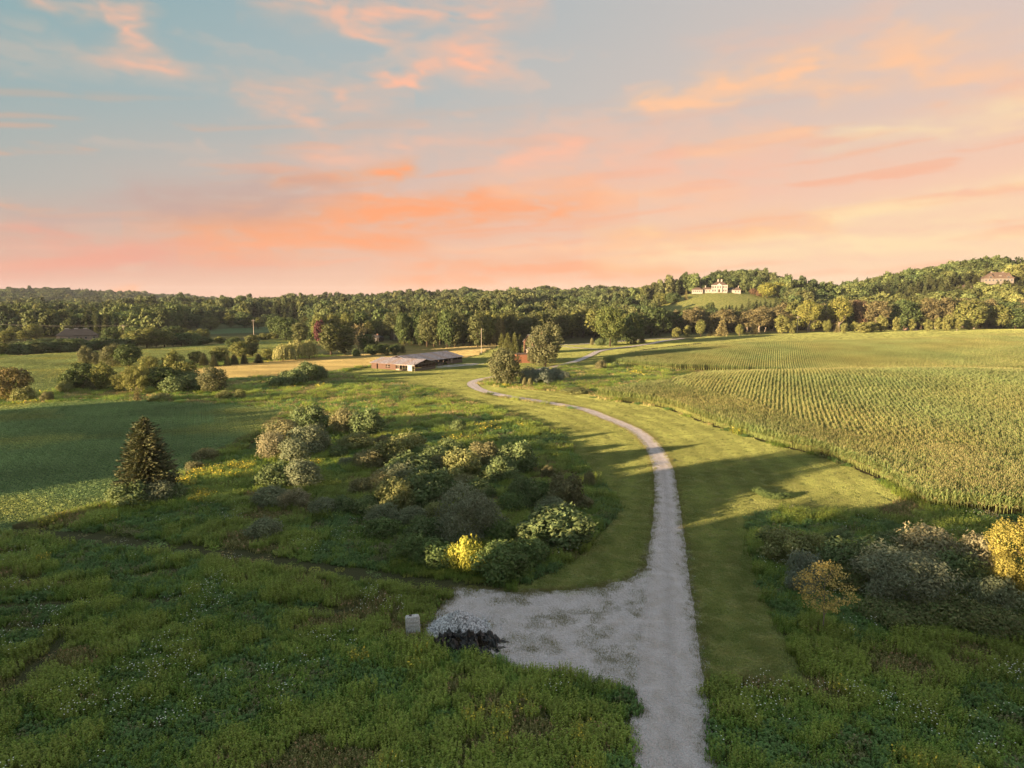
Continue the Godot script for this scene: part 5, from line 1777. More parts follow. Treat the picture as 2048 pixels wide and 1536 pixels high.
const CROP_FAR := [-232.64, 273.56, -217.16, 292.95, -195.29, 327.75, -160.43, 367.67, -145.64, 435, -135.4, 489.04, -115.84, 429.23, -107.82, 351.87, -110.34, 315.15, -121.73, 283, -126.96, 241.73, -125.8, 197.89, -118.91, 169.18, -124.95, 164.06, -137.78, 160.82]
const CROP_FARTHEST := [-255.78, 490.01, -233.15, 535.81, -163.78, 592.47, -141.72, 589.43, -139.2, 530.81, -209.7, 489.64, -226.73, 452.88]
const HAY := [-105.62, 216.36, -106.8, 243.78, -91.38, 271.83, -69.94, 298.24, -41.53, 330.05, -16.71, 361.34, -6.46, 372.91, -11.78, 332.45, -17.86, 293.69, -32.79, 275.99, -49.98, 261.17, -58.23, 240.29, -70.61, 229.4, -84.48, 213.75, -94.39, 208.13]
const CORN_NEAR := [20.41, 166.61, 24.27, 161.52, 29.28, 156.74, 33.9, 149.2, 35.78, 141.4, 38.57, 129.66, 41.88, 119.85, 44.84, 111.66, 47.7, 105.11, 48.91, 98.04, 49.37, 92.62, 48.72, 84.69, 48.47, 78.95, 51.21, 76.82, 56.91, 74.62, 63.74, 72.71]
const PLANTS := [
	["spruce", "spruce_tree", -44.5, 82.48, 7.47, 9.67, "tall dense blue-brown spruce standing alone at the edge of the dark crop field", "tree", ""],
	["dark", "bush", -44.93, 79.35, 4.36, 2.36, "low dark shrub spreading from the foot of the lone spruce", "bush", ""],
	["grey", "bush", -42.25, 80.58, 3.11, 2.51, "grey shrub hugging the trunk of the lone spruce", "bush", ""],
	["dark", "bush", -40.62, 81.41, 2.18, 1.69, "small dark shrub at the field edge side of the lone spruce", "bush", ""],
	["tan", "bush", -46.39, 102.49, 3.17, 1.66, "small rust coloured weed bush in sun on the crop field border", "bush", ""],
	["tan", "bush", -45.08, 96.29, 2.13, 1.14, "low sunlit straw coloured bush on the crop field border beside the spruce", "bush", ""],
	["grey", "bush", -25.35, 68.25, 2.96, 1.73, "solitary small round pale bush in the open meadow", "bush", ""],
	["dark", "bush", -36.99, 124.83, 6.04, 4.21, "dark green round bush at the back of the thicket", "bush", "thicket bushes between the crop field and the lawn"],
	["tan", "bush", -30.21, 122.92, 4.15, 4.33, "upright tawny bush between two dark ones at the back of the thicket", "bush", "thicket bushes between the crop field and the lawn"],
	["dark", "bush", -26.05, 121.98, 5.01, 4.12, "dark rounded bush beside the upright tawny bush", "bush", "thicket bushes between the crop field and the lawn"],
	["tan", "bush", -38.64, 115.84, 5.11, 3.58, "brownish sunlit bush at the crop side of the thicket", "bush", "thicket bushes between the crop field and the lawn"],
	["pale", "bush", -36.34, 103.15, 3.8, 3.8, "bright pale straw coloured bush, brightest of the thicket", "bush", "thicket bushes between the crop field and the lawn"],
	["grey", "bush", -32.43, 100.87, 3.87, 3.35, "grey shrub next to the bright straw coloured bush", "bush", "thicket bushes between the crop field and the lawn"],
	["grey", "bush", -32.02, 106.59, 5.18, 4.08, "large grey green shrub behind the bright straw coloured bush", "bush", "thicket bushes between the crop field and the lawn"],
	["olive", "bush", -25.31, 110.26, 4.87, 2.43, "low olive mound below the upright tawny bush", "bush", "thicket bushes between the crop field and the lawn"],
	["dark", "bush", -30.51, 87.27, 3.88, 2.84, "dark bush with sunlit rim, crop side of the wide pair", "bush", "thicket bushes between the crop field and the lawn"],
	["grey", "bush", -27.42, 87.76, 4.29, 3.12, "grey dark bush with tawny top, wide and low", "bush", "thicket bushes between the crop field and the lawn"],
	["tan", "bush", -20.67, 96.88, 3.58, 2.57, "tawny end of the long sunlit bush ridge", "bush", "thicket bushes between the crop field and the lawn"],
	["olive", "bush", -18.28, 99.92, 4.57, 3.39, "yellow olive middle of the long sunlit bush ridge", "bush", "thicket bushes between the crop field and the lawn"],
	["olive", "bush", -16.01, 104.5, 5.24, 3.39, "yellow green crest of the long sunlit bush ridge", "bush", "thicket bushes between the crop field and the lawn"],
	["dark", "bush", -13.45, 91.83, 5.57, 3.12, "dark spreading bush in front of the sunlit ridge", "bush", "thicket bushes between the crop field and the lawn"],
	["grey", "bush", -14.8, 89.24, 3.96, 2.51, "grey bush below the sunlit ridge", "bush", "thicket bushes between the crop field and the lawn"],
	["tan", "bush", -18.8, 84.24, 2.5, 1.87, "small rust topped bush, one of a rusty pair", "bush", "thicket bushes between the crop field and the lawn"],
	["tan", "bush", -16.81, 84.92, 2.9, 2.27, "orange topped bush, larger of a rusty pair", "bush", "thicket bushes between the crop field and the lawn"],
	["olive", "bush", -13.27, 75.89, 3.73, 3.73, "tall rounded green bush in the heart of the thicket", "bush", "thicket bushes between the crop field and the lawn"],
	["dark", "bush", -10.62, 78.95, 4.58, 3.29, "broad dark bush behind the tall grey dome bush", "bush", "thicket bushes between the crop field and the lawn"],
	["dark", "bush", -16.28, 75.16, 2.8, 2.24, "dark low bush beside the tall rounded green bush", "bush", "thicket bushes between the crop field and the lawn"],
	["grey", "bush", -28.42, 79.35, 3.66, 2.12, "grey low shrub on the meadow side of the wide pair", "bush", "thicket bushes between the crop field and the lawn"],
	["pale", "bush", -25.52, 78.56, 3.04, 1.87, "pale flowering low shrub on the meadow side of the wide pair", "bush", "thicket bushes between the crop field and the lawn"],
	["grey", "bush", -21.29, 76.08, 2.94, 1.7, "grey low shrub in the gap of the thicket", "bush", "thicket bushes between the crop field and the lawn"],
	["dark", "bush", -19.33, 76.64, 2.62, 1.6, "dark low shrub in the gap of the thicket", "bush", "thicket bushes between the crop field and the lawn"],
	["grey", "bush", -13.85, 72.54, 3.25, 1.95, "bluish grey low shrub at the front of the thicket", "bush", "thicket bushes between the crop field and the lawn"],
	["grey", "bush", -10.69, 72.04, 2.79, 1.93, "grey feathery low shrub at the front of the thicket", "bush", "thicket bushes between the crop field and the lawn"],
	["tan", "bush", -3.93, 98.67, 3.79, 3.35, "tawny crowned bush at the lawn end of the thicket", "bush", "thicket bushes between the crop field and the lawn"],
	["olive", "bush", -6.84, 91.56, 4.6, 3.66, "golden green dome bush with dark skirt", "bush", "thicket bushes between the crop field and the lawn"],
	["tan", "bush", -6.12, 84.24, 3, 2.25, "small straw topped bush below the golden green dome", "bush", "thicket bushes between the crop field and the lawn"],
	["dark", "bush", 0.7, 94.28, 4.32, 3.9, "dark upright bush at the lawn end of the thicket", "bush", "thicket bushes between the crop field and the lawn"],
	["dark", "bush", -1.47, 90.26, 4.14, 2.8, "dark bush between the golden dome and the upright one", "bush", "thicket bushes between the crop field and the lawn"],
	["greydome", "bush", -4.63, 67.36, 5.74, 4.94, "very large smooth grey dome bush, biggest of the thicket", "bush", "thicket bushes between the crop field and the lawn"],
	["dark", "bush", 1.28, 78.56, 3.04, 3.27, "dark egg shaped bush near the lawn", "bush", "thicket bushes between the crop field and the lawn"],
	["brown", "bush", 6.07, 78.56, 3.74, 3.62, "brownish dark round bush beside the curved lawn edge", "bush", "thicket bushes between the crop field and the lawn"],
	["dark", "bush", 4.3, 66.78, 6.09, 3.4, "wide flat topped dark green bush above the lawn curve", "bush", "thicket bushes between the crop field and the lawn"],
	["dark", "bush", -9.26, 80.99, 4.57, 3.37, "dark leafy bush touching the grey dome bush", "bush", "thicket bushes between the crop field and the lawn"],
	["tan", "bush", -11.36, 81.41, 2.66, 2.42, "tawny feathery bush beside the tall rounded green bush", "bush", "thicket bushes between the crop field and the lawn"],
	["tan", "bush", 9.95, 87.27, 1.29, 1.94, "tiny pointed sapling on the lawn edge", "bush", "thicket bushes between the crop field and the lawn"],
	["dark", "bush", -9.79, 124.77, 2.38, 2.01, "tiny dark shrub alone in the sunlit meadow", "bush", "thicket bushes between the crop field and the lawn"],
	["brown", "bush", 4.88, 91.56, 1.49, 1.63, "small brown shrub behind the egg shaped bush", "bush", "thicket bushes between the crop field and the lawn"],
	["lime", "bush", -3.7, 59.32, 2.23, 2.77, "yellow green sumac clump at the tip of the thicket", "bush", "thicket bushes between the crop field and the lawn"],
	["lime", "bush", -5.44, 59.78, 1.44, 1.98, "narrow yellow green sumac stem clump beside the meadow track", "bush", "thicket bushes between the crop field and the lawn"],
	["leafy", "bush", -0.88, 58.19, 4.03, 2.72, "dark leafy sumac clump above the gravel yard", "bush", "thicket bushes between the crop field and the lawn"],
	["leafy", "bush", -6.91, 60.49, 3.18, 2.09, "dark leafy clump beside the meadow track", "bush", "thicket bushes between the crop field and the lawn"],
	["leafy", "bush", -9.36, 61.7, 2.87, 2.32, "leafy clump at the outer front of the thicket", "bush", "thicket bushes between the crop field and the lawn"],
	["leafy", "bush", -1.09, 66.21, 2.58, 2.28, "leafy bush squeezed between grey dome and flat topped bush", "bush", "thicket bushes between the crop field and the lawn"],
	["leafy", "bush", -13.18, 68.1, 3.05, 1.83, "leafy low clump below the grey shrubs", "bush", "thicket bushes between the crop field and the lawn"],
	["dark", "bush", -8.67, 66.63, 3.29, 2.29, "dark filler bush at the foot of the grey dome", "bush", "thicket bushes between the crop field and the lawn"],
	["leafy", "bush", 1.67, 61.95, 3.07, 1.86, "leafy low clump below the flat topped bush", "bush", "thicket bushes between the crop field and the lawn"],
	["dark", "bush", -3.87, 81.41, 3.02, 2.42, "dark bush behind the grey dome", "bush", "thicket bushes between the crop field and the lawn"],
	["leafy", "bush", 3.38, 81.41, 2.66, 2.18, "leafy bush between the egg shaped and brownish bushes", "bush", "thicket bushes between the crop field and the lawn"],
	["dark", "bush", -9.22, 100.86, 4.46, 2.98, "dark bush behind the golden green dome", "bush", "thicket bushes between the crop field and the lawn"],
	["dark", "bush", -11.11, 97.77, 4.33, 2.89, "dark hollow bush between sunlit ridge and golden dome", "bush", "thicket bushes between the crop field and the lawn"],
	["olive", "bush", -4.91, 84.34, 3.09, 1.99, "small olive bush crowded between the larger thicket bushes", "bush", "filler bushes of the thicket"],
	["dark", "bush", -7.67, 68.14, 1.97, 1.33, "small dark green bush crowded between the larger thicket bushes", "bush", "filler bushes of the thicket"],
	["dark", "bush", -26.63, 103.71, 2.35, 1.87, "small dark green bush crowded between the larger thicket bushes", "bush", "filler bushes of the thicket"],
	["tan", "bush", 0.82, 89.26, 1.57, 0.94, "small tawny bush crowded between the larger thicket bushes", "bush", "filler bushes of the thicket"],
	["brown", "bush", -11.89, 79.89, 2.11, 1.15, "small brown green bush crowded between the larger thicket bushes", "bush", "filler bushes of the thicket"],
	["olive", "bush", -3.68, 84.94, 1.62, 0.9, "small olive bush crowded between the larger thicket bushes", "bush", "filler bushes of the thicket"],
	["dark", "bush", -2.65, 67.53, 1.59, 1.02, "small dark green bush crowded between the larger thicket bushes", "bush", "filler bushes of the thicket"],
	["tan", "bush", -15.67, 92.34, 2.37, 1.41, "small tawny bush crowded between the larger thicket bushes", "bush", "filler bushes of the thicket"],
	["dark", "bush", -13.32, 100.63, 1.85, 1.32, "small dark green bush crowded between the larger thicket bushes", "bush", "filler bushes of the thicket"],
	["brown", "bush", -9.03, 78.78, 2.34, 1.61, "small brown green bush crowded between the larger thicket bushes", "bush", "filler bushes of the thicket"],
	["brown", "bush", -31.02, 110.08, 3.09, 1.86, "small brown green bush crowded between the larger thicket bushes", "bush", "filler bushes of the thicket"],
	["olive", "bush", 0.3, 62.59, 1.53, 0.8, "small olive bush crowded between the larger thicket bushes", "bush", "filler bushes of the thicket"],
	["brown", "bush", 2.11, 68.63, 1.65, 0.85, "small brown green bush crowded between the larger thicket bushes", "bush", "filler bushes of the thicket"],
	["olive", "bush", -8.61, 74.18, 2.07, 1.65, "small olive bush crowded between the larger thicket bushes", "bush", "filler bushes of the thicket"],
	["brown", "bush", 8.1, 77.72, 2.23, 1.37, "small brown green bush crowded between the larger thicket bushes", "bush", "filler bushes of the thicket"],
	["grey", "bush", -35.42, 122.1, 3.1, 2, "small grey bush crowded between the larger thicket bushes", "bush", "filler bushes of the thicket"],
	["grey", "bush", -24.07, 98.49, 1.99, 1.23, "small grey bush crowded between the larger thicket bushes", "bush", "filler bushes of the thicket"],
	["grey", "bush", 4.41, 74.81, 2.98, 2.16, "small grey bush crowded between the larger thicket bushes", "bush", "filler bushes of the thicket"],
	["leafy", "bush", -13.75, 101.87, 3.15, 2.03, "small broad leaved bush crowded between the larger thicket bushes", "bush", "filler bushes of the thicket"],
	["brown", "bush", -21.3, 111.86, 2.7, 1.7, "small brown green bush crowded between the larger thicket bushes", "bush", "filler bushes of the thicket"],
	["leafy", "bush", -5.63, 65.63, 1.6, 1.08, "small broad leaved bush crowded between the larger thicket bushes", "bush", "filler bushes of the thicket"],
	["dark", "bush", -20.95, 115.05, 2.13, 1.27, "small dark green bush crowded between the larger thicket bushes", "bush", "filler bushes of the thicket"],
	["grey", "bush", -12.06, 72.94, 1.64, 0.87, "small grey bush crowded between the larger thicket bushes", "bush", "filler bushes of the thicket"],
	["dark", "bush", -17.05, 113.32, 2.81, 1.51, "small dark green bush crowded between the larger thicket bushes", "bush", "filler bushes of the thicket"],
	["tan", "bush", -10.1, 95.59, 3.04, 2.09, "small tawny bush crowded between the larger thicket bushes", "bush", "filler bushes of the thicket"],
	["leafy", "bush", 0.18, 76.99, 2.83, 2.07, "small broad leaved bush crowded between the larger thicket bushes", "bush", "filler bushes of the thicket"],
	["brown", "bush", -2.05, 101.8, 2.86, 1.64, "small brown green bush crowded between the larger thicket bushes", "bush", "filler bushes of the thicket"],
	["dark", "bush", 2.11, 83.65, 2.37, 1.23, "small dark green bush crowded between the larger thicket bushes", "bush", "filler bushes of the thicket"],
	["brownround", "broadleaf_tree", -123.21, 168.3, 9.57, 7.61, "brown olive round tree alone beside the crop field", "tree", "trees between the two crop fields"],
	["olive", "bush", -116.57, 164.06, 4.31, 3.11, "olive bush under the brown round tree", "bush", "trees between the two crop fields"],
	["tan", "bush", -110.64, 163.24, 2.5, 2.26, "small ball shaped tan bush beside the crop field", "bush", "trees between the two crop fields"],
	["dtree", "broadleaf_tree", -115.25, 184.49, 6.98, 7.25, "dark spreading tree at the outer end of the birch grove", "tree", "trees between the two crop fields"],
	["dtree", "broadleaf_tree", -117.57, 182.42, 5.31, 4.78, "dark low tree leaning out of the grove end", "tree", "trees between the two crop fields"],
	["olive", "bush", -116.57, 179.41, 3.4, 2.61, "yellowish bush under the dark spreading tree", "bush", "trees between the two crop fields"],
	["tan", "bush", -113.1, 184.49, 3.49, 2.69, "tan bush under the grove", "bush", "trees between the two crop fields"],
	["otree", "broadleaf_tree", -108.27, 182.43, 6.11, 6.91, "olive tree between the dark spreading tree and the birches", "tree", "trees between the two crop fields"],
	["birch", "birch_tree", -102.17, 178.44, 3.9, 4.94, "short birch at the outer edge of the birches", "tree", "trees between the two crop fields"],
	["birch", "birch_tree", -97.74, 176.51, 4.63, 7.2, "tall birch with pale stem in the middle of the grove", "tree", "trees between the two crop fields"],
	["birch", "birch_tree", -95.29, 176.51, 4.12, 7.2, "second tall birch with pale stem in the grove", "tree", "trees between the two crop fields"],
	["birch", "birch_tree", -102.86, 195.57, 5.41, 8.54, "birch with bright crown behind the grove", "tree", "trees between the two crop fields"],
	["dtree", "broadleaf_tree", -91.46, 180.42, 8.15, 6.57, "dark bulky tree beside the birches", "tree", "trees between the two crop fields"],
	["otree", "broadleaf_tree", -97.33, 197.96, 6.34, 8.93, "olive tall tree behind the dark bulky tree", "tree", "trees between the two crop fields"],
	["otree", "broadleaf_tree", -92.77, 195.59, 6.26, 6.83, "rounded olive tree towards the hay field", "tree", "trees between the two crop fields"],
	["willow", "bush", -158.29, 256.6, 4.84, 6.32, "tan willow bush in the far field", "bush", "trees between the two crop fields"],
	["willow", "bush", -154.95, 256.61, 2.98, 4.84, "narrow tan willow bush in the far field", "bush", "trees between the two crop fields"],
	["willow", "bush", -144.94, 250.8, 7.64, 7.27, "broad tan willow bush in the far field", "bush", "trees between the two crop fields"],
	["dtree", "broadleaf_tree", -138.28, 248.94, 8.3, 8.3, "dark tree beside the tan willows in the far field", "tree", "trees between the two crop fields"],
	["dark", "bush", -85.29, 182.44, 7.97, 4.78, "dark hedge bush at the end of the grove", "bush", "trees between the two crop fields"],
	["dark", "bush", -87.61, 178.44, 6.5, 3.9, "dark hedge bush under the dark bulky tree", "bush", "trees between the two crop fields"],
	["willow", "bush", -77.6, 178.44, 6.11, 6.11, "round upright willow bush standing alone at the hay field corner", "bush", "trees between the two crop fields"],
	["olive", "bush", -84.13, 164.05, 4.31, 1.68, "low bush on the strip above the dark crop", "bush", "trees between the two crop fields"],
	["olive", "bush", -69.84, 166.56, 3.16, 2.06, "small bush below the lone willow bush", "bush", "trees between the two crop fields"],
	["olive", "bush", -65.95, 166.55, 2.43, 2.31, "small green bush on the strip above the dark crop", "bush", "trees between the two crop fields"],
	["dark", "bush", -64.51, 191.06, 5.84, 2.78, "low dark end of the bush row below the hay field", "bush", "trees between the two crop fields"],
	["dark", "bush", -62.5, 195.71, 6.55, 3.84, "dark bush in the row below the hay field", "bush", "trees between the two crop fields"],
	["dark", "bush", -61.35, 205.84, 6.88, 4.79, "tallest dark bush in the row below the hay field", "bush", "trees between the two crop fields"],
	["dark", "bush", -59.6, 211.38, 5.22, 3.99, "rounded dark end of the bush row below the hay field", "bush", "trees between the two crop fields"],
	["spire", "young_tree", -89.64, 164.06, 2.63, 3.59, "small pointed sapling below the birches", "tree", "trees between the two crop fields"],
	["spruce", "spruce_tree", -111.33, 249.22, 3.8, 5.06, "first young dark spruce in a row along the hay field, counted from the birch grove", "tree", "young spruces along the hay field"],
	["spruce", "spruce_tree", -106.95, 247.43, 3.41, 4.49, "second young dark spruce in a row along the hay field, counted from the birch grove", "tree", "young spruces along the hay field"],
	["spruce", "spruce_tree", -102.9, 249.37, 2.71, 4.88, "third young dark spruce in a row along the hay field, counted from the birch grove", "tree", "young spruces along the hay field"],
	["spruce", "spruce_tree", -102.65, 255.12, 3.33, 4.25, "fourth young dark spruce in a row along the hay field, counted from the birch grove", "tree", "young spruces along the hay field"],
	["spruce", "spruce_tree", -99.73, 257.14, 2.98, 4.66, "fifth young dark spruce in a row along the hay field, counted from the birch grove", "tree", "young spruces along the hay field"],
	["spruce", "spruce_tree", -95.99, 261.23, 3.79, 3.98, "sixth young dark spruce in a row along the hay field, counted from the birch grove", "tree", "young spruces along the hay field"],
	["otree", "broadleaf_tree", -118.93, 260.87, 5.67, 4.92, "first olive tree behind the row of young spruces, counted from the birch grove", "tree", "trees behind the young spruces"],
	["otree", "broadleaf_tree", -113.97, 269.35, 6.64, 5.46, "second olive tree behind the row of young spruces, counted from the birch grove", "tree", "trees behind the young spruces"],
	["otree", "broadleaf_tree", -113.4, 287.91, 7.92, 7.09, "fourth olive tree behind the row of young spruces, counted from the birch grove", "tree", "trees behind the young spruces"],
	["poplar", "poplar_tree", -110.07, 292.97, 5.51, 9.76, "fifth olive tree behind the row of young spruces, counted from the birch grove", "tree", "trees behind the young spruces"],
	["otree", "broadleaf_tree", -97.04, 273.95, 5.95, 4.76, "sixth olive tree behind the row of young spruces, counted from the birch grove", "tree", "trees behind the young spruces"],
	["dtree", "broadleaf_tree", -135.1, 334.27, 6.28, 5.8, "third olive tree behind the row of young spruces, counted from the birch grove", "tree", "trees behind the young spruces"],
	["weeping", "willow_tree", -89.5, 269.71, 7.82, 7.03, "first pale weeping willow at the end of the hay field, counted from the young spruces", "tree", "weeping willows by the hay field"],
	["weeping", "willow_tree", -85.79, 274.13, 9.13, 8.34, "second pale weeping willow at the end of the hay field, counted from the young spruces", "tree", "weeping willows by the hay field"],
	["weeping", "willow_tree", -81.94, 278.67, 6.86, 8.07, "third pale weeping willow at the end of the hay field, counted from the young spruces", "tree", "weeping willows by the hay field"],
	["red", "broadleaf_tree", -102.79, 371.51, 6.98, 12.88, "dark purple red leaved maple, only one of its colour", "tree", ""],
	["poplar", "poplar_tree", -78.14, 298.22, 9.5, 13.38, "tall light green poplar at the hay field edge", "tree", ""],
	["poplar", "poplar_tree", -73.37, 303.58, 8.79, 12.08, "tall poplar beside the bare stemmed tree", "tree", ""],
	["bare", "broadleaf_tree", -68.66, 309.13, 9.84, 12.52, "half bare tree with pale white limbs", "tree", ""],
	["dtree", "broadleaf_tree", -64.63, 309.11, 6.71, 8.95, "dark tree beside the half bare tree", "tree", ""],
	["dark", "bush", -66.21, 293.14, 2.97, 3.18, "small dark bush on the hay field edge", "bush", ""],
	["dtree", "broadleaf_tree", -60.23, 298.26, 5.61, 5.18, "first round dark tree along the upper hay field edge, counted from the half bare tree", "tree", "dark trees along the upper hay field edge"],
	["dtree", "broadleaf_tree", -56.89, 303.55, 5.27, 4.83, "second round dark tree along the upper hay field edge, counted from the half bare tree", "tree", "dark trees along the upper hay field edge"],
	["dtree", "broadleaf_tree", -52.32, 309.03, 4.92, 4.47, "third round dark tree along the upper hay field edge, counted from the half bare tree", "tree", "dark trees along the upper hay field edge"],
	["cedar", "cedar_tree", -53.3, 295.74, 2.14, 3.85, "second narrow pointed cedar at the upper hay field edge, counted from the half bare tree", "tree", "cedars at the upper hay field edge"],
	["cedar", "cedar_tree", -50.52, 298.29, 2.16, 3.45, "third narrow pointed cedar at the upper hay field edge, counted from the half bare tree", "tree", "cedars at the upper hay field edge"],
	["cedar", "cedar_tree", -48.74, 309, 2.91, 5.59, "fourth narrow pointed cedar at the upper hay field edge, counted from the half bare tree", "tree", "cedars at the upper hay field edge"],
	["cedar", "cedar_tree", -61.27, 314.86, 2.73, 5.92, "first narrow pointed cedar at the upper hay field edge, counted from the half bare tree", "tree", "cedars at the upper hay field edge"],
	["willow", "willow_tree", -1.97, 193.53, 9.01, 10.42, "round bushy grey willow at the inside of the road bend", "tree", ""],
	["willow", "willow_tree", 12.47, 260.64, 13.23, 15.88, "great bushy willow in front of the brick outbuilding", "tree", ""],
	["willow", "broadleaf_tree", 8.17, 268.26, 4.67, 5.83, "low willow shoot at the foot of the great bushy willow", "tree", ""],
	["bluegrey", "bush", 4.87, 197.04, 4.87, 4.3, "first blue grey willow shrub inside the road bend, counted from the round willow", "bush", "blue grey willow shrubs behind the road bend"],
	["bluegrey", "bush", 8.36, 198.18, 6.05, 4.18, "second blue grey willow shrub inside the road bend, counted from the round willow", "bush", "blue grey willow shrubs behind the road bend"],
	["bluegrey", "bush", 12.17, 204.18, 5.64, 3.56, "third blue grey willow shrub inside the road bend, counted from the round willow", "bush", "blue grey willow shrubs behind the road bend"],
	["bluegrey", "bush", 15.82, 215.52, 4.07, 2.19, "fourth blue grey willow shrub inside the road bend, counted from the round willow", "bush", "blue grey willow shrubs behind the road bend"],
	["tan", "bush", 3.44, 189.33, 1.1, 2.48, "slim tan sapling beside the willow shrubs", "bush", ""],
	["tan", "bush", 4.96, 189.18, 1.38, 2.34, "stubby tan sapling beside the willow shrubs", "bush", ""],
	["cedar", "cedar_tree", -4.69, 308.5, 4.02, 8.93, "first dense green cedar by the brick outbuilding, counted from the hay field", "tree", "cedar clump by the brick outbuilding"],
	["cedar", "cedar_tree", -1.99, 305.86, 4.43, 9.29, "second dense green cedar by the brick outbuilding, counted from the hay field", "tree", "cedar clump by the brick outbuilding"],
	["cedar", "cedar_tree", 1.11, 305.82, 3.98, 9.29, "third dense green cedar by the brick outbuilding, counted from the hay field", "tree", "cedar clump by the brick outbuilding"],
	["cedar", "cedar_tree", 3.57, 308.36, 3.12, 8.48, "fourth dense green cedar by the brick outbuilding, counted from the hay field", "tree", "cedar clump by the brick outbuilding"],
	["ytree", "broadleaf_tree", -13.31, 361.18, 11.48, 13.57, "bright yellow green tree at the corner of the hay field", "tree", ""],
	["brownround", "broadleaf_tree", -8.08, 360.9, 8.87, 14.6, "brown crowned tree behind the yellow green tree", "tree", ""],
	["oak", "broadleaf_tree", 49.87, 352.12, 15.27, 18.83, "great spreading tree on the lawn beside the back drive", "tree", ""],
	["dtree", "broadleaf_tree", 63.5, 369.4, 13.34, 16.01, "dark spreading tree next to the great one by the back drive", "tree", ""],
	["tan", "broadleaf_tree", 42.12, 364.45, 1.84, 3.69, "small rusty ornamental tree on the lawn", "tree", ""],
	["dark", "bush", 45.79, 360.11, 4.16, 3.64, "dark bush under the great spreading tree", "bush", ""],
	["dark", "bush", 51.41, 359.39, 5.71, 3.63, "second dark bush under the great spreading tree", "bush", ""],
	["cedar", "cedar_tree", 65.75, 373.12, 3.77, 5.93, "dark upright cedar beside the back drive", "tree", ""],
	["cedar", "cedar_tree", 70.68, 376.43, 4.35, 5.98, "second dark upright cedar beside the back drive", "tree", ""],
	["brown", "bush", 33.02, 255.75, 3.71, 2.97, "brown bush at the corner of the far corn", "bush", ""],
	["dark", "bush", 39.44, 264.05, 2.49, 1.53, "small dark bush at the corner of the far corn", "bush", ""],
	["olive", "bush", 16.06, 174.99, 6.37, 1.27, "low weedy mound on the lawn inside the road bend", "bush", ""],
	["olive", "bush", 25.28, 61.46, 3.69, 2.77, "olive bush with sunlit crown at the head of the mown strip thicket", "bush", "thicket bushes beside the mown strip"],
	["olive", "bush", 28.19, 62.2, 2.24, 2.24, "smaller olive bush behind the blue grey one", "bush", "thicket bushes beside the mown strip"],
	["dark", "bush", 29.49, 58.86, 3.98, 2.75, "dark green hedge like bush, mown strip end", "bush", "thicket bushes beside the mown strip"],
	["dark", "bush", 32.28, 59.55, 4.03, 2.6, "dark green hedge like bush, corn side end", "bush", "thicket bushes beside the mown strip"],
	["bluegrey", "bush", 24.18, 55.04, 2.58, 3.07, "blue grey feathery bush behind the thin young tree", "bush", "thicket bushes beside the mown strip"],
	["pale", "bush", 38.02, 61.46, 4.15, 3.05, "pale silvery bush with sunlit top on the corn side of the twiggy dome", "bush", "thicket bushes beside the mown strip"],
	["greydome", "bush", 31.27, 53.3, 6.04, 4.03, "very large grey twiggy dome bush of the mown strip thicket", "bush", "thicket bushes beside the mown strip"],
	["pale", "bush", 40.19, 57.32, 3.63, 3.37, "pale tawny bush beside the bright yellow tree", "bush", "thicket bushes beside the mown strip"],
	["dark", "bush", 37.27, 55.44, 3.85, 2.93, "dark bush between the twiggy dome and the pale tawny bush", "bush", "thicket bushes beside the mown strip"],
	["grey", "bush", 37.35, 51.32, 2.95, 2.49, "grey dark bush in front of the bright yellow tree", "bush", "thicket bushes beside the mown strip"],
	["bramble", "bush", 33.09, 49.79, 4.16, 1.36, "low dark bramble mound in front of the twiggy dome", "bush", "thicket bushes beside the mown strip"],
	["bramble", "bush", 28.94, 49.79, 4.16, 1.13, "low russet bramble mound below the twiggy dome", "bush", "thicket bushes beside the mown strip"],
	["bramble", "bush", 34.91, 48.04, 4.02, 1.31, "low bramble mound below the bright yellow tree", "bush", "thicket bushes beside the mown strip"],
	["bramble", "bush", 27.76, 55.24, 2.5, 1.5, "bramble between young tree and twiggy dome", "bush", "thicket bushes beside the mown strip"],
	["dark", "bush", 25.47, 66.63, 1.99, 1.5, "dark weedy bush at the mown strip corner", "bush", "thicket bushes beside the mown strip"],
	["dark", "bush", 32.7, 66.63, 2.49, 1, "low dark bush behind the thicket", "bush", "thicket bushes beside the mown strip"],
	["dark", "bush", 37.79, 65.92, 2.96, 1.18, "low dark bush between thicket and corn", "bush", "thicket bushes beside the mown strip"],
	["leafy", "weed_tuft", 30.83, 84.69, 1.38, 0.63, "first low tuft of the uncut weed patch on the lawn, counted from the road", "bush", "uncut weed patch on the lawn"],
	["leafy", "weed_tuft", 31.04, 83.35, 1.36, 0.62, "second low tuft of the uncut weed patch on the lawn, counted from the road", "bush", "uncut weed patch on the lawn"],
	["leafy", "weed_tuft", 31.5, 82.26, 1.34, 0.61, "third low tuft of the uncut weed patch on the lawn, counted from the road", "bush", "uncut weed patch on the lawn"],
	["leafy", "weed_tuft", 32.25, 81.83, 1.34, 0.61, "fourth low tuft of the uncut weed patch on the lawn, counted from the road", "bush", "uncut weed patch on the lawn"],
	["leafy", "weed_tuft", 33.21, 82.26, 1.34, 0.61, "fifth low tuft of the uncut weed patch on the lawn, counted from the road", "bush", "uncut weed patch on the lawn"],
	["sapling", "young_tree", 22.61, 47.89, 4.08, 4.95, "thin young tree with golden leaves and bare lower stem", "tree", ""],
	["gold", "broadleaf_tree", 41, 52.2, 5.93, 6.95, "bright yellow leaved tree beside the corn", "tree", ""],
	["ytree2", "young_tree", 109.89, 434.19, 5.36, 6.88, "second young green tree in the row behind the far corn, counted from the drive", "tree", "young trees planted behind the far corn"],
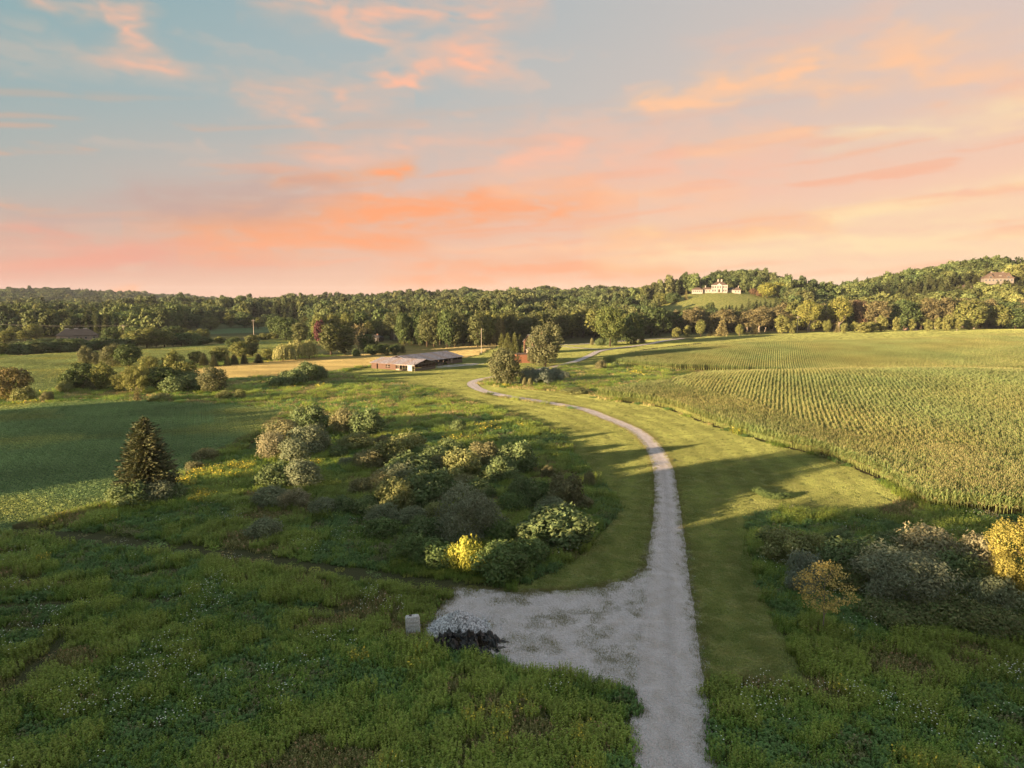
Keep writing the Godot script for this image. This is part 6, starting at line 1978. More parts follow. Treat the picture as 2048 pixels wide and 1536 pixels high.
	["otree", "young_tree", 117.36, 431.44, 6.14, 10.73, "third young green tree in the row behind the far corn, counted from the drive", "tree", "young trees planted behind the far corn"],
	["spire", "young_tree", 125.63, 436.19, 5.93, 7.62, "fourth young green tree in the row behind the far corn, counted from the drive", "tree", "young trees planted behind the far corn"],
	["spire", "young_tree", 129.41, 427.73, 8.01, 12.72, "fifth young green tree in the row behind the far corn, counted from the drive", "tree", "young trees planted behind the far corn"],
	["birch", "young_tree", 140.21, 427.46, 4.97, 7.33, "sixth young green tree in the row behind the far corn, counted from the drive", "tree", "young trees planted behind the far corn"],
	["spire", "young_tree", 155.04, 443.18, 7.66, 6.67, "seventh young green tree in the row behind the far corn, counted from the drive", "tree", "young trees planted behind the far corn"],
	["ytree2", "young_tree", 172.06, 441.37, 9.57, 11.89, "eighth young green tree in the row behind the far corn, counted from the drive", "tree", "young trees planted behind the far corn"],
	["ytree2", "young_tree", 177.46, 438.83, 4.15, 6.5, "ninth young green tree in the row behind the far corn, counted from the drive", "tree", "young trees planted behind the far corn"],
	["otree", "young_tree", 200.14, 441, 5.19, 7.61, "tenth young green tree in the row behind the far corn, counted from the drive", "tree", "young trees planted behind the far corn"],
	["spire", "young_tree", 206.94, 441.81, 3.93, 7.62, "eleventh young green tree in the row behind the far corn, counted from the drive", "tree", "young trees planted behind the far corn"],
	["ytree2", "young_tree", 203.49, 425.21, 4.09, 6.67, "twelfth young green tree in the row behind the far corn, counted from the drive", "tree", "young trees planted behind the far corn"],
	["birch", "young_tree", 211.96, 429.21, 4.75, 6.85, "thirteenth young green tree in the row behind the far corn, counted from the drive", "tree", "young trees planted behind the far corn"],
	["ytree2", "young_tree", 215.29, 424.09, 7.45, 6.51, "fourteenth young green tree in the row behind the far corn, counted from the drive", "tree", "young trees planted behind the far corn"],
	["ytree2", "young_tree", 223.33, 431.26, 7.93, 6.87, "fifteenth young green tree in the row behind the far corn, counted from the drive", "tree", "young trees planted behind the far corn"],
	["ytree2", "young_tree", 231.6, 435.02, 7.11, 10.48, "sixteenth young green tree in the row behind the far corn, counted from the drive", "tree", "young trees planted behind the far corn"],
	["ytree2", "young_tree", 239.79, 433.24, 4.2, 8.94, "seventeenth young green tree in the row behind the far corn, counted from the drive", "tree", "young trees planted behind the far corn"],
	["ytree2", "young_tree", 252.8, 439.42, 4.9, 7.75, "eighteenth young green tree in the row behind the far corn, counted from the drive", "tree", "young trees planted behind the far corn"],
	["ytree2", "young_tree", 254.82, 425.19, 5.02, 7.58, "nineteenth young green tree in the row behind the far corn, counted from the drive", "tree", "young trees planted behind the far corn"],
	["ytree2", "young_tree", 270.34, 440.39, 5.57, 8.12, "twentieth young green tree in the row behind the far corn, counted from the drive", "tree", "young trees planted behind the far corn"],
	["ytree2", "young_tree", 267.5, 426.67, 6, 10.6, "twenty-first young green tree in the row behind the far corn, counted from the drive", "tree", "young trees planted behind the far corn"],
	["birch", "young_tree", 273.96, 427.56, 5.57, 7.92, "twenty-second young green tree in the row behind the far corn, counted from the drive", "tree", "young trees planted behind the far corn"],
	["otree", "young_tree", 287.95, 436.99, 7, 6.73, "twenty-third young green tree in the row behind the far corn, counted from the drive", "tree", "young trees planted behind the far corn"],
	["ytree2", "young_tree", 101.11, 426.42, 5.68, 6.37, "first young green tree in the row behind the far corn, counted from the drive", "tree", "young trees planted behind the far corn"],
	["bigtree", "broadleaf_tree", 197.58, 462, 14.12, 20.17, "tall tree with thick pale forked trunk behind the far corn", "tree", ""],
	["bigtree", "broadleaf_tree", 221.51, 470, 14.36, 21.09, "tall round tree with pale trunk behind the far corn", "tree", ""],
	["pine", "pine_tree", 246.46, 470, 15.61, 19.95, "tall brown crowned pine behind the far corn", "tree", ""],
	["red2", "broadleaf_tree", 239.49, 480, 12.75, 19.21, "dark reddish tree in the wood edge", "tree", ""],
	["dtree", "broadleaf_tree", 268.09, 475, 17.04, 19.01, "dark tree in shadow in the wood edge", "tree", ""],
	["pine", "pine_tree", 285.96, 476, 13.91, 21.36, "tall pine with visible bare trunks", "tree", ""],
	["pine", "pine_tree", 297.59, 478, 12.7, 21.45, "tall pine beside the pine with bare trunks", "tree", ""],
	["otree", "broadleaf_tree", 303.12, 460, 20.17, 20.09, "broad olive tree in the wood edge towards the slope", "tree", ""],
	["otree", "broadleaf_tree", 325.01, 465, 15.44, 16.36, "rounded green tree in the wood edge below the house", "tree", ""],
	["dtree", "broadleaf_tree", 337.57, 466, 15.48, 14.13, "dark rounded tree with visible trunk below the house", "tree", ""],
	["otree", "broadleaf_tree", 352.64, 468, 17.41, 17.03, "olive rounded tree at the far end of the wood edge", "tree", ""],
	["poplar", "poplar_tree", 105.61, 490.57, 14.07, 15.76, "first tall narrow tree behind the far corn, counted from the back drive", "tree", "wood edge behind the far corn"],
	["dtree", "broadleaf_tree", 111.5, 491.3, 12.23, 14.86, "first dark tree behind the far corn, counted from the back drive", "tree", "wood edge behind the far corn"],
	["pine", "pine_tree", 117.44, 491.22, 12.7, 14.88, "first brown green pine behind the far corn, counted from the back drive", "tree", "wood edge behind the far corn"],
	["dtree", "broadleaf_tree", 121.25, 488.59, 13.4, 15.92, "second dark tree behind the far corn, counted from the back drive", "tree", "wood edge behind the far corn"],
	["pine", "pine_tree", 123.69, 479.55, 12.66, 16.19, "second brown green pine behind the far corn, counted from the back drive", "tree", "wood edge behind the far corn"],
	["pine", "pine_tree", 130.72, 490.44, 12.79, 16.89, "third brown green pine behind the far corn, counted from the back drive", "tree", "wood edge behind the far corn"],
	["pine", "pine_tree", 135.73, 494.34, 17.12, 14.16, "fourth brown green pine behind the far corn, counted from the back drive", "tree", "wood edge behind the far corn"],
	["poplar", "poplar_tree", 140.08, 488.48, 15.52, 13.73, "second tall narrow tree behind the far corn, counted from the back drive", "tree", "wood edge behind the far corn"],
	["pine", "pine_tree", 143.49, 479.92, 13.44, 14.44, "fifth brown green pine behind the far corn, counted from the back drive", "tree", "wood edge behind the far corn"],
	["pine", "pine_tree", 147.28, 478.64, 13.59, 16.27, "sixth brown green pine behind the far corn, counted from the back drive", "tree", "wood edge behind the far corn"],
	["poplar", "poplar_tree", 155.92, 489.9, 13.94, 14.24, "third tall narrow tree behind the far corn, counted from the back drive", "tree", "wood edge behind the far corn"],
	["otree", "broadleaf_tree", 160.64, 487.02, 13, 14.89, "first olive tree behind the far corn, counted from the back drive", "tree", "wood edge behind the far corn"],
	["pine", "pine_tree", 163.01, 481.4, 17.1, 14.43, "seventh brown green pine behind the far corn, counted from the back drive", "tree", "wood edge behind the far corn"],
	["pine", "pine_tree", 170.26, 488.73, 14.07, 15.31, "eighth brown green pine behind the far corn, counted from the back drive", "tree", "wood edge behind the far corn"],
	["pine", "pine_tree", 169.71, 476.17, 15.12, 16.82, "ninth brown green pine behind the far corn, counted from the back drive", "tree", "wood edge behind the far corn"],
	["pine", "pine_tree", 175.59, 481.15, 13.73, 14.42, "tenth brown green pine behind the far corn, counted from the back drive", "tree", "wood edge behind the far corn"],
	["pine", "pine_tree", 185.51, 494.39, 15.51, 16.12, "eleventh brown green pine behind the far corn, counted from the back drive", "tree", "wood edge behind the far corn"],
	["pine", "pine_tree", 185.64, 482.4, 17.11, 16.04, "twelfth brown green pine behind the far corn, counted from the back drive", "tree", "wood edge behind the far corn"],
	["pine", "pine_tree", 193.32, 490.27, 13.96, 20.04, "thirteenth brown green pine behind the far corn, counted from the back drive", "tree", "wood edge behind the far corn"],
	["otree", "broadleaf_tree", 195.39, 482.81, 13.56, 19.43, "second olive tree behind the far corn, counted from the back drive", "tree", "wood edge behind the far corn"],
	["otree", "broadleaf_tree", 204.82, 493.03, 17.78, 16.38, "third olive tree behind the far corn, counted from the back drive", "tree", "wood edge behind the far corn"],
	["dtree", "broadleaf_tree", 211.68, 499.67, 17.6, 15.75, "third dark tree behind the far corn, counted from the back drive", "tree", "wood edge behind the far corn"],
	["otree", "broadleaf_tree", 210.3, 483.6, 14.42, 17.62, "fourth olive tree behind the far corn, counted from the back drive", "tree", "wood edge behind the far corn"],
	["pine", "pine_tree", 220.63, 497.9, 16.83, 17.2, "fourteenth brown green pine behind the far corn, counted from the back drive", "tree", "wood edge behind the far corn"],
	["dtree", "broadleaf_tree", 225.8, 499.53, 17.74, 18.63, "fourth dark tree behind the far corn, counted from the back drive", "tree", "wood edge behind the far corn"],
	["pine", "pine_tree", 221.38, 477.67, 13.78, 15.88, "fifteenth brown green pine behind the far corn, counted from the back drive", "tree", "wood edge behind the far corn"],
	["dtree", "broadleaf_tree", 226.49, 478.53, 16.46, 20.28, "fifth dark tree behind the far corn, counted from the back drive", "tree", "wood edge behind the far corn"],
	["poplar", "poplar_tree", 235.45, 487.2, 13.75, 16.92, "fourth tall narrow tree behind the far corn, counted from the back drive", "tree", "wood edge behind the far corn"],
	["pine", "pine_tree", 245.45, 497.55, 14.38, 20.34, "sixteenth brown green pine behind the far corn, counted from the back drive", "tree", "wood edge behind the far corn"],
	["pine", "pine_tree", 248.05, 490.67, 16.96, 16.46, "seventeenth brown green pine behind the far corn, counted from the back drive", "tree", "wood edge behind the far corn"],
	["dtree", "broadleaf_tree", 251.58, 487.88, 16.87, 17.33, "sixth dark tree behind the far corn, counted from the back drive", "tree", "wood edge behind the far corn"],
	["poplar", "poplar_tree", 260.58, 494.37, 15.49, 15.76, "fifth tall narrow tree behind the far corn, counted from the back drive", "tree", "wood edge behind the far corn"],
	["poplar", "poplar_tree", 262.31, 488.98, 13.59, 17.93, "sixth tall narrow tree behind the far corn, counted from the back drive", "tree", "wood edge behind the far corn"],
	["otree", "broadleaf_tree", 269.66, 492.27, 17.53, 17.23, "fifth olive tree behind the far corn, counted from the back drive", "tree", "wood edge behind the far corn"],
	["pine", "pine_tree", 276.22, 496.3, 15.32, 16.8, "eighteenth brown green pine behind the far corn, counted from the back drive", "tree", "wood edge behind the far corn"],
	["dtree", "broadleaf_tree", 276.13, 486.57, 15.58, 19.43, "seventh dark tree behind the far corn, counted from the back drive", "tree", "wood edge behind the far corn"],
	["poplar", "poplar_tree", 283.38, 491.1, 17.37, 17.56, "seventh tall narrow tree behind the far corn, counted from the back drive", "tree", "wood edge behind the far corn"],
	["poplar", "poplar_tree", 282.34, 479.31, 14.26, 17.35, "eighth tall narrow tree behind the far corn, counted from the back drive", "tree", "wood edge behind the far corn"],
	["pine", "pine_tree", 286.41, 478.55, 12.85, 17.34, "nineteenth brown green pine behind the far corn, counted from the back drive", "tree", "wood edge behind the far corn"],
	["pine", "pine_tree", 294.18, 482.07, 15.84, 19.11, "twentieth brown green pine behind the far corn, counted from the back drive", "tree", "wood edge behind the far corn"],
	["dtree", "broadleaf_tree", 306.09, 494.51, 15.09, 20.09, "eighth dark tree behind the far corn, counted from the back drive", "tree", "wood edge behind the far corn"],
	["poplar", "poplar_tree", 307.13, 488.83, 13.53, 20.38, "ninth tall narrow tree behind the far corn, counted from the back drive", "tree", "wood edge behind the far corn"],
	["dtree", "broadleaf_tree", 311.99, 489.66, 15.7, 16.65, "ninth dark tree behind the far corn, counted from the back drive", "tree", "wood edge behind the far corn"],
	["pine", "pine_tree", 318.09, 490.77, 17.64, 20.3, "twenty-first brown green pine behind the far corn, counted from the back drive", "tree", "wood edge behind the far corn"],
	["pine", "pine_tree", 326.66, 497.3, 14.03, 16.47, "twenty-second brown green pine behind the far corn, counted from the back drive", "tree", "wood edge behind the far corn"],
	["pine", "pine_tree", 316.81, 475.89, 13.61, 18.78, "twenty-third brown green pine behind the far corn, counted from the back drive", "tree", "wood edge behind the far corn"],
	["poplar", "poplar_tree", 323.61, 480.11, 16.8, 15.6, "tenth tall narrow tree behind the far corn, counted from the back drive", "tree", "wood edge behind the far corn"],
	["pine", "pine_tree", 329.57, 481.96, 16.66, 18.91, "twenty-fourth brown green pine behind the far corn, counted from the back drive", "tree", "wood edge behind the far corn"],
	["dtree", "broadleaf_tree", 346.48, 499.11, 15.79, 16.06, "tenth dark tree behind the far corn, counted from the back drive", "tree", "wood edge behind the far corn"],
	["dtree", "broadleaf_tree", 340.65, 483.48, 13.51, 17.29, "eleventh dark tree behind the far corn, counted from the back drive", "tree", "wood edge behind the far corn"],
	["dtree", "broadleaf_tree", 346.04, 485.23, 15.51, 17.37, "twelfth dark tree behind the far corn, counted from the back drive", "tree", "wood edge behind the far corn"],
	["dtree", "broadleaf_tree", 353.59, 489.9, 14.73, 16.56, "thirteenth dark tree behind the far corn, counted from the back drive", "tree", "wood edge behind the far corn"],
	["poplar", "poplar_tree", 348.57, 477.27, 11.72, 16.12, "eleventh tall narrow tree behind the far corn, counted from the back drive", "tree", "wood edge behind the far corn"],
	["pine", "pine_tree", 363.28, 490.38, 13.88, 19.81, "twenty-fifth brown green pine behind the far corn, counted from the back drive", "tree", "wood edge behind the far corn"],
	["pine", "pine_tree", 364.91, 485.73, 14.69, 17.9, "twenty-sixth brown green pine behind the far corn, counted from the back drive", "tree", "wood edge behind the far corn"],
	["pine", "pine_tree", 369.44, 484.6, 15.23, 16.85, "twenty-seventh brown green pine behind the far corn, counted from the back drive", "tree", "wood edge behind the far corn"],
	["pine", "pine_tree", 377.57, 487.41, 12.08, 20.14, "twenty-eighth brown green pine behind the far corn, counted from the back drive", "tree", "wood edge behind the far corn"],
	["oak", "broadleaf_tree", 31.3, 448.24, 14.12, 15.61, "spreading broad tree in the wood edge behind the back drive", "tree", "wood edge behind the back drive"],
	["otree", "broadleaf_tree", 37.74, 436.09, 11.54, 15.68, "first olive tree behind the back drive, counted from the great willow", "tree", "wood edge behind the back drive"],
	["poplar", "poplar_tree", 44.53, 437.01, 12.74, 19.68, "first tall narrow tree behind the back drive, counted from the great willow", "tree", "wood edge behind the back drive"],
	["otree", "broadleaf_tree", 51.54, 431.14, 15.41, 18.61, "second olive tree behind the back drive, counted from the great willow", "tree", "wood edge behind the back drive"],
	["dtree", "broadleaf_tree", 58.73, 437.31, 13.98, 19.32, "first dark tree behind the back drive, counted from the great willow", "tree", "wood edge behind the back drive"],
	["dtree", "broadleaf_tree", 68.23, 447.38, 15.56, 16.5, "second dark tree behind the back drive, counted from the great willow", "tree", "wood edge behind the back drive"],
	["otree", "broadleaf_tree", 73.12, 433.4, 14.93, 15.13, "third olive tree behind the back drive, counted from the great willow", "tree", "wood edge behind the back drive"],
	["poplar", "poplar_tree", 81.27, 442.04, 12.17, 15.01, "second tall narrow tree behind the back drive, counted from the great willow", "tree", "wood edge behind the back drive"],
	["dtree", "broadleaf_tree", 88.5, 442.14, 16.03, 17.73, "third dark tree behind the back drive, counted from the great willow", "tree", "wood edge behind the back drive"],
	["dtree", "broadleaf_tree", 94.82, 444.46, 14.61, 18.45, "fourth dark tree behind the back drive, counted from the great willow", "tree", "wood edge behind the back drive"],
	["dtree", "broadleaf_tree", -57.19, 367.47, 8.41, 17.41, "first dark tree in the wood edge above the barn, counted from the houses", "tree", "wood edge above the barn"],
	["dtree", "broadleaf_tree", -54.18, 374.97, 9.74, 14.33, "second dark tree in the wood edge above the barn, counted from the houses", "tree", "wood edge above the barn"],
	["dtree", "broadleaf_tree", -49, 368.84, 8.78, 17.24, "third dark tree in the wood edge above the barn, counted from the houses", "tree", "wood edge above the barn"],
	["poplar", "poplar_tree", -43.88, 357.33, 8.19, 16.75, "first tall poplar in the wood edge above the barn, counted from the houses", "tree", "wood edge above the barn"],
	["poplar", "poplar_tree", -40.31, 357.92, 8.04, 16.71, "second tall poplar in the wood edge above the barn, counted from the houses", "tree", "wood edge above the barn"],
	["otree", "broadleaf_tree", -38.63, 369.98, 9.57, 17.96, "first olive tree in the wood edge above the barn, counted from the houses", "tree", "wood edge above the barn"],
	["dtree", "broadleaf_tree", -32.61, 348.77, 9.5, 18.99, "fourth dark tree in the wood edge above the barn, counted from the houses", "tree", "wood edge above the barn"],
	["poplar", "poplar_tree", -28.81, 349.47, 7.22, 17.23, "third tall poplar in the wood edge above the barn, counted from the houses", "tree", "wood edge above the barn"],
	["poplar", "poplar_tree", -25.97, 369.37, 10.12, 17.53, "fourth tall poplar in the wood edge above the barn, counted from the houses", "tree", "wood edge above the barn"],
	["poplar", "poplar_tree", -21.35, 353.49, 7.9, 14.81, "fifth tall poplar in the wood edge above the barn, counted from the houses", "tree", "wood edge above the barn"],
	["poplar", "poplar_tree", -17.35, 349.31, 8.56, 17.73, "sixth tall poplar in the wood edge above the barn, counted from the houses", "tree", "wood edge above the barn"],
	["poplar", "poplar_tree", -14.77, 365.13, 9.2, 18.39, "seventh tall poplar in the wood edge above the barn, counted from the houses", "tree", "wood edge above the barn"],
	["otree", "broadleaf_tree", -11.5, 361.05, 8.92, 16.45, "second olive tree in the wood edge above the barn, counted from the houses", "tree", "wood edge above the barn"],
	["poplar", "poplar_tree", -8.35, 374.34, 7.48, 15.47, "eighth tall poplar in the wood edge above the barn, counted from the houses", "tree", "wood edge above the barn"],
	["otree", "broadleaf_tree", -4.52, 382.2, 10.19, 16.77, "third olive tree in the wood edge above the barn, counted from the houses", "tree", "wood edge above the barn"],
	["poplar", "poplar_tree", -0.42, 377.12, 7.85, 18.16, "ninth tall poplar in the wood edge above the barn, counted from the houses", "tree", "wood edge above the barn"],
	["poplar", "poplar_tree", 3.28, 404.83, 10.63, 16.27, "tenth tall poplar in the wood edge above the barn, counted from the houses", "tree", "wood edge above the barn"],
	["poplar", "poplar_tree", 6.88, 386.18, 9.44, 14.43, "eleventh tall poplar in the wood edge above the barn, counted from the houses", "tree", "wood edge above the barn"],
	["poplar", "poplar_tree", 11.27, 392.48, 9.09, 16.27, "twelfth tall poplar in the wood edge above the barn, counted from the houses", "tree", "wood edge above the barn"],
	["otree", "broadleaf_tree", 15.77, 410.3, 8.08, 16.65, "fourth olive tree in the wood edge above the barn, counted from the houses", "tree", "wood edge above the barn"],
	["poplar", "poplar_tree", 20.25, 415.08, 11.19, 16.15, "thirteenth tall poplar in the wood edge above the barn, counted from the houses", "tree", "wood edge above the barn"],
	["poplar", "poplar_tree", 26.15, 433.92, 11.8, 17.33, "fourteenth tall poplar in the wood edge above the barn, counted from the houses", "tree", "wood edge above the barn"],
	["poplar", "poplar_tree", 30.43, 423.58, 9.33, 18.18, "fifteenth tall poplar in the wood edge above the barn, counted from the houses", "tree", "wood edge above the barn"],
	["dtree", "broadleaf_tree", -156.5, 463.75, 13.78, 13.27, "first dark tree around the houses, counted from the trailer", "tree", "trees around the houses beyond the hay field"],
	["dtree", "broadleaf_tree", -134.52, 412.25, 12.28, 13.6, "second dark tree around the houses, counted from the trailer", "tree", "trees around the houses beyond the hay field"],
	["dtree", "broadleaf_tree", -134.2, 426.57, 13.52, 12.29, "third dark tree around the houses, counted from the trailer", "tree", "trees around the houses beyond the hay field"],
	["poplar", "poplar_tree", -117.95, 385.7, 8.48, 12.21, "first poplar around the houses, counted from the trailer", "tree", "trees around the houses beyond the hay field"],
	["cedar", "cedar_tree", -136.93, 460.03, 13.04, 13.09, "first tall cedar around the houses, counted from the trailer", "tree", "trees around the houses beyond the hay field"],
	["dtree", "broadleaf_tree", -117.14, 407.05, 12.61, 12.94, "fourth dark tree around the houses, counted from the trailer", "tree", "trees around the houses beyond the hay field"],
	["otree", "broadleaf_tree", -110.34, 397.24, 8.89, 16.21, "first olive tree around the houses, counted from the trailer", "tree", "trees around the houses beyond the hay field"],
	["dtree", "broadleaf_tree", -112.31, 422.27, 10.23, 12.66, "fifth dark tree around the houses, counted from the trailer", "tree", "trees around the houses beyond the hay field"],
	["otree", "broadleaf_tree", -104.41, 405.83, 8.93, 16.38, "second olive tree around the houses, counted from the trailer", "tree", "trees around the houses beyond the hay field"],
	["dtree", "broadleaf_tree", -110.92, 447.68, 13.94, 15.13, "sixth dark tree around the houses, counted from the trailer", "tree", "trees around the houses beyond the hay field"],
	["otree", "broadleaf_tree", -100.05, 422.46, 9.65, 15.01, "third olive tree around the houses, counted from the trailer", "tree", "trees around the houses beyond the hay field"],
	["otree", "broadleaf_tree", -100.28, 440.7, 9.7, 15.29, "fourth olive tree around the houses, counted from the trailer", "tree", "trees around the houses beyond the hay field"],
	["dtree", "broadleaf_tree", -95.3, 439.08, 11.29, 16.84, "seventh dark tree around the houses, counted from the trailer", "tree", "trees around the houses beyond the hay field"],
	["cedar", "cedar_tree", -84.65, 408.07, 10.33, 11.4, "second tall cedar around the houses, counted from the trailer", "tree", "trees around the houses beyond the hay field"],
	["otree", "broadleaf_tree", -82.36, 422.12, 9.89, 12.25, "fifth olive tree around the houses, counted from the trailer", "tree", "trees around the houses beyond the hay field"],
	["dtree", "broadleaf_tree", -81.27, 434.78, 9.45, 11.37, "eighth dark tree around the houses, counted from the trailer", "tree", "trees around the houses beyond the hay field"],
	["poplar", "poplar_tree", -73.18, 416.92, 9.17, 16.01, "second poplar around the houses, counted from the trailer", "tree", "trees around the houses beyond the hay field"],
	["poplar", "poplar_tree", -70.61, 430.87, 12.45, 12.42, "third poplar around the houses, counted from the trailer", "tree", "trees around the houses beyond the hay field"],
	["cedar", "cedar_tree", -59.16, 388.28, 8.62, 12.46, "third tall cedar around the houses, counted from the trailer", "tree", "trees around the houses beyond the hay field"],
	["poplar", "poplar_tree", -59.93, 415.76, 9.21, 16, "fourth poplar around the houses, counted from the trailer", "tree", "trees around the houses beyond the hay field"],
	["dtree", "broadleaf_tree", -314.78, 410.62, 11.65, 6.78, "first dark tree behind the hedge of the far crop field, counted from the valley end", "tree", "trees behind the hedge of the far crop field"],
	["dtree", "broadleaf_tree", -307.32, 410.62, 9.91, 6.34, "second dark tree behind the hedge of the far crop field, counted from the valley end", "tree", "trees behind the hedge of the far crop field"],
	["otree", "broadleaf_tree", -285.4, 389.32, 11.19, 6.65, "first olive tree behind the hedge of the far crop field, counted from the valley end", "tree", "trees behind the hedge of the far crop field"],
	["otree", "broadleaf_tree", -297.99, 414.21, 7.85, 8.16, "second olive tree behind the hedge of the far crop field, counted from the valley end", "tree", "trees behind the hedge of the far crop field"],
	["otree", "broadleaf_tree", -286.64, 407.86, 9.81, 6.53, "third olive tree behind the hedge of the far crop field, counted from the valley end", "tree", "trees behind the hedge of the far crop field"],
	["otree", "broadleaf_tree", -286.36, 415.25, 9.68, 9.31, "fourth olive tree behind the hedge of the far crop field, counted from the valley end", "tree", "trees behind the hedge of the far crop field"],
	["dtree", "broadleaf_tree", -225.82, 390.19, 9.19, 8.79, "third dark tree behind the hedge of the far crop field, counted from the valley end", "tree", "trees behind the hedge of the far crop field"],
	["otree", "broadleaf_tree", -237.21, 423.71, 9.01, 6.25, "fifth olive tree behind the hedge of the far crop field, counted from the valley end", "tree", "trees behind the hedge of the far crop field"],
	["dtree", "broadleaf_tree", -209.58, 386.92, 10.38, 9.53, "fourth dark tree behind the hedge of the far crop field, counted from the valley end", "tree", "trees behind the hedge of the far crop field"],
	["otree", "broadleaf_tree", -202.52, 387.88, 8.77, 9.08, "sixth olive tree behind the hedge of the far crop field, counted from the valley end", "tree", "trees behind the hedge of the far crop field"],
	["dtree", "broadleaf_tree", -201.8, 396.44, 9.75, 7.77, "fifth dark tree behind the hedge of the far crop field, counted from the valley end", "tree", "trees behind the hedge of the far crop field"],
	["dtree", "broadleaf_tree", -201.5, 411.22, 10.75, 8.8, "sixth dark tree behind the hedge of the far crop field, counted from the valley end", "tree", "trees behind the hedge of the far crop field"],
	["otree", "broadleaf_tree", -198.29, 417.48, 10.21, 7.29, "seventh olive tree behind the hedge of the far crop field, counted from the valley end", "tree", "trees behind the hedge of the far crop field"],
	["otree", "broadleaf_tree", -179.48, 390.49, 10, 7.14, "eighth olive tree behind the hedge of the far crop field, counted from the valley end", "tree", "trees behind the hedge of the far crop field"],
	["otree", "broadleaf_tree", -185.37, 415.55, 7.92, 6.49, "ninth olive tree behind the hedge of the far crop field, counted from the valley end", "tree", "trees behind the hedge of the far crop field"],
	["dtree", "broadleaf_tree", -258.87, 380.26, 8.1, 2.66, "first dark low tree in front of the long bungalow, counted from the valley end", "tree", "low trees in front of the long bungalow"],
	["dtree", "broadleaf_tree", -256.39, 381.51, 7.2, 2.93, "second dark low tree in front of the long bungalow, counted from the valley end", "tree", "low trees in front of the long bungalow"],
	["dtree", "broadleaf_tree", -222.34, 373.25, 7.44, 2.76, "fifth dark low tree in front of the long bungalow, counted from the valley end", "tree", "low trees in front of the long bungalow"],
	["dtree", "broadleaf_tree", -217.94, 373.63, 8.35, 2.56, "sixth dark low tree in front of the long bungalow, counted from the valley end", "tree", "low trees in front of the long bungalow"],
	["dtree", "broadleaf_tree", -248.27, 381.83, 7.76, 3.01, "third dark low tree in front of the long bungalow, counted from the valley end", "tree", "low trees in front of the long bungalow"],
	["dtree", "broadleaf_tree", -236.35, 378.31, 7.42, 3.16, "fourth dark low tree in front of the long bungalow, counted from the valley end", "tree", "low trees in front of the long bungalow"],
	["otree", "hedge_tree", -227.46, 301.05, 7.72, 4.56, "first dark tree of the hedge along the far crop field, counted from the bungalow side", "tree", "hedge along the far crop field"],
	["otree", "hedge_tree", -225.31, 303.43, 9.04, 5.54, "second dark tree of the hedge along the far crop field, counted from the bungalow side", "tree", "hedge along the far crop field"],
	["dark", "hedge_tree", -223.23, 305.73, 8.94, 3.86, "third dark tree of the hedge along the far crop field, counted from the bungalow side", "tree", "hedge along the far crop field"],
	["dtree", "hedge_tree", -220.53, 308.73, 7.93, 5, "fourth dark tree of the hedge along the far crop field, counted from the bungalow side", "tree", "hedge along the far crop field"],
	["dark", "hedge_tree", -217.86, 311.68, 10.31, 5.22, "fifth dark tree of the hedge along the far crop field, counted from the bungalow side", "tree", "hedge along the far crop field"],
	["otree", "hedge_tree", -215.78, 313.99, 9.64, 5.04, "sixth dark tree of the hedge along the far crop field, counted from the bungalow side", "tree", "hedge along the far crop field"],
	["dark", "hedge_tree", -213.41, 316.61, 8.55, 4.85, "seventh dark tree of the hedge along the far crop field, counted from the bungalow side", "tree", "hedge along the far crop field"],
	["dtree", "hedge_tree", -211.13, 319.14, 9.97, 5.09, "eighth dark tree of the hedge along the far crop field, counted from the bungalow side", "tree", "hedge along the far crop field"],
	["dark", "hedge_tree", -208.33, 322.24, 10.2, 4.73, "ninth dark tree of the hedge along the far crop field, counted from the bungalow side", "tree", "hedge along the far crop field"],
	["dtree", "hedge_tree", -205.58, 325.28, 9.74, 5.92, "tenth dark tree of the hedge along the far crop field, counted from the bungalow side", "tree", "hedge along the far crop field"],
	["dark", "hedge_tree", -203, 328.14, 9.46, 4.34, "eleventh dark tree of the hedge along the far crop field, counted from the bungalow side", "tree", "hedge along the far crop field"],
	["dtree", "hedge_tree", -200.69, 330.7, 10.29, 4.43, "twelfth dark tree of the hedge along the far crop field, counted from the bungalow side", "tree", "hedge along the far crop field"],
	["dtree", "hedge_tree", -198.13, 333.54, 9.58, 6.1, "thirteenth dark tree of the hedge along the far crop field, counted from the bungalow side", "tree", "hedge along the far crop field"],
	["dtree", "hedge_tree", -195.36, 336.61, 10.61, 5.31, "fourteenth dark tree of the hedge along the far crop field, counted from the bungalow side", "tree", "hedge along the far crop field"],
	["dark", "hedge_tree", -192.62, 339.64, 10.74, 4.2, "fifteenth dark tree of the hedge along the far crop field, counted from the bungalow side", "tree", "hedge along the far crop field"],
	["dtree", "hedge_tree", -190.16, 342.36, 9.94, 5.72, "sixteenth dark tree of the hedge along the far crop field, counted from the bungalow side", "tree", "hedge along the far crop field"],
	["otree", "hedge_tree", -187.21, 345.63, 10.86, 9.07, "seventeenth dark tree of the hedge along the far crop field, counted from the bungalow side", "tree", "hedge along the far crop field"],
	["otree", "hedge_tree", -184.13, 349.04, 10.99, 9.46, "eighteenth dark tree of the hedge along the far crop field, counted from the bungalow side", "tree", "hedge along the far crop field"],
	["otree", "hedge_tree", -181.2, 352.28, 8.89, 8.65, "nineteenth dark tree of the hedge along the far crop field, counted from the bungalow side", "tree", "hedge along the far crop field"],
	["otree", "hedge_tree", -178.49, 355.28, 11.59, 8.8, "twentieth dark tree of the hedge along the far crop field, counted from the bungalow side", "tree", "hedge along the far crop field"],
	["dtree", "hedge_tree", -175.54, 358.54, 8.93, 6.07, "twenty-first dark tree of the hedge along the far crop field, counted from the bungalow side", "tree", "hedge along the far crop field"],
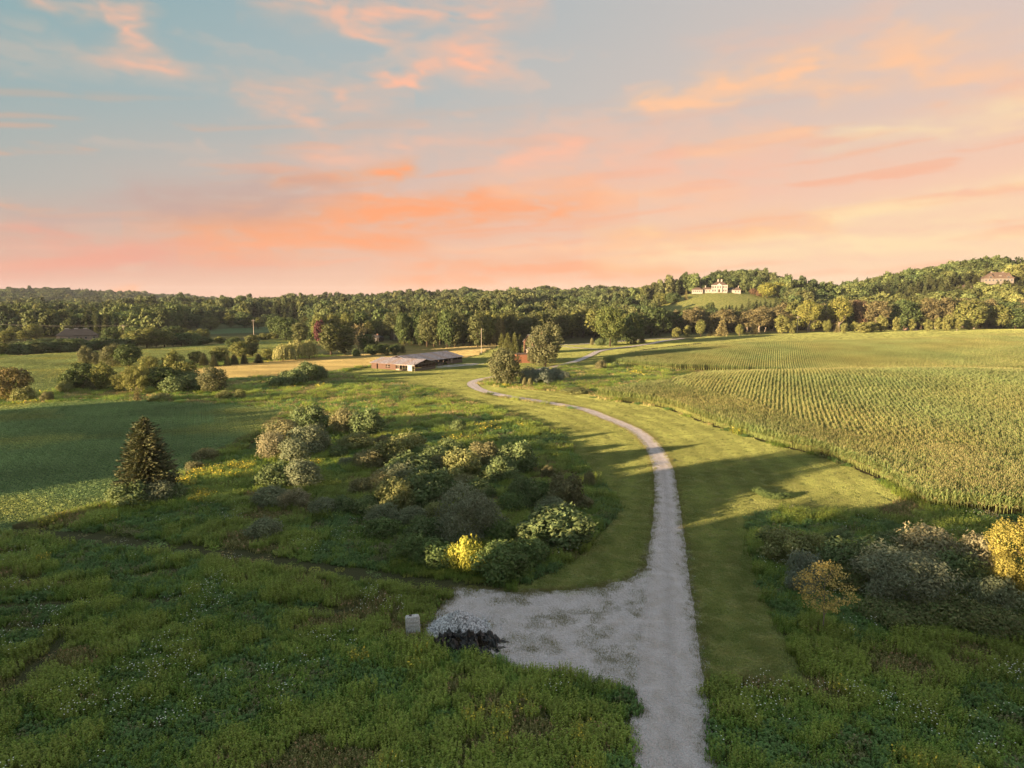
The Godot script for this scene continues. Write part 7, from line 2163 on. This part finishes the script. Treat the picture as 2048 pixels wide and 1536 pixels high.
	["dtree", "hedge_tree", -172.73, 361.65, 11.7, 6.7, "twenty-second dark tree of the hedge along the far crop field, counted from the bungalow side", "tree", "hedge along the far crop field"],
	["dark", "hedge_tree", -169.24, 365.51, 10.51, 6.48, "twenty-third dark tree of the hedge along the far crop field, counted from the bungalow side", "tree", "hedge along the far crop field"],
	["dtree", "hedge_tree", -166.32, 368.74, 12.17, 4.82, "twenty-fourth dark tree of the hedge along the far crop field, counted from the bungalow side", "tree", "hedge along the far crop field"],
	["dtree", "broadleaf_tree", -430.69, 567.21, 14.5, 9.51, "first dark tree in the valley behind the far crop field, counted from the valley end", "tree", "valley trees behind the far crop field"],
	["dtree", "broadleaf_tree", -431.52, 583.4, 16.32, 10.45, "second dark tree in the valley behind the far crop field, counted from the valley end", "tree", "valley trees behind the far crop field"],
	["otree", "broadleaf_tree", -385.52, 533.07, 14.8, 10.75, "first olive tree in the valley behind the far crop field, counted from the valley end", "tree", "valley trees behind the far crop field"],
	["dtree", "broadleaf_tree", -385.76, 549.88, 11.5, 9.22, "third dark tree in the valley behind the far crop field, counted from the valley end", "tree", "valley trees behind the far crop field"],
	["dtree", "broadleaf_tree", -408, 594.66, 11.62, 9.65, "fourth dark tree in the valley behind the far crop field, counted from the valley end", "tree", "valley trees behind the far crop field"],
	["otree", "broadleaf_tree", -401.96, 598.7, 14.66, 11.32, "second olive tree in the valley behind the far crop field, counted from the valley end", "tree", "valley trees behind the far crop field"],
	["otree", "broadleaf_tree", -395.17, 607.36, 12.82, 9.93, "third olive tree in the valley behind the far crop field, counted from the valley end", "tree", "valley trees behind the far crop field"],
	["otree", "broadleaf_tree", -347.35, 549.32, 11.87, 10.42, "fourth olive tree in the valley behind the far crop field, counted from the valley end", "tree", "valley trees behind the far crop field"],
	["dtree", "broadleaf_tree", -331.34, 542.47, 11, 9.18, "fifth dark tree in the valley behind the far crop field, counted from the valley end", "tree", "valley trees behind the far crop field"],
	["otree", "broadleaf_tree", -348.37, 587.61, 12.16, 10.38, "fifth olive tree in the valley behind the far crop field, counted from the valley end", "tree", "valley trees behind the far crop field"],
	["otree", "broadleaf_tree", -346.11, 602.83, 11.78, 11.81, "sixth olive tree in the valley behind the far crop field, counted from the valley end", "tree", "valley trees behind the far crop field"],
	["dtree", "broadleaf_tree", -326.01, 582.32, 12.81, 11.4, "sixth dark tree in the valley behind the far crop field, counted from the valley end", "tree", "valley trees behind the far crop field"],
	["dtree", "broadleaf_tree", -341.56, 631.21, 17.55, 10.46, "seventh dark tree in the valley behind the far crop field, counted from the valley end", "tree", "valley trees behind the far crop field"],
	["dtree", "broadleaf_tree", -323.47, 620.79, 12.87, 8.63, "eighth dark tree in the valley behind the far crop field, counted from the valley end", "tree", "valley trees behind the far crop field"],
	["otree", "broadleaf_tree", -272.97, 538.23, 14.24, 10.3, "seventh olive tree in the valley behind the far crop field, counted from the valley end", "tree", "valley trees behind the far crop field"],
	["dtree", "broadleaf_tree", -273.9, 558.73, 14.52, 11.7, "ninth dark tree in the valley behind the far crop field, counted from the valley end", "tree", "valley trees behind the far crop field"],
	["dtree", "broadleaf_tree", -278.93, 595.01, 13.37, 11.26, "tenth dark tree in the valley behind the far crop field, counted from the valley end", "tree", "valley trees behind the far crop field"],
	["dtree", "broadleaf_tree", -253.73, 558.9, 13.08, 10.72, "eleventh dark tree in the valley behind the far crop field, counted from the valley end", "tree", "valley trees behind the far crop field"],
	["otree", "broadleaf_tree", -230.26, 530.05, 14.99, 9.86, "eighth olive tree in the valley behind the far crop field, counted from the valley end", "tree", "valley trees behind the far crop field"],
	["otree", "broadleaf_tree", -268.62, 637.64, 12.83, 8.01, "ninth olive tree in the valley behind the far crop field, counted from the valley end", "tree", "valley trees behind the far crop field"],
	["otree", "broadleaf_tree", -227.17, 561.11, 10.94, 11.04, "tenth olive tree in the valley behind the far crop field, counted from the valley end", "tree", "valley trees behind the far crop field"],
	["dtree", "broadleaf_tree", -214.13, 555.51, 14.97, 12, "twelfth dark tree in the valley behind the far crop field, counted from the valley end", "tree", "valley trees behind the far crop field"],
	["otree", "broadleaf_tree", -198.8, 543.45, 12.3, 9.16, "eleventh olive tree in the valley behind the far crop field, counted from the valley end", "tree", "valley trees behind the far crop field"],
	["dtree", "broadleaf_tree", -210.29, 603.62, 14.84, 9.18, "thirteenth dark tree in the valley behind the far crop field, counted from the valley end", "tree", "valley trees behind the far crop field"],
	["otree", "hedge_tree", -167.59, 371.8, 7.19, 3.65, "first rounded hedgerow tree between the two far crop fields, counted from the hedge end", "tree", "hedgerow between the far crop fields"],
	["otree", "hedge_tree", -165.4, 376, 5.54, 3.56, "second rounded hedgerow tree between the two far crop fields, counted from the hedge end", "tree", "hedgerow between the far crop fields"],
	["otree", "hedge_tree", -160.41, 380.3, 6.02, 3.94, "third rounded hedgerow tree between the two far crop fields, counted from the hedge end", "tree", "hedgerow between the far crop fields"],
	["otree", "hedge_tree", -155.7, 389.2, 5.79, 3.47, "fourth rounded hedgerow tree between the two far crop fields, counted from the hedge end", "tree", "hedgerow between the far crop fields"],
	["otree", "hedge_tree", -150.77, 398.52, 5.98, 3.85, "fifth rounded hedgerow tree between the two far crop fields, counted from the hedge end", "tree", "hedgerow between the far crop fields"],
	["otree", "hedge_tree", -147.4, 413.38, 8.32, 4.09, "sixth rounded hedgerow tree between the two far crop fields, counted from the hedge end", "tree", "hedgerow between the far crop fields"],
	["otree", "hedge_tree", -145.01, 423.91, 7.06, 4.79, "seventh rounded hedgerow tree between the two far crop fields, counted from the hedge end", "tree", "hedgerow between the far crop fields"],
	["otree", "hedge_tree", -138.01, 440.74, 6.59, 4.06, "eighth rounded hedgerow tree between the two far crop fields, counted from the hedge end", "tree", "hedgerow between the far crop fields"],
	["otree", "hedge_tree", -135.21, 452.73, 8.65, 3.6, "ninth rounded hedgerow tree between the two far crop fields, counted from the hedge end", "tree", "hedgerow between the far crop fields"],
	["spire", "young_tree", 159.66, 640, 4.62, 9, "lone pointed tree beside the mansion drive", "tree", ""],
	["oak", "broadleaf_tree", 187.36, 700, 7.08, 8, "lone round tree on the ridge behind the mansion", "tree", ""],
	["red2", "broadleaf_tree", 221.57, 640, 8.32, 6, "rusty shrub at the corner of the mansion lawn", "tree", ""],
	["red2", "broadleaf_tree", 224.32, 632, 7.3, 6, "second rusty shrub at the corner of the mansion lawn", "tree", ""],
	["dtree", "broadleaf_tree", 147.09, 640, 13.86, 10, "dark tree beside the mansion lawn", "tree", ""],
	["otree", "broadleaf_tree", 138.99, 650, 15.96, 11, "olive tree beside the mansion lawn", "tree", ""],
	["ytree", "broadleaf_tree", 229.56, 630, 15.47, 13, "yellow green tree at the mansion lawn", "tree", ""],
	["ytree", "broadleaf_tree", 243.91, 640, 16.64, 14, "yellow green tree beside the mansion lawn", "tree", ""],
]
const STONE_SPOT := Vector2(-3.91, 48.5)
const TARP_SPOT := Vector2(-3.36, 45.97)
const TARP2_SPOT := Vector2(-1.97, 44.39)
const TANK_SPOT := Vector2(-7.17, 47.58)
const POLE_SPOT := Vector2(-13.74, 311.37)
const TRACKS := [[-57.98, 71.71, -46.7, 69.16, -35.58, 65.64, -26.26, 63.22, -19.27, 60.49, -11.94, 57.86, -6.09, 56.06, -2.67, 55.24], [-49.95, 62.58, -46.15, 63.88, -44.29, 66.21], [-43.78, 57.32, -39.97, 56.79, -36.77, 56.47, -33.85, 57.32, -31.94, 58.64, -29.39, 59.78], [-41.43, 51.93, -37.29, 52.2, -33.04, 53.02, -27.02, 53.02], [-38.49, 48.04, -34.68, 48.35, -31.74, 48.35], [-30.72, 39.78, -31.28, 42.36, -31.57, 45.27, -32.14, 46.69], [-18.15, 51.67, -14.88, 51.14, -11.89, 51.67]]
const CROP_LINES := [[-99.82, 133.09, -87.31, 136.46, -76.76, 145.01, -62.46, 146.31], [-82.83, 127.82, -76.17, 130.93, -69.61, 137.03]]
const CORN_INNER := [44.06, 163.16, 47.5, 156.76, 50.21, 151.07, 51.51, 142.31, 52.15, 133.15, 52.58, 124.73, 53.66, 118.9, 56.66, 110.95, 62.63, 103.16, 74.56, 98.95, 91.38, 97.28]
const CORN_FAR_FRONT := [36.54, 277.08, 43.81, 267.37, 52.02, 259.83, 60.7, 256.63, 73.74, 256.62]
const CORN_FAR_BACK := [291.68, 369.3, 267.9, 362.96, 222.11, 351.54, 194.2, 346.86, 155.86, 344.97, 118.35, 344.4, 91.2, 335.87, 60.72, 304.32, 39.82, 280.72]
const CLOUDS := [
	[-23.82, 5.58, 5.08, 7.74, 1.08, 0.85, 0],
	[-12.87, 7.31, 5.07, 7.93, 0.58, 0.5, 0],
	[-31.84, 3.5, -21.16, 3.2, 0.83, 0.6, 1],
	[-21.14, 3.76, -9.03, 4.77, 0.83, 0.6, 0],
	[-18.05, 8.86, -9.32, 9.94, 0.41, 0.9, 0],
	[-15.04, 10.57, -6.52, 12.6, 0.83, 0.5, 2],
	[-26.06, 7.16, -16.6, 8.67, 0.99, 0.6, 3],
	[-34.28, 5.3, -26.06, 7.16, 0.66, 0.45, 3],
	[-18.13, 6.83, -26.11, 6.29, 0.83, 0.5, 3],
	[-19.22, 15.23, -11.89, 15.24, 0.83, 0.5, 2],
	[-18.4, 13.78, -15.51, 13.11, 0.5, 0.6, 2],
	[-28.5, 16.14, -25.73, 15.83, 0.5, 0.65, 2],
	[-27.26, 18.82, -26.79, 17.54, 0.46, 0.7, 2],
	[-32.77, 18.62, -31.26, 18.4, 0.33, 0.6, 2],
	[-29.5, 18.94, -28.84, 18.71, 0.33, 0.6, 2],
	[-16.14, 20.75, -0.94, 21.52, 0.91, 0.55, 2],
	[-9.45, 21.57, -2.5, 20.99, 0.41, 0.7, 2],
	[-9.36, 16.92, -7.63, 16.47, 0.37, 0.85, 2],
	[-6.05, 18.06, -5.66, 18.01, 0.37, 0.8, 2],
	[-7.43, 17.06, -6.84, 17.36, 0.25, 0.7, 2],
	[-2.83, 18.98, -2.21, 17.12, 0.54, 0.8, 2],
	[-4.87, 19.1, -3.69, 19.46, 0.33, 0.5, 2],
	[-11.2, 19.81, -9.12, 19.21, 0.29, 0.55, 2],
	[10.45, 14.93, 14.6, 15.05, 0.5, 0.85, 4],
	[14.6, 14.91, 17.89, 14.84, 0.25, 0.6, 4],
	[17.12, 16.01, 22.34, 16.24, 0.79, 0.85, 4],
	[23.1, 14.53, 27.89, 14.77, 0.5, 0.6, 4],
	[27.82, 15.81, 30.89, 14.36, 0.54, 0.7, 4],
	[28.64, 17.27, 35.65, 12.9, 1.16, 0.45, 4],
	[30.98, 17.18, 28.96, 16.92, 0.58, 0.4, 4],
	[-0.56, 10.93, 3.84, 11.73, 0.5, 0.6, 2],
	[1.04, 11.45, 16.63, 9.65, 1.65, 0.45, 2],
	[15.82, 11.75, 22.22, 11.87, 0.46, 0.55, 4],
	[9.11, 4.77, 23.89, 5.58, 0.54, 0.65, 0],
	[-7.08, 2.09, 11.13, 2.39, 0.99, 0.55, 0],
	[23.86, 6.15, 36.05, 7.55, 0.5, 0.6, 5],
	[11.09, 4.16, 36.27, 4.47, 1.16, 0.55, 5],
	[5.12, 4.02, 11.08, 4.55, 0.33, 0.5, 4],
	[-35.95, 4.49, -32.37, 4.22, 0.46, 0.55, 1],
	[-36.69, 1.56, -28.84, 3.01, 0.66, 0.6, 1],
	[-29.77, 0.49, -28.18, 0.79, 0.21, 0.7, 0],
	[-5.04, 4.02, 3.9, 4.22, 0.33, 0.5, 4],
	[25.23, 11.67, 35.74, 11.7, 0.58, 0.45, 5],
	[1.45, 8.73, 14.08, 7.73, 0.91, 0.4, 4],
	[-12.47, 20.99, -14.7, 20.5, 0.41, 0.4, 2],
	[16.3, 18.45, 24.84, 18.43, 0.83, 0.25, 2]
]
const SHADE_TREES := [[-34.0, -68.1, 20.2, "otree", 10.2], [-29.0, -65.4, 20.4, "otree", 8.7], [-24.4, -62.0, 20.1, "dtree", 9.2], [-19.2, -68.8, 20.4, "dtree", 9.0], [-15.0, -63.8, 19.5, "dtree", 8.2], [-9.5, -63.4, 19.7, "dtree", 9.7], [-4.0, -64.3, 21.0, "otree", 9.7], [1.1, -62.3, 19.4, "otree", 8.3], [5.6, -68.3, 21.1, "otree", 9.9], [11.1, -66.6, 20.8, "dtree", 8.9], [16.3, -65.3, 21.0, "dtree", 10.2], [20.6, -67.8, 20.4, "dtree", 8.5], [26.1, -62.3, 21.0, "dtree", 8.3], [31.3, -64.9, 21.1, "otree", 8.7], [35.7, -63.2, 21.1, "dtree", 8.9], [40.0, -62.8, 19.2, "otree", 9.8], [-34.0, -85.6, 21.0, "dtree", 9.9], [-27.8, -81.6, 21.6, "dtree", 10.3], [-20.9, -83.5, 19.8, "dtree", 11.4], [-14.1, -83.7, 20.2, "dtree", 11.4], [-8.4, -83.1, 20.0, "dtree", 9.9], [-1.7, -82.9, 21.5, "dtree", 10.6], [5.1, -81.9, 20.6, "dtree", 11.3], [11.0, -83.9, 20.3, "dtree", 9.0], [16.8, -81.4, 19.7, "dtree", 9.2], [23.0, -82.3, 21.1, "dtree", 10.5], [28.6, -82.1, 20.9, "dtree", 11.4], [34.2, -82.3, 20.9, "dtree", 9.4], [39.6, -79.9, 21.4, "dtree", 9.8], [43.5, -65.5, 18.1, "dtree", 4.9], [45.2, -65.4, 18.5, "dtree", 5.3], [47.2, -66.8, 19.2, "otree", 5.3], [42.0, -70.8, 15.9, "dtree", 8.9], [46.2, -70.5, 15.2, "dtree", 9.9], [49.6, -70.2, 15.0, "dtree", 10.0], [53.4, -70.7, 14.6, "dtree", 9.4], [57.3, -71.9, 15.8, "dtree", 8.9], [61.2, -72.3, 15.1, "dtree", 8.5], [64.6, -70.2, 15.8, "dtree", 9.4], [69.2, -71.1, 14.5, "dtree", 10.0], [57.0, -65.9, 21.9, "otree", 7.3], [60.3, -64.6, 23.5, "dtree", 7.2], [62.9, -64.4, 22.8, "dtree", 7.3], [66.3, -65.7, 21.3, "dtree", 6.1], [58.0, -75.3, 22.5, "dtree", 6.4], [63.1, -77.5, 21.6, "dtree", 7.7], [67.0, -77.1, 21.6, "dtree", 6.6], [71.5, -66.0, 18.5, "spruce", 7.5], [74.5, -66.0, 17.0, "spruce", 7.5], [77.5, -66.0, 18.4, "spruce", 7.5], [80.5, -66.0, 16.8, "spruce", 7.5], [83.5, -66.0, 17.9, "spruce", 7.5], [69.0, -70.3, 14.4, "dtree", 8.2], [72.3, -72.4, 14.4, "dtree", 7.7], [75.5, -72.3, 14.0, "dtree", 8.9], [79.0, -73.8, 13.4, "dtree", 9.1], [82.5, -73.7, 14.0, "dtree", 7.5], [85.3, -72.5, 13.8, "dtree", 7.9], [109.0, -98.4, 17.9, "dtree", 9.7], [114.8, -100.4, 18.0, "otree", 9.1], [121.1, -96.7, 18.8, "dtree", 9.5], [126.9, -98.0, 18.6, "otree", 9.0], [133.3, -97.3, 18.1, "otree", 9.7], [138.5, -97.6, 18.5, "dtree", 10.2], [144.3, -93.8, 19.1, "otree", 8.4], [150.6, -93.5, 19.0, "otree", 9.6], [157.0, -96.5, 17.9, "dtree", 9.2], [162.6, -97.9, 18.6, "dtree", 9.6], [168.3, -94.4, 18.3, "dtree", 8.2], [173.7, -97.1, 19.0, "otree", 9.4], [180.2, -100.7, 19.1, "dtree", 8.3], [109.0, -108.5, 18.7, "dtree", 11.2], [115.3, -115.4, 20.6, "dtree", 10.1], [122.7, -108.5, 19.1, "dtree", 11.3], [129.9, -108.3, 19.4, "dtree", 11.4], [136.7, -110.0, 18.9, "dtree", 9.4], [143.5, -108.9, 18.9, "dtree", 10.9], [151.4, -111.9, 19.5, "dtree", 9.3], [158.9, -114.8, 19.6, "dtree", 11.1], [166.0, -109.8, 19.9, "dtree", 10.5], [173.1, -108.1, 20.4, "dtree", 9.1], [180.1, -112.9, 19.0, "dtree", 9.6]]
